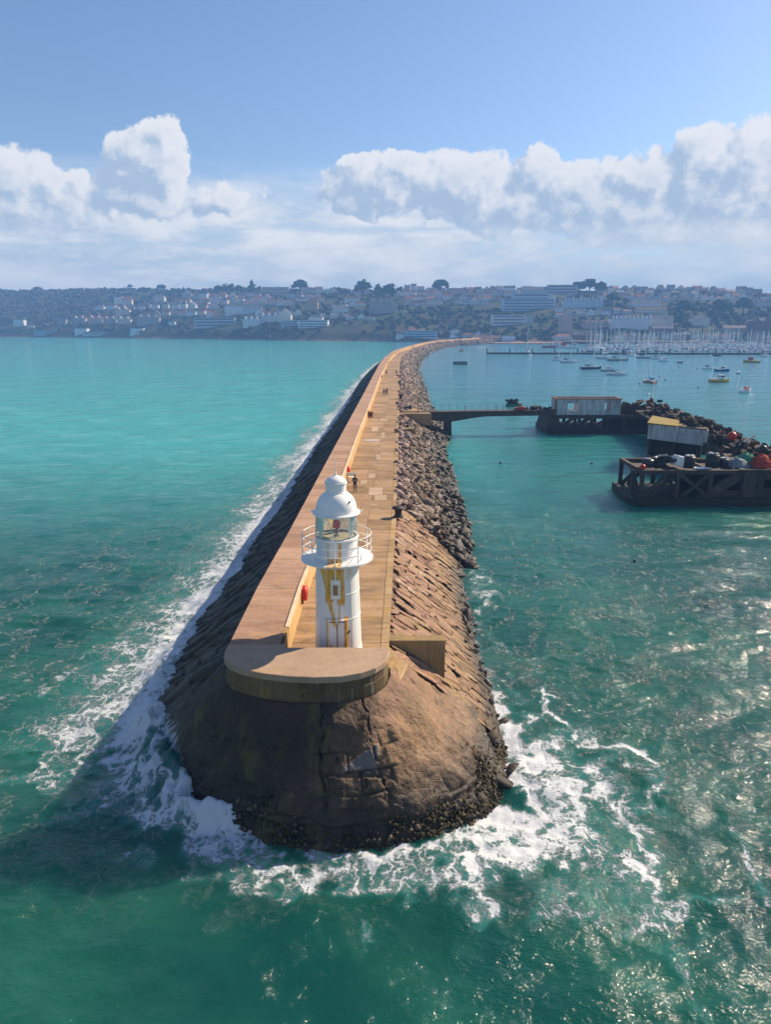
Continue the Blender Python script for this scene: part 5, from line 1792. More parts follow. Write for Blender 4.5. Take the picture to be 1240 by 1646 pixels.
arm_heap(33, 49.2, 99, 49.4, 89, 2.4, 4.8, 1.5, 'tumbled at the near end behind the orange net')
for k, (x, y, z, sec) in enumerate(plist):
    ki = random.choice([0, 0, 0, 1, 2]); src = pots[ki]
    c = copy_tree(src)
    c.location = (x, y, z); c.rotation_euler = (random.gauss(0, .5), random.gauss(0, .5), random.uniform(0, 6.3)); c.scale = (1.25,) * 3
    tag(c, ['dark', 'green', 'rusty orange'][ki] + ' crab pot ' + sec, 'crab pot', 'crab pots heaped along the jetty arm')
for r in pots:
    for ch in list(r.children): bpy.data.objects.remove(ch)
    bpy.data.objects.remove(r)
hm_ = MB()
for (x0, y0, x1, y1, w, z0, h_) in ((50, 149.5, 57, 148.5, .9, 3.8, 1.7), (54, 146, 52, 122, 2.4, 4.8, 1.1), (52, 122, 49.5, 99, 2.6, 4.8, 1.1), (49.2, 99, 49.4, 89, 2.6, 4.8, .8)):
    for k in range(60):
        f = k / 60
        hm_.box((x0 + (x1 - x0) * f + random.gauss(0, w * .4), y0 + (y1 - y0) * f, z0 + h_ * random.uniform(.2, .7)), (random.uniform(.8, 1.8), random.uniform(.6, 1.2), h_ * .8), random.uniform(0, 3), rx=random.uniform(-.3, .3), ry=random.uniform(-.3, .3))
tag(hm_.build('tangled_rope_and_net', simple('tangle', (.07, .045, .035), .95, var=.6, nscale=3, bump=1.0, rndvar=.8)), 'tangle of ropes and nets beneath the crab pots', None, None, 'stuff')
for (px_, py_, z, r, m_, lab) in [(1178, 701, 6.6, .62, M_red, 'dull red float on top of the pot heap along the arm'), (1048, 642, 7.1, .4, M_black, 'black float at the end of the pole on the far heap'),
                                 (1105, 678, 6.6, .35, M_cream, 'pale float half way down the pot heap'), (1228, 722, 6.6, .5, M_black, 'black float near the right end of the pot heap')]:
    x_, y_ = at(px_, py_, z); ball('float', x_, y_, z, r, m_, lab, 'float', 'floats lying on the pot heap')
a_, b_ = at(1024, 646, 6.9), at(1047, 642, 7.2)
tag(MB().tube((a_[0], a_[1], 6.7), (b_[0], b_[1], 7.15), .10, .08).build('pole', M_rust), 'long dark pole sticking out over the far pot heap', 'pole')
a_ = at(1205, 712, 6.3)
tag(MB().beam((a_[0] - 1.2, a_[1], 6.0), (a_[0] + .9, a_[1] + .5, 7.2), .12, .35).build('plank', M_cream), 'pale plank leaning up out of the pot heap', 'plank')

# ------------------------------------------------------------------ boats
def hull_mesh(L, B, D, flare=0.25, transom=0.75):
    st = [-.5, -.42, -.25, 0, .2, .36, .46, .5]
    wd = [transom, .88, .98, 1.0, .86, .52, .17, .02]
    mb = MB(); V = []; m_ = 7
    for s_, w_ in zip(st, wd):
        sheer = D * (1 + .35 * max(0, s_) * 2 * max(0, s_) * 2 + .05 * (s_ < -.3))
        hw = B / 2 * w_
        V += [(s_ * L, -hw, sheer), (s_ * L, -hw * .93, D * .35), (s_ * L, -hw * .6, -.12), (s_ * L, 0, -.3), (s_ * L, hw * .6, -.12), (s_ * L, hw * .93, D * .35), (s_ * L, hw, sheer)]
    Fc = []
    for k in range(len(st) - 1):
        for j in range(m_ - 1):
            Fc.append((k * m_ + j, (k + 1) * m_ + j, (k + 1) * m_ + j + 1, k * m_ + j + 1))
    Fc.append(tuple(range(m_ - 1, -1, -1)))
    mb.add(V, Fc)
    dk = MB(); V = []
    for s_, w_ in zip(st, wd):
        sheer = D * (1 + .35 * max(0, s_) * 2 * max(0, s_) * 2 + .05 * (s_ < -.3)) - .06
        V += [(s_ * L * .995, -B / 2 * w_ * .97, sheer), (s_ * L * .995, B / 2 * w_ * .97, sheer)]
    dk.add(V, [(2 * k, 2 * k + 2, 2 * k + 3, 2 * k + 1) for k in range(len(st) - 1)])
    return mb, dk
CM = {}
def cm(name, col, r=.4):
    if name not in CM: CM[name] = simple(name, col, r, var=.08, bump=.03, rndvar=.04)
    return CM[name]
hullw = cm('white_hull', (.72, .74, .76)); hullb = cm('blue_hull', (.03, .10, .32)); hully = cm('yellow_hull', (.62, .36, .03)); hulld = cm('dark_blue_hull', (.015, .03, .08))
decm = cm('pale_deck', (.62, .62, .60)); winm = cm('dark_window', (.02, .03, .04), .15); maststuff = cm('mast_alloy', (.80, .80, .80)); bluec = cm('blue_cover', (.03, .09, .25), .8)
oran = cm('orange_hull', (.55, .24, .08)); redm = cm('red_paint', (.5, .04, .03)); greyh = cm('grey_hull', (.3, .33, .36)); tan = cm('tan_sail', (.38, .16, .08), .8)

def yacht(L, hull=None, mast=1.35, cover=None, name='yacht'):
    r = empty(name)
    B = L * .31; D = L * .085 + .25
    h, d = hull_mesh(L, B, D)
    h.build('hull', hull or hullw, r, smooth=True); d.build('deck', decm, r)
    c = MB(); zc = D - .02
    V = [(-.12 * L, -B * .26, zc), (.22 * L, -B * .18, zc), (.22 * L, B * .18, zc), (-.12 * L, B * .26, zc), (-.12 * L, -B * .22, zc + .55), (.14 * L, -B * .14, zc + .45), (.14 * L, B * .14, zc + .45), (-.12 * L, B * .22, zc + .55)]
    c.add(V, [(0, 1, 5, 4), (1, 2, 6, 5), (2, 3, 7, 6), (3, 0, 4, 7), (4, 5, 6, 7)]).build('cabin', hullw, r)
    w_ = MB()
    for s_ in (-1, 1): w_.box((.0, s_ * B * .235, zc + .3), (.2 * L, .04, .16))
    w_.build('cabin_window', winm, r)
    if mast:
        mh = L * mast
        MB().tube((.1 * L, 0, zc), (.1 * L, 0, zc + mh), .17, .12, n=6).build('mast', maststuff, r)
        MB().tube((.1 * L, 0, zc + 1.15), (-.30 * L, 0, zc + 1.1), .16, .10, n=7).build('boom', cover or bluec, r)
        g = MB()
        g.tube((.1 * L, 0, zc + mh), (.49 * L, 0, D * 1.3), .02, n=4); g.tube((.1 * L, 0, zc + mh), (-.49 * L, 0, D), .02, n=4)
        for s_ in (-1, 1): g.tube((.1 * L, 0, zc + mh * .95), (.08 * L, s_ * B * .48, D), .02, n=4)
        g.tube((.1 * L, -.12 * L, zc + mh * .55), (.1 * L, .12 * L, zc + mh * .55), .03, n=4)
        g.build('rigging', maststuff, r)
    sh_ = MB().box((-.2 * L, 0, zc + .75), (.16 * L, B * .6, .5)); sh_.build('spray_hood', cover or bluec, r, bevel=.1)
    return r

def motorboat(L, hull=None, top=None, name='motorboat', gantry=True):
    r = empty(name)
    B = L * .36; D = L * .11 + .3
    h, d = hull_mesh(L, B, D)
    h.build('hull', hull or hullw, r, smooth=True); d.build('deck', decm, r)
    MB().box((.08 * L, 0, D + .22 * L * .5), (.30 * L, B * .6, .20 * L)).build('wheelhouse', top or hullw, r, bevel=.06)
    w_ = MB()
    for s_ in (-1, 1): w_.box((.08 * L, s_ * B * .305, D + .14 * L), (.22 * L, .03, .07 * L))
    w_.box((.235 * L, 0, D + .14 * L), (.03, B * .5, .07 * L)).box((-.075 * L, 0, D + .14 * L), (.03, B * .3, .07 * L)).build('wheelhouse_window', winm, r)
    MB().ring(1, 0, .03, n=24, m=4) if False else None
    rl = MB()
    for s_ in (-1, 1): rl.tube((-.45 * L, s_ * B * .42, D + .45), (.42 * L, s_ * B * .28, D * 1.25 + .45), .03, n=4)
    rl.build('rail', maststuff, r)
    if gantry:
        g = MB().tube((-.02 * L, 0, D + .2 * L), (-.02 * L, 0, D + .42 * L), .05, n=5).tube((-.4 * L, -B * .35, D), (-.4 * L, -B * .3, D + .25 * L), .06, n=5).tube((-.4 * L, B * .35, D), (-.4 * L, B * .3, D + .25 * L), .06, n=5).tube((-.4 * L, -B * .3, D + .25 * L), (-.4 * L, B * .3, D + .25 * L), .06, n=5)
        g.build('gantry', maststuff, r)
    return r

def place(r, px_, py_, rz, label, cat='boat', group='boats moored in the open harbour'):
    x_, y_ = at(px_, py_, 0.0)
    r.location = (x_, y_, 0.0); r.rotation_euler = (0, 0, rz)
    tag(r, label, cat, group)
    return r
def LL(wpx, py_):
    _, y_ = at(620, py_, 0)
    return wpx * y_ / FPX
place(motorboat(LL(24, 583), hully, redm, 'fishing_boat'), 1209, 583, pi * .9, 'yellow fishing boat with red upper works near right edge')
place(motorboat(LL(15, 574), hullw), 1230, 574, .2, 'small white motorboat at the right edge by the pontoon')
place(motorboat(LL(33, 615), hully, hullw), 1157, 614.5, .12, 'yellow hulled motorboat with white cabin')
place(motorboat(LL(22, 597), hullb, hullw, 'fishing_boat'), 1161, 597, -.5, 'blue fishing boat behind the yellow motorboat')
place(motorboat(LL(25, 631), hullw, redm), 1199, 631.5, .5, 'white boat with red cabin closest to the near jetty')
place(yacht(LL(21, 593), hullw, 1.0), 1140, 593.5, .3, 'small white yacht left of the blue fishing boat')
place(yacht(LL(30, 615), oran, 1.05), 1044, 615.5, 1.9, 'sailing boat with orange brown hull seen from the stern')
place(yacht(LL(34, 594), hulld, 1.15), 951, 593.5, .15, 'dark blue hulled yacht with white cabin')
place(yacht(LL(34, 603), hullw, .7), 993, 603, .05, 'white yacht with blue sail cover nearest the camera')
place(motorboat(LL(20, 597), greyh, hullw), 976, 597, .1, 'grey motorboat just behind the white yacht with blue cover')
place(yacht(LL(30, 583), hullw, 1.2), 915, 583, .1, 'white yacht with tall mast left of the dark blue yacht')
place(yacht(LL(20, 579), hullw, 1.2), 897, 579.5, .2, 'small white yacht, leftmost of the anchored group')
place(motorboat(LL(26, 576), hullw), 971, 576.5, .2, 'white motor cruiser behind the dark blue yacht')
place(yacht(LL(35, 580), greyh, 1.1), 994, 580, .1, 'long grey yacht beside the white motor cruiser')
place(motorboat(LL(18, 572), hullw), 1016, 572.5, .4, 'white motorboat close to the marina pontoon')
place(yacht(LL(24, 577), greyh, 1.2), 1036, 576, 0.0, 'grey yacht behind the orange brown sailing boat')
place(yacht(LL(22, 578), hullw, 1.3), 1058, 577.5, .2, 'white yacht right of the grey yacht')
place(motorboat(LL(17, 581), hullw, None, 'motorboat', False), 1068, 581.5, .1, 'low white launch in front of the marina')
place(motorboat(LL(10, 583), hulld, hullw, 'motorboat', False), 1094, 583.5, .1, 'tiny dark launch alone in open water')
place(motorboat(LL(13, 572), hulld, hulld, 'motorboat', False), 1154, 572.5, .1, 'low dark work boat by the pontoon')
place(motorboat(LL(8, 601), hullb, hullw, 'dinghy', False), 1188, 601, .6, 'tiny blue dinghy right of the blue fishing boat', 'dinghy')
place(yacht(LL(14, 572), hullw, 1.0), 853, 572, 1.2, 'small white yacht in front of the pontoon, alone', 'boat')
place(yacht(LL(20, 567), hullw, 1.9), 848, 566.5, 1.3, 'tall masted white yacht behind the left pontoon', 'boat')
place(motorboat(LL(8, 565), oran, oran, 'dinghy', False), 742, 564.5, .2, 'small orange boat off the rocks of the bend', 'boat')
place(motorboat(LL(8, 564), hullw, hullw, 'dinghy', False), 752, 563.5, .2, 'small white boat next to the orange boat', 'boat')
for k, (px_, w_) in enumerate(((769, 5), (774, 6), (779, 5))):
    place(motorboat(LL(w_, 560), hullw, hullw, 'dinghy', False), px_, 560 - .5 * k, .9, ['leftmost of three little white boats off the beach', 'middle of three little white boats off the beach', 'rightmost of three little white boats off the beach'][k])
# dark raft and boat loaded with pots
x_, y_ = at(740, 586, 0)
rf = tag(empty('raft', (x_, y_, 0)), 'dark flat raft with posts off the curve of the breakwater', 'raft')
MB().box((0, 0, .35), (8, 3.5, .9)).build('float', M_iron, rf)
for k in range(6): MB().box((-3.6 + k * 1.45, -1.5, 1.4), (.3, .3, 1.3)).build('post', M_iron, rf)
MB().box((0, 1.2, 1.3), (7.6, .2, .7)).build('fender', M_iron, rf)
x_, y_ = at(827, 653, 0)
pb = tag(empty('pot_boat', (x_, y_, 0), pi * .02), 'boat piled high with pots behind the footbridge, green and red bow', 'boat')
h, d = hull_mesh(4.6, 2.0, .6); h.build('hull', cm('green_hull', (.03, .22, .12)), pb, smooth=True); d.build('deck', decm, pb)
MB().box((1.9, 0, .5), (.5, 1.0, .35)).build('bow_fender', redm, pb, bevel=.1)
mb = MB()
for k in range(46):
    mb.box((random.uniform(-2.1, 1.0), random.uniform(-.7, .7), random.uniform(.6, 1.9)), (.55, .5, .45), random.uniform(0, 3), rx=random.uniform(-.4, .4))
o = mb.build('cargo', M_netd, None); o.location = (x_, y_, 0); tag(o, 'dark stacked pots loaded on the small green boat', 'pot stack')

# mooring buoys
for k, (px_, py_, r, nm) in enumerate([(805, 745, .22, 'd'), (952, 746, .20, 'd'), (1021, 903, .16, 'd'), (1043, 635, .45, 'w'), (971, 610, .5, 'w'), (1018, 625, .35, 'w'), (1061, 605, .4, 'r'), (1070, 611, .35, 'd'),
                                       (1029, 617, .35, 'd'), (1123, 623, .35, 'd'), (1166, 603, .4, 'r'), (1122, 593, .35, 'd'), (1193, 609, .3, 'd'), (1213, 589, .4, 'r'), (1231, 595, .35, 'w'), (1202, 568.5, .4, 'r'),
                                       (1029, 600, .35, 'w'), (1105, 574, .5, 'd')]):
    x_, y_ = at(px_, py_, 0)
    where = ['alone off the rocks, left of the near jetty', 'in calm water left of the near trestle', 'alone in open water below the near platform', 'in front of the orange brown sailing boat',
             'left of the white yacht with blue cover', 'between the white yacht and the orange brown one', 'behind the orange brown sailing boat', 'just right of the orange brown sailing boat',
             'just left of the orange brown sailing boat', 'left of the yellow motorboat', 'touching the stern of the blue fishing boat', 'left of the small white yacht', 'below the tiny blue dinghy',
             'below the yellow fishing boat', 'at the right edge under the fishing boat', 'behind the yellow fishing boat', 'above the white yacht with blue cover', 'in front of the right marina rows'][k]
    ball('mooring_buoy', x_, y_, .1, r, {'d': M_black, 'w': M_white, 'r': M_red}[nm], {'d': 'small dark', 'w': 'small white', 'r': 'small red'}[nm] + ' mooring buoy ' + where, 'buoy', 'mooring buoys in the harbour')

# marina: pontoon screen, piles and packed yachts
pa, pb_ = at(783, 569.3, 0), at(1300, 570.5, 0)
pont = tag(empty('marina_pontoon', (pa[0], pa[1], 0)), 'long dark floating wave screen in front of the marina', 'pontoon')
nseg = 30
for k in range(nseg):
    f0, f1 = k / nseg, (k + .97) / nseg
    a = Vector((pa[0] + (pb_[0] - pa[0]) * f0, pa[1] + (pb_[1] - pa[1]) * f0, .75)); b = Vector((pa[0] + (pb_[0] - pa[0]) * f1, pa[1] + (pb_[1] - pa[1]) * f1, .75))
    wl(MB().beam(a, b, 3.0, 1.3), 'pontoon_section', M_oldconc, pont)
for k in range(15):
    f = k / 14
    a = (pa[0] + (pb_[0] - pa[0]) * f, pa[1] + (pb_[1] - pa[1]) * f - 1.8)
    wl(MB().tube((a[0], a[1], -1), (a[0], a[1], 4.2), .45, n=8), 'pile', M_iron, pont)
ORD = ['first', 'second', 'third', 'fourth', 'fifth', 'sixth', 'seventh', 'eighth', 'ninth', 'tenth', 'eleventh', 'twelfth', 'thirteenth', 'fourteenth', 'fifteenth', 'sixteenth', 'seventeenth', 'eighteenth', 'nineteenth']
TENS = ['twentieth', 'thirtieth', 'fortieth', 'fiftieth', 'sixtieth', 'seventieth']
TW = ['twenty', 'thirty', 'forty', 'fifty', 'sixty', 'seventy']
def ordn(n):
    if n < 20: return ORD[n - 1]
    t, u = divmod(n, 10)
    return TENS[t - 2] if u == 0 else TW[t - 2] + ' ' + ORD[u - 1]
protos = [yacht(10.5, hullw, 1.45), yacht(12, hullw, 1.4), yacht(9, hulld, 1.5), yacht(11, hullw, 1.3, tan), motorboat(10, hullw), motorboat(8, hullb, hullw), motorboat(12, hullw, hullw)]
kinds = ['white yacht', 'long white yacht', 'dark hulled yacht', 'white yacht with tan cover', 'white motor cruiser', 'blue hulled motorboat', 'large white motor cruiser']
rows = [(565.5, 'nearest', 938, 1262, 9.5), (562.2, 'second', 942, 1262, 8.5), (559.4, 'third', 950, 1262, 8.5), (557.0, 'fourth', 965, 1262, 8.0), (555.0, 'farthest', 990, 1262, 8.0)]
for (py_, rn, xa_, xb_, stp) in rows:
    px_ = xa_; k = 0
    while px_ < xb_:
        k += 1
        i = random.choice([0, 0, 0, 1, 1, 2, 3, 4, 5, 6])
        c = copy_tree(protos[i])
        x_, y_ = at(px_, py_ + random.uniform(-.4, .4), 0)
        c.location = (x_, y_, 0); c.rotation_euler = (0, 0, pi / 2 + random.choice([0, pi]) + random.gauss(0, .12)); c.scale = (random.uniform(.85, 1.15),) * 3
        tag(c, kinds[i] + ', ' + ordn(k) + ' from the left in the ' + rn + ' marina row', 'boat', 'yachts packed in the marina')
        px_ += stp * random.uniform(.75, 1.25)
for r in protos:
    for ch in list(r.children): bpy.data.objects.remove(ch)
    bpy.data.objects.remove(r)
# old sailing ship with several masts and red trawlers at the quay
x_, y_ = at(957, 563, 0)
sh = empty('sailing_ship'); h, d = hull_mesh(24, 6, 2.0); h.build('hull', hullw, sh, smooth=True); d.build('deck', decm, sh)
for q, hh_ in ((-7, 20), (-1, 27), (5, 25)): MB().tube((q, 0, 1.5), (q, 0, hh_), .25, .12, n=6).build('mast', maststuff, sh); 
for q, hh_ in ((-7, 20), (-1, 27), (5, 25)):
    g = MB()
    for e_ in (-5, 5):
        g.tube((q, 0, hh_), (q + e_, 0, 2), .04, n=4)
        g.tube((q, 0, hh_ * .8), (q + e_ * .4, e_ * .5, 2), .04, n=4)
    g.build('rigging', maststuff, sh)
MB().tube((-7, 0, 4), (-12, 0, 4.5), .5, .3).tube((-1, 0, 4), (-6, 0, 4.5), .5, .3).build('furled_sail', tan, sh)
MB().box((0, 0, 2.8), (8, 3, 1.6)).build('deckhouse', hullw, sh)
place(sh, 957, 563, .5, 'old sailing ship with three tall masts moored at the marina', 'ship', None)
for k, (px_, py_, hu, tp, lab) in enumerate([(884, 559, redm, hullw, 'red trawler with white wheelhouse, left at the quay'), (905, 559.5, hullw, redm, 'white trawler with red wheelhouse beside the slipway'), (893, 557, hullb, hullw, 'blue trawler between the two red ones'), (922, 560, hullw, hullw, 'white trawler nearest the sailing ship')]):
    place(motorboat(LL(22, 559), hu, tp, 'trawler'), px_, py_, random.uniform(-.3, .3), lab, 'trawler', 'trawlers at the quay')

# ------------------------------------------------------------------ land
shore_px = [(-900, 541), (-300, 541), (0, 541.5), (150, 543), (320, 545), (450, 547.3), (560, 548.6), (640, 549.5), (720, 550), (760, 551.5), (900, 552), (930, 552.6), (1100, 552.8), (1400, 552.8), (2000, 552)]
SHP = np.array([at(a, b, 0) for a, b in shore_px])
def shore_y(x): return np.interp(x, SHP[:, 0], SHP[:, 1])
RNDP = np.array([[0.3, 0.7, 0.1]])
def terr(x, y):
    x = np.asarray(x, dtype=float); y = np.asarray(y, dtype=float)
    P_ = np.stack([x, y, np.zeros_like(x)], -1)
    sy = shore_y(x)
    d = y - sy + 10 * perlin(P_ * .02, 81)
    az = x / np.maximum(y, 1)
    R = 0.0505 * (sy + 450) + 12 + 4.0 * perlin(P_ * .004, 83) - 5.0 * sstep(az, .34, .6) - 4 * sstep(-az, .3, .55)
    flat = sstep(az, .02, .10) * (1 - .0 * az)              # harbour side: low quay first
    cliff = (9 - 6.5 * flat) * sstep(d, -1, 16)
    rise = np.clip((d - 10 - 45 * flat) / (430 - 20 * flat), 0, 1)
    z = cliff + (R - cliff) * np.where(rise < 1, 1 - (1 - rise) ** 1.45, 1)
    z = z - np.clip(d - 470, 0, 1e9) * 0.03
    z = z + (4 * fbm(P_ * .012, 3, seed=84)) * sstep(d, 15, 120)
    return np.where(d < -2, -3.0, z)
tx_ = np.arange(-1900, 1905, 11.0); ty_ = np.concatenate([np.arange(840, 1950, 8.0), np.arange(1950, 2070, 20.0)])
TXg, TYg = np.meshgrid(tx_, ty_, indexing='ij')
TZg = terr(TXg, TYg)
idx = np.arange(TZg.size).reshape(TZg.shape)
Fq = np.stack([idx[:-1, :-1], idx[1:, :-1], idx[1:, 1:], idx[:-1, 1:]], -1).reshape(-1, 4)

def land_mat():
    m, N = new_mat('land')
    geo = N.n('ShaderNodeNewGeometry'); pos = geo.outputs['Position']
    z = N.n('ShaderNodeSeparateXYZ', {0: pos}).outputs[2]
    n1 = N.noise(pos, .02, 6, .65); n2 = N.noise(pos, .12, 6, .7)
    c = N.mix(N.sm(n1, .4, .6), (.045, .06, .025), (.10, .075, .045))
    c = N.mix(N.sm(n2, .50, .62), c, (.07, .11, .03))
    c = N.mix(N.sm(N.m('ADD', z, N.m('MULTIPLY', n2, 6)), 9, 4), c, (.22, .13, .085))
    p = N.n('ShaderNodeBsdfPrincipled', {'Base Color': c, 'Roughness': .95, 'Specular IOR Level': .1, 'Normal': N.bump(n2, 1.0, 3.0)})
    finish(N, p.outputs[0]); return m
M_land = land_mat()
tag(link('hills', mesh_from('hills', np.stack([TXg, TYg, TZg], -1).reshape(-1, 3), Fq, M_land, True)), 'wooded and built up hills behind the harbour', None, None, 'structure')

def hit(px_, py_):
    d = px_dir(px_, py_)
    t = np.arange(820, 2300, 2.0) / d.y
    X_ = d.x * t; Y_ = d.y * t; Z_ = CAM_H + d.z * t
    g = terr(X_, Y_)
    k = np.argmax(Z_ < g)
    if Z_[k] >= g[k]:
        k = int(np.argmax(g - Z_))
    return float(X_[k]), float(Y_[k]), float(g[k])

# beach, quay
mb = MB()
bq = [at(735, 549.8, 0), at(765, 552.6, 0), at(820, 553.0, 0), at(905, 552.8, 0), at(905, 550.3, 0), at(820, 550, 0), at(760, 549.4, 0)]
mb.prism(bq, -.5, 1.1)
tag(mb.build('beach', simple('beach_sand', (.36, .22, .15), .9, var=.15, nscale=.05)), 'reddish sand beach where the breakwater meets the town', None, None, 'structure')
mb = MB(); q0, q1, q2, q3 = at(905, 552.8, 0), at(1500, 552.5, 0), at(1500, 550.5, 0), at(905, 550.5, 0)
mb.prism([q0, q1, q2, q3], -1, 2.6)
tag(mb.build('quay', M_oldconc), 'low stone quay along the town front', None, None, 'structure')

# ------------------------------------------------------------------ houses
def hm(name, col, r=.8): return cm(name, col, r)
WALLS = {'white': hm('render_white', (.82, .83, .83)), 'cream': hm('render_cream', (.74, .66, .52)), 'pink': hm('render_pink', (.60, .42, .36)), 'stone': hm('grey_stone', (.42, .37, .34)),
         'brick': hm('red_brick', (.26, .12, .09)), 'blue': hm('pale_blue_render', (.50, .64, .76)), 'grey': hm('grey_render', (.55, .57, .60)), 'ochre': hm('ochre_render', (.52, .34, .18))}
ROOFS = {'slate': hm('slate_roof', (.10, .105, .13)), 'brown tiled': hm('brown_tile_roof', (.15, .085, .065)), 'red tiled': hm('red_tile_roof', (.27, .09, .06)), 'grey': hm('grey_tile_roof', (.17, .16, .17)), 'flat grey': hm('flat_grey_roof', (.25, .26, .28)),
         'white': hm('white_roof', (.6, .6, .6)), 'blue': hm('blue_roof', (.07, .16, .30)), 'yellow': hm('gold_roof', (.40, .30, .12))}
occ = []
def house(px_, py_, wpx, hpx, wall, roof, style, label, group=None, rz=None, storeys=None, depth=None, name='house', gables=0):
    x, y, z = hit(px_, py_)
    s = y / FPX * 1.01
    w = wpx * s; h = hpx * s * (1.15 if hpx < 11 else 1.0)
    d = depth or min(max(w * .7, 7), 12)
    rz = random.uniform(-.25, .25) if rz is None else rz
    rh = {'flat': .4, 'gable': min(h * .42, w * .32, 5), 'hip': min(h * .4, 4.5), 'front': min(h * .5, w * .45), 'terrace': min(h * .38, 4)}[style]
    wh = h - rh
    r = tag(empty(name, (x, y + d / 2, z - .3), rz), label, 'house' if name == 'house' else name.replace('_', ' '), group)
    W_, R_ = WALLS[wall], ROOFS[roof]
    MB().box((0, 0, wh / 2 - 1.2), (w, d, wh + 2.4)).build('wall', W_, r)
    rb = MB()
    o = .35
    if style == 'flat':
        rb.box((0, 0, wh + .2), (w + .6, d + .6, .4))
    elif style in ('gable', 'terrace'):
        V = [(-w / 2 - o, -d / 2 - o, wh), (w / 2 + o, -d / 2 - o, wh), (w / 2 + o, d / 2 + o, wh), (-w / 2 - o, d / 2 + o, wh), (-w / 2 - o, 0, wh + rh), (w / 2 + o, 0, wh + rh)]
        rb.add(V, [(0, 1, 5, 4), (2, 3, 4, 5), (0, 4, 3), (1, 2, 5), (3, 2, 1, 0)])
    elif style == 'front':
        V = [(-w / 2 - o, -d / 2 - o, wh), (w / 2 + o, -d / 2 - o, wh), (w / 2 + o, d / 2 + o, wh), (-w / 2 - o, d / 2 + o, wh), (0, -d / 2 - o, wh + rh), (0, d / 2 + o, wh + rh)]
        rb.add(V, [(1, 2, 5, 4), (3, 0, 4, 5), (3, 2, 1, 0)])
        MB().add([(-w / 2, -d / 2 + .01, wh), (w / 2, -d / 2 + .01, wh), (0, -d / 2 + .01, wh + rh * .95)], [(0, 1, 2)]).build('gable_wall', W_, r)
    else:
        V = [(-w / 2 - o, -d / 2 - o, wh), (w / 2 + o, -d / 2 - o, wh), (w / 2 + o, d / 2 + o, wh), (-w / 2 - o, d / 2 + o, wh), (-w / 5, 0, wh + rh), (w / 5, 0, wh + rh)]
        rb.add(V, [(0, 1, 5, 4), (2, 3, 4, 5), (0, 4, 3), (1, 2, 5), (3, 2, 1, 0)])
    ro = rb.build('roof', R_, r)
    if gables:
        for k in range(gables):
            gx_ = -w / 2 + w * (k + .5) / gables; gw = w / gables * .8
            q = rh * 1.05
            MB().add([(gx_ - gw / 2, -d / 2 - .25, wh - .3), (gx_ + gw / 2, -d / 2 - .25, wh - .3), (gx_, -d / 2 - .25, wh + q), (gx_ - gw / 2, d * .1, wh - .3), (gx_ + gw / 2, d * .1, wh - .3), (gx_, d * .1, wh + q)],
                     [(0, 1, 2), (1, 4, 5, 2), (3, 0, 2, 5)]).build('gable', W_, r)
    if style in ('gable', 'terrace', 'hip') and wpx > 7:
        for sx in ((-.38, .38) if w < 30 else np.linspace(-.45, .45, max(3, int(w / 9)))):
            MB().box((sx * w, .1, wh + rh * .75), (.9, .9, rh * .9 + 1.2)).build('chimney', WALLS['brick'] if random.random() < .5 else W_, ro)
    st = storeys or max(1, int(round(wh / 3.1)))
    nw = max(2, int(w / 3.4))
    wb = MB()
    for j in range(st):
        zc = wh * (j + .55) / st
        if style == 'flat' and w > 25:
            wb.box((0, -d / 2 - .03, zc), (w * .94, .08, wh / st * .42))
            continue
        for k in range(nw):
            xc = -w / 2 + w * (k + .5) / nw
            wb.box((xc, -d / 2 - (.03 if not gables else .05), zc), (w / nw * .30, .12, wh / st * .38))
            if k < 3: wb.box((w / 2 + .03, -d / 2 + d * (k + .5) / 3, zc), (.12, 1.1, wh / st * .46))
    tag(wb.build('windows', winm, r), None, None, None, 'stuff')
    if style == 'flat' and w > 25:
        for j in range(st):
            MB().box((0, -d / 2 - .6, wh * j / st + .5), (w * .99, 1.2, .9)).build('balcony', W_, r)
    occ.append((px_, wpx / 2 + 1, py_, hpx, y))
    return r

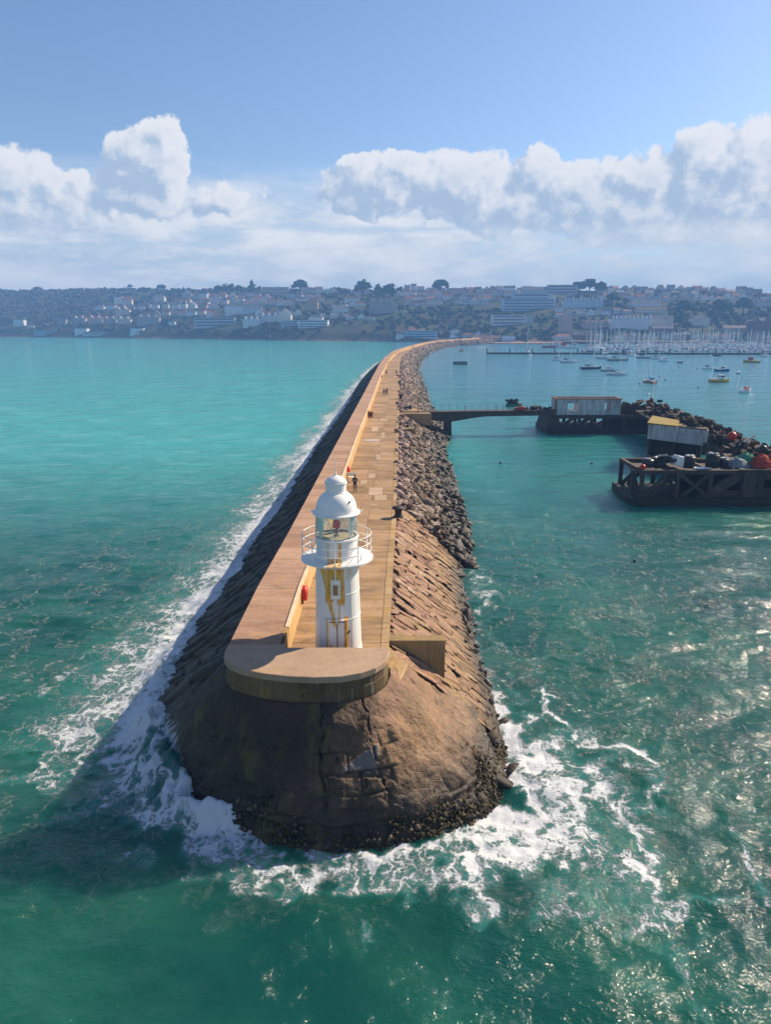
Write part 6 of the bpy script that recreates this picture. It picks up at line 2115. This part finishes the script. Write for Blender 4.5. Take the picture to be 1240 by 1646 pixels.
N_ = [  # named buildings: px, base py, width, height, wall, roof, style, label, name, kw
 (345, 525.5, 62, 14, 'grey', 'flat grey', 'flat', 'long white seafront apartment block with balconies, left of the gabled houses', 'apartment_block', dict(storeys=3)),
 (375, 507, 26, 17, 'white', 'slate', 'hip', 'large white hipped house above the seafront apartment block', 'house', {}),
 (404, 526, 26, 16, 'white', 'slate', 'gable', 'white seafront villa with three gables', 'house', dict(gables=3)),
 (432, 518, 28, 14, 'white', 'slate', 'gable', 'white terrace with gables up behind the seafront', 'house', dict(gables=3)),
 (458, 518, 20, 20, 'cream', 'slate', 'front', 'tall cream gable fronted house in the seafront cluster', 'house', {}),
 (466, 526, 26, 9, 'blue', 'white', 'flat', 'low pale blue building on the cliff edge', 'house', {}),
 (504, 527, 46, 10, 'white', 'flat grey', 'flat', 'wide white terrace building at the right end of the seafront', 'house', {}),
 (508, 517, 22, 11, 'white', 'slate', 'hip', 'white villa above the wide terrace building', 'house', {}),
 (501, 499, 19, 17, 'ochre', 'brown tiled', 'hip', 'square ochre house with tall chimneys among dark trees', 'house', {}),
 (547, 503, 24, 9, 'white', 'grey', 'hip', 'low white bungalow right of the square ochre house', 'house', {}),
 (405, 503, 30, 11, 'blue', 'grey', 'gable', 'pale blue grey house row above the white villa', 'house', {}),
 (565, 486, 22, 9, 'white', 'brown tiled', 'gable', 'white house with brown roof on upper slope left of the mansion', 'house', {}),
 (612, 505, 34, 24, 'stone', 'brown tiled', 'gable', 'large old stone mansion with several gables on the hillside', 'mansion', dict(gables=3)),
 (632, 503, 12, 18, 'stone', 'red tiled', 'front', 'stone wing with red roof joined right of the mansion', 'house', {}),
 (645, 488, 9, 8, 'ochre', 'grey', 'flat', 'small ochre building right of the stone mansion', 'house', {}),
 (443, 474, 42, 10, 'cream', 'flat grey', 'flat', 'long cream apartment block on the skyline left of the round tree', 'apartment_block', {}),
 (850, 500, 82, 18, 'blue', 'flat grey', 'flat', 'big pale terrace block of flats stepped down the hillside', 'apartment_block', dict(storeys=4)),
 (888, 493, 10, 18, 'cream', 'flat grey', 'flat', 'bright end tower at the right of the big block of flats', 'apartment_block', dict(storeys=4)),
 (856, 484, 60, 10, 'blue', 'flat grey', 'flat', 'upper tier of pale flats behind the big terrace block', 'apartment_block', dict(storeys=2)),
 (818, 522, 52, 15, 'white', 'flat grey', 'flat', 'long white modern building with three balcony bands above the beach', 'apartment_block', dict(storeys=3)),
 (850, 521, 14, 13, 'grey', 'flat grey', 'flat', 'grey wing at the right of the long white modern building', 'house', {}),
 (678, 544, 48, 11, 'blue', 'flat grey', 'flat', 'long pale blue waterside building by the breakwater root', 'building', {}),
 (644, 545, 14, 6, 'white', 'slate', 'gable', 'small white cottages at the end of the breakwater', 'house', dict(gables=3)),
 (732, 538, 14, 6, 'white', 'white', 'flat', 'small white boxy building above the beach', 'house', {}),
 (735, 546, 22, 6, 'blue', 'blue', 'gable', 'low blue roofed shed near the beach', 'shed', {}),
 (782, 550, 46, 9, 'pink', 'brown tiled', 'gable', 'long low pinkish building behind the beach', 'building', {}),
 (818, 549, 20, 7, 'blue', 'blue', 'gable', 'blue boat shed right of the long pinkish building', 'shed', {}),
 (910, 535, 20, 30, 'pink', 'slate', 'front', 'tall narrow harbour house with steep gable by the slipway', 'house', {}),
 (905, 548, 26, 9, 'white', 'red tiled', 'hip', 'white building with bright red roof at the slipway', 'building', {}),
 (958, 529, 42, 13, 'pink', 'brown tiled', 'terrace', 'pinkish terrace with row of dormers above the marina left', 'terrace', dict(gables=5)),
 (1016, 529, 64, 20, 'white', 'slate', 'terrace', 'long white terrace with ten gables above the marina', 'terrace', dict(gables=10)),
 (1067, 524, 30, 16, 'cream', 'grey', 'gable', 'cream and grey building right of the long white terrace', 'house', {}),
 (1066, 534, 34, 9, 'brick', 'slate', 'gable', 'red brick building below the cream and grey one', 'house', {}),
 (1127, 524, 28, 16, 'cream', 'slate', 'hip', 'square cream house with tall chimneys standing alone in trees', 'house', {}),
 (1185, 534, 44, 9, 'stone', 'brown tiled', 'gable', 'long stone house left of the brick block', 'house', {}),
 (1224, 538, 34, 26, 'brick', 'slate', 'hip', 'large red brick block at the right edge above the marina', 'building', dict(gables=2)),
 (938, 495, 60, 15, 'blue', 'slate', 'terrace', 'long pale terrace with many dormers high on the hill', 'terrace', dict(gables=10)),
 (1040, 494, 44, 11, 'white', 'grey', 'gable', 'pale grey long house on the middle slope above the white terrace', 'house', {}),
 (1048, 504, 46, 9, 'cream', 'brown tiled', 'gable', 'cream row half hidden by trees above the white terrace', 'house', {}),
 (905, 472, 44, 13, 'grey', 'flat grey', 'flat', 'grey slab of flats on the skyline left of the dark trees', 'apartment_block', dict(storeys=3)),
 (865, 472, 50, 9, 'grey', 'grey', 'gable', 'long skyline terrace left of the grey slab of flats', 'terrace', {}),
 (190, 489, 12, 11, 'white', 'slate', 'flat', 'white house at left end of the upper villa pair', 'house', {}),
 (203, 491, 16, 12, 'cream', 'red tiled', 'gable', 'cream villa with red chimneys, right of the upper white house', 'house', {}),
 (196, 507, 22, 12, 'cream', 'brown tiled', 'gable', 'cream villa below the upper villa pair', 'house', dict(gables=2)),
 (256, 486, 16, 10, 'cream', 'grey', 'hip', 'cream villa alone between trees on the left slope', 'house', {}),
 (293, 490, 26, 11, 'pink', 'brown tiled', 'hip', 'pinkish villa with wide roof on the left slope', 'house', {}),
 (30, 525, 16, 9, 'white', 'slate', 'flat', 'white house at the far left near the shore', 'house', {}),
 (48, 528, 12, 4, 'cream', 'grey', 'gable', 'low cream cottage beside the far left white house', 'house', {}),
 (99, 522, 13, 9, 'stone', 'slate', 'gable', 'lone grey stone house at the edge of the wood', 'house', {}),
 (127, 520, 20, 11, 'stone', 'brown tiled', 'gable', 'first stone house of the gabled shore row', 'house', dict(gables=2)),
 (153, 521, 22, 12, 'pink', 'red tiled', 'gable', 'second house of the gabled shore row, red roofed', 'house', dict(gables=2)),
 (176, 521, 20, 10, 'stone', 'brown tiled', 'gable', 'third house of the gabled shore row', 'house', dict(gables=2)),
 (199, 521, 20, 11, 'cream', 'slate', 'gable', 'fourth house of the gabled shore row, cream', 'house', dict(gables=2)),
 (238, 522, 34, 15, 'stone', 'slate', 'gable', 'big grey stone house with two gables in the shore row', 'house', dict(gables=3)),
 (276, 524, 10, 6, 'white', 'slate', 'flat', 'small bright white house right of the big stone house', 'house', {}),
 (220, 534, 20, 5, 'white', 'blue', 'flat', 'low white pavilion by the lido', 'building', {}),
 (130, 538, 20, 8, 'white', 'flat grey', 'flat', 'white lido building with windows at the shore', 'building', {}),
 (78, 537.5, 44, 5, 'blue', 'blue', 'flat', 'long blue row of beach huts left of the lido', 'beach_huts', {}),
 (165, 539.5, 60, 4, 'grey', 'flat grey', 'flat', 'long pale lido terrace wall on the shore', 'building', {}),
 (216, 540, 14, 4, 'white', 'flat grey', 'flat', 'small white hut at the right end of the lido', 'hut', {}),
 (73, 549, 5, 2, 'white', 'slate', 'gable', 'tiny hut on the rocks', 'hut', {}),
]
for t_ in N_[:-1]:
    house(*t_[:8], None, rz=random.uniform(-.12, .12), name=t_[8], **t_[9])
# rows of ordinary houses
ROWS = [  # name, x0, x1, step, y(x) control, heights, walls
 ('top skyline row', 655, 905, 11, [(655, 468), (905, 466)], (6, 9), ['white', 'grey', 'cream', 'blue']),
 ('second hillside row', 640, 830, 11, [(640, 476), (830, 475)], (6, 9), ['white', 'grey', 'cream', 'blue', 'stone']),
 ('third hillside row', 645, 800, 12, [(645, 484), (800, 483)], (6, 9), ['white', 'grey', 'cream', 'stone']),
 ('skyline row right of the dark trees', 965, 1245, 13, [(965, 464), (1100, 466), (1240, 473)], (7, 11), ['white', 'cream', 'pink', 'grey']),
 ('row just below the right skyline', 970, 1245, 13, [(970, 473), (1240, 482)], (7, 10), ['white', 'cream', 'grey', 'brick']),
 ('middle row of the right hill', 975, 1110, 13, [(975, 483), (1110, 485)], (7, 10), ['white', 'cream', 'pink', 'grey']),
 ('middle row at the right edge', 1180, 1250, 13, [(1180, 492), (1250, 494)], (7, 10), ['white', 'cream', 'grey']),
 ('row left of the long hill terrace', 900, 1000, 13, [(900, 503), (1000, 505)], (6, 9), ['white', 'blue', 'cream']),
 ('upper left villa row', 300, 430, 13, [(300, 480), (360, 482), (430, 484)], (7, 11), ['white', 'cream', 'pink', 'grey']),
 ('second left villa row', 235, 345, 13, [(235, 497), (345, 496)], (7, 10), ['white', 'cream', 'stone', 'grey']),
 ('third left villa row', 250, 345, 14, [(250, 508), (345, 509)], (7, 10), ['white', 'cream', 'stone']),
 ('row under the cream skyline block', 400, 520, 12, [(400, 479), (520, 479)], (5, 8), ['white', 'grey', 'stone', 'blue']),
 ('skyline row between round tree and broad pine', 490, 600, 12, [(490, 470), (600, 472)], (5, 8), ['grey', 'white', 'stone']),
 ('row left of the stone mansion', 540, 600, 12, [(540, 496), (600, 490)], (5, 8), ['cream', 'white']),
 ('fourth hillside row above the wooded slope', 655, 790, 13, [(655, 491), (790, 490)], (5, 8), ['white', 'grey', 'cream', 'blue']),
 ('row above the right skyline', 1000, 1180, 15, [(1000, 460), (1180, 464)], (5, 8), ['grey', 'cream', 'pink']),
 ('fourth row of the right hill', 900, 1080, 14, [(900, 511), (1080, 500)], (6, 9), ['white', 'cream', 'grey', 'blue']),
 ('villa row over the seafront', 300, 480, 14, [(300, 491), (480, 490)], (6, 9), ['white', 'cream', 'blue', 'white']),
 ('seafront cluster back row', 415, 480, 13, [(415, 509), (480, 507)], (7, 10), ['white', 'white', 'cream']),
 ('cliff top row in the centre', 520, 600, 14, [(520, 510), (600, 515)], (5, 7), ['white', 'grey', 'stone']),
 ('small row by the upper left villas', 160, 240, 14, [(160, 497), (240, 499)], (5, 8), ['white', 'cream', 'stone']),
 ('dense row under the top skyline', 650, 900, 9, [(650, 472), (900, 471)], (4, 6), ['white', 'white', 'grey', 'blue']),
 ('dense row over the big block of flats', 660, 800, 9, [(660, 480), (800, 479)], (4, 6), ['white', 'white', 'grey', 'cream']),
 ('dense low row of the right hill', 980, 1240, 11, [(980, 478), (1240, 487)], (5, 8), ['white', 'white', 'cream', 'pink']),
 ('dense left row between the villa rows', 330, 520, 11, [(330, 485), (520, 485)], (5, 7), ['white', 'white', 'cream', 'stone']),
 ('low row near the beach', 650, 780, 14, [(650, 536), (780, 544)], (5, 8), ['stone', 'pink', 'white', 'grey']),
 ('harbour front row behind the marina', 930, 1180, 15, [(930, 546), (1180, 546)], (6, 11), ['stone', 'brick', 'grey', 'cream']),
]
for (rn, xa_, xb_, stp, ctl, hr, wc) in ROWS:
    px_ = xa_; k = 0
    while px_ < xb_:
        yb = np.interp(px_, [c[0] for c in ctl], [c[1] for c in ctl]) + random.uniform(-1.2, 1.2)
        w_ = stp * random.uniform(.75, 1.1)
        bad = any(abs(px_ - o_[0]) < o_[1] + w_ * .3 and abs(yb - o_[2]) < 5 for o_ in occ[:len(N_) - 1])
        if not bad and random.random() > .06:
            k += 1
            wl_ = random.choice(wc); rf_ = random.choice(['slate', 'slate', 'brown tiled', 'grey', 'red tiled'])
            house(px_, yb, w_, random.uniform(*hr), wl_, rf_, random.choice(['gable', 'gable', 'hip', 'front']),
                  wl_ + ' house, ' + ordn(k) + ' from left, ' + rn, rn)
        px_ += stp * random.uniform(.85, 1.3)

# ------------------------------------------------------------------ woods and skyline trees
def crown_mat(name, c0, c1, c2):
    m, N = new_mat(name)
    pos = N.n('ShaderNodeNewGeometry').outputs['Position']
    a = N.n('ShaderNodeAttribute', attribute_name='rnd').outputs['Fac']
    n1 = N.noise(pos, .9, 4, .7)
    rp = N.n('ShaderNodeValToRGB'); e = rp.color_ramp.elements
    e[0].position = 0.0; e[0].color = (*c0, 1); e[1].position = 1.0; e[1].color = (*c2, 1); q = e.new(.5); q.color = (*c1, 1)
    N.t.links.new(a, rp.inputs[0])
    c = N.n('ShaderNodeVectorMath', {0: rp.outputs[0], 3: N.lin(n1, .3, .7, .6, 1.4)}, operation='SCALE').outputs[0]
    p = N.n('ShaderNodeBsdfPrincipled', {'Base Color': c, 'Roughness': .95, 'Specular IOR Level': .1, 'Normal': N.bump(n1, 1.0, 1.0)})
    finish(N, p.outputs[0]); return m
M_ever = crown_mat('evergreen_foliage', (.020, .040, .016), (.035, .060, .022), (.055, .075, .03))
M_woods = crown_mat('mixed_wood', (.025, .045, .018), (.06, .055, .03), (.115, .085, .06))
M_bark = simple('bark', (.09, .065, .05), .95, var=.3)

def crown_var(seed, flat=1.0, n=7, spread=.55):
    r = np.random.default_rng(seed)
    Vs_, Fs_ = [], []; b = 0
    bm = bmesh.new(); bmesh.ops.create_icosphere(bm, subdivisions=1, radius=1)
    V0 = np.array([v.co[:] for v in bm.verts]); F0 = np.array([[v.index for v in f.verts] for f in bm.faces]); bm.free()
    for k in range(n):
        c = r.normal(size=3) * spread * .6; c[2] = abs(c[2]) * .6 + .35
        s_ = r.uniform(.3, .62)
        V = V0 * s_ * (1 + .45 * r.uniform(-1, 1, (len(V0), 1))) + c
        Vs_.append(V); Fs_.append(F0 + b); b += len(V)
    return np.concatenate(Vs_) * np.array([1, 1, flat]), np.concatenate(Fs_)
CV = [crown_var(200 + k) for k in range(10)]
CV1 = [crown_var(300 + k, n=3, spread=.4) for k in range(8)]
occA = np.array([(o_[0], o_[1], o_[2], o_[3], o_[4]) for o_ in occ])
def blocked(x, y, z, r, h):
    px_, py_ = project(np.array([x, y, z + h]))
    _, pb2 = project(np.array([x, y, z]))
    rp = r * FPX / y
    m_ = (np.abs(occA[:, 0] - px_) < occA[:, 1] + rp * .8) & (y < occA[:, 4] + 9) & (py_ < occA[:, 2] - 2.5) & (pb2 > occA[:, 2] - occA[:, 3])
    return bool(m_.any())
Vs, Fs, Rs = [], [], []; b = 0; cnt = 0
rr = random.Random(5)
tries = 0
while cnt < 4300 and tries < 30000:
    tries += 1
    y = 860 + 1150 * rr.random(); x = (rr.random() * 1.5 - .75) * y
    sy = float(shore_y(x)); d = y - sy
    if d < 6 or d > 500: continue
    az = x / y
    pxn, _ = project(np.array([x, y, 50.0]))
    dens_ = float(fbm(np.array([x * .008, y * .012, 0.0]), 3, seed=91)) + .25
    if pxn < 180: dens_ += .5
    if 640 < pxn < 800 and 90 < d < 300: dens_ += .5
    if 1040 < pxn < 1240 and 100 < d < 260: dens_ += .3
    if d < 60: dens_ -= .15
    if rr.random() > dens_ * 1.6 + .35: continue
    z = float(terr(np.array(x), np.array(y)))
    r_ = rr.uniform(3.2, 6.5); h_ = r_ * 1.3
    if blocked(x, y, z, r_, h_): continue
    V, Fc = CV1[rr.randrange(8)] if cnt % 3 else CV[rr.randrange(10)]
    a = rr.random() * 6.28
    Rm = np.array([[cos(a), -sin(a), 0], [sin(a), cos(a), 0], [0, 0, 1]])
    Vs.append((V @ Rm.T) * np.array([r_, r_, r_ * rr.uniform(.8, 1.15)]) + np.array([x, y, z - .2]))
    Fs.append(Fc + b); b += len(V)
    brown = .75 if (pxn < 180 and rr.random() < .65) else (.65 if rr.random() < .3 else .18)
    Rs.append(np.full(len(V), min(1, max(0, rr.gauss(brown, .18))))); cnt += 1
tag(link('woodland', mesh_from('woodland', np.concatenate(Vs), np.concatenate(Fs), M_woods, False, {'rnd': np.concatenate(Rs)})), 'brown and green woods covering the hills', None, None, 'stuff')

def tree(px_, py_, wpx, hpx, kind, label):
    x, y, z = hit(px_, py_)
    s = y / FPX
    w, h = wpx * s, hpx * s
    t = tag(empty('tree', (x, y, z)), label, 'tree', 'trees standing out on the skyline')
    MB().tube((0, 0, -1), (0, 0, h * .45), w * .035 + .15, w * .02 + .1, n=6).build('trunk', M_bark, t)
    r = np.random.default_rng(int(px_ * 7))
    Vs_, Fs_ = [], []; b = 0
    n = 44 if wpx > 12 else 14
    for k in range(n):
        V, Fc = CV1[k % 8]
        if kind == 'cone':
            f = r.random(); c = np.array([r.normal() * w * .14 * (1.1 - f), r.normal() * w * .14, h * (.15 + .8 * f)]); q = w * .26 * (1.15 - f)
        elif kind == 'flat':
            c = np.array([r.uniform(-.42, .42) * w, r.uniform(-.3, .3) * w, h * r.uniform(.2, .8)]); q = w * .17
        else:
            a = r.uniform(0, 6.28); e = sqrt(r.random()); c = np.array([cos(a) * e * w * .36, sin(a) * e * w * .36, h * (.24 + .52 * sqrt(max(0, 1 - e * e)) * r.uniform(.5, 1))]); q = w * .19
        Vs_.append(V * np.array([q, q, q * (.6 if kind == 'flat' else .8)]) + c); Fs_.append(Fc + b); b += len(V)
    V = np.concatenate(Vs_)
    o = link('crown', mesh_from('crown', V, np.concatenate(Fs_), M_ever, False, {'rnd': r.uniform(.1, .6, len(V))}), t)
    # limbs
    mb = MB()
    for k in range(5):
        a = k * 1.3; mb.tube((0, 0, h * .3), (cos(a) * w * .25, sin(a) * w * .25, h * .6), .25, .1, n=5)
    mb.build('limb', M_bark, t)
for t_ in [(352, 472, 16, 15, 'round', 'leftmost pine of the dark clump on the skyline'), (367, 472, 18, 16, 'flat', 'middle pine of the dark clump on the skyline'), (384, 472, 16, 14, 'round', 'rightmost pine of the dark clump on the skyline'),
           (405, 470, 16, 20, 'cone', 'single cone shaped conifer on the skyline'), (482, 469, 28, 18, 'round', 'broad round evergreen right of the cream skyline block'),
           (584, 477, 30, 27, 'round', 'large dark tree left of the mansion skyline'), (608, 477, 16, 22, 'round', 'smaller dark tree between two large ones on skyline'), (625, 480, 24, 26, 'round', 'tall dark tree above the stone mansion'),
           (709, 466, 28, 22, 'round', 'wide spreading pine standing highest on the skyline'), (770, 465, 12, 12, 'round', 'small round tree on the skyline right of the spreading pine'),
           (930, 472, 24, 22, 'round', 'left tree of the dark clump above the long terrace'), (948, 472, 28, 26, 'round', 'middle tree of the dark clump above the long terrace'), (966, 474, 22, 22, 'round', 'right tree of the dark clump above the long terrace'),
           (985, 490, 26, 20, 'round', 'dark tree beside the long hill terrace'), (210, 466, 12, 10, 'round', 'bare round tree on the left skyline'), (259, 464, 16, 9, 'round', 'broad low tree on the left skyline'),
           (60, 466, 14, 7, 'round', 'low tree on the far left skyline'), (1100, 510, 30, 30, 'round', 'big dark tree left of the square cream house'), (1160, 512, 34, 34, 'round', 'big dark tree right of the square cream house'),
           (1195, 505, 30, 30, 'round', 'big dark tree above the long stone house')]:
    tree(*t_)

# ------------------------------------------------------------------ air
HAZE = 0.00040
mb = MB(); mb.box((0, 1000, 65), (5400, 2280, 138))
hz = bpy.data.materials.new('haze_air'); hz.use_nodes = True; hz.node_tree.nodes.clear(); H_ = NT(hz.node_tree)
pv = H_.n('ShaderNodeVolumePrincipled', {'Color': (0.22, 0.48, 0.95, 1), 'Density': HAZE, 'Anisotropy': 0.0})
H_.n('ShaderNodeOutputMaterial', {'Volume': pv.outputs[0]})
tag(mb.build('haze', hz), 'pale blue sea haze', None, None, 'stuff')
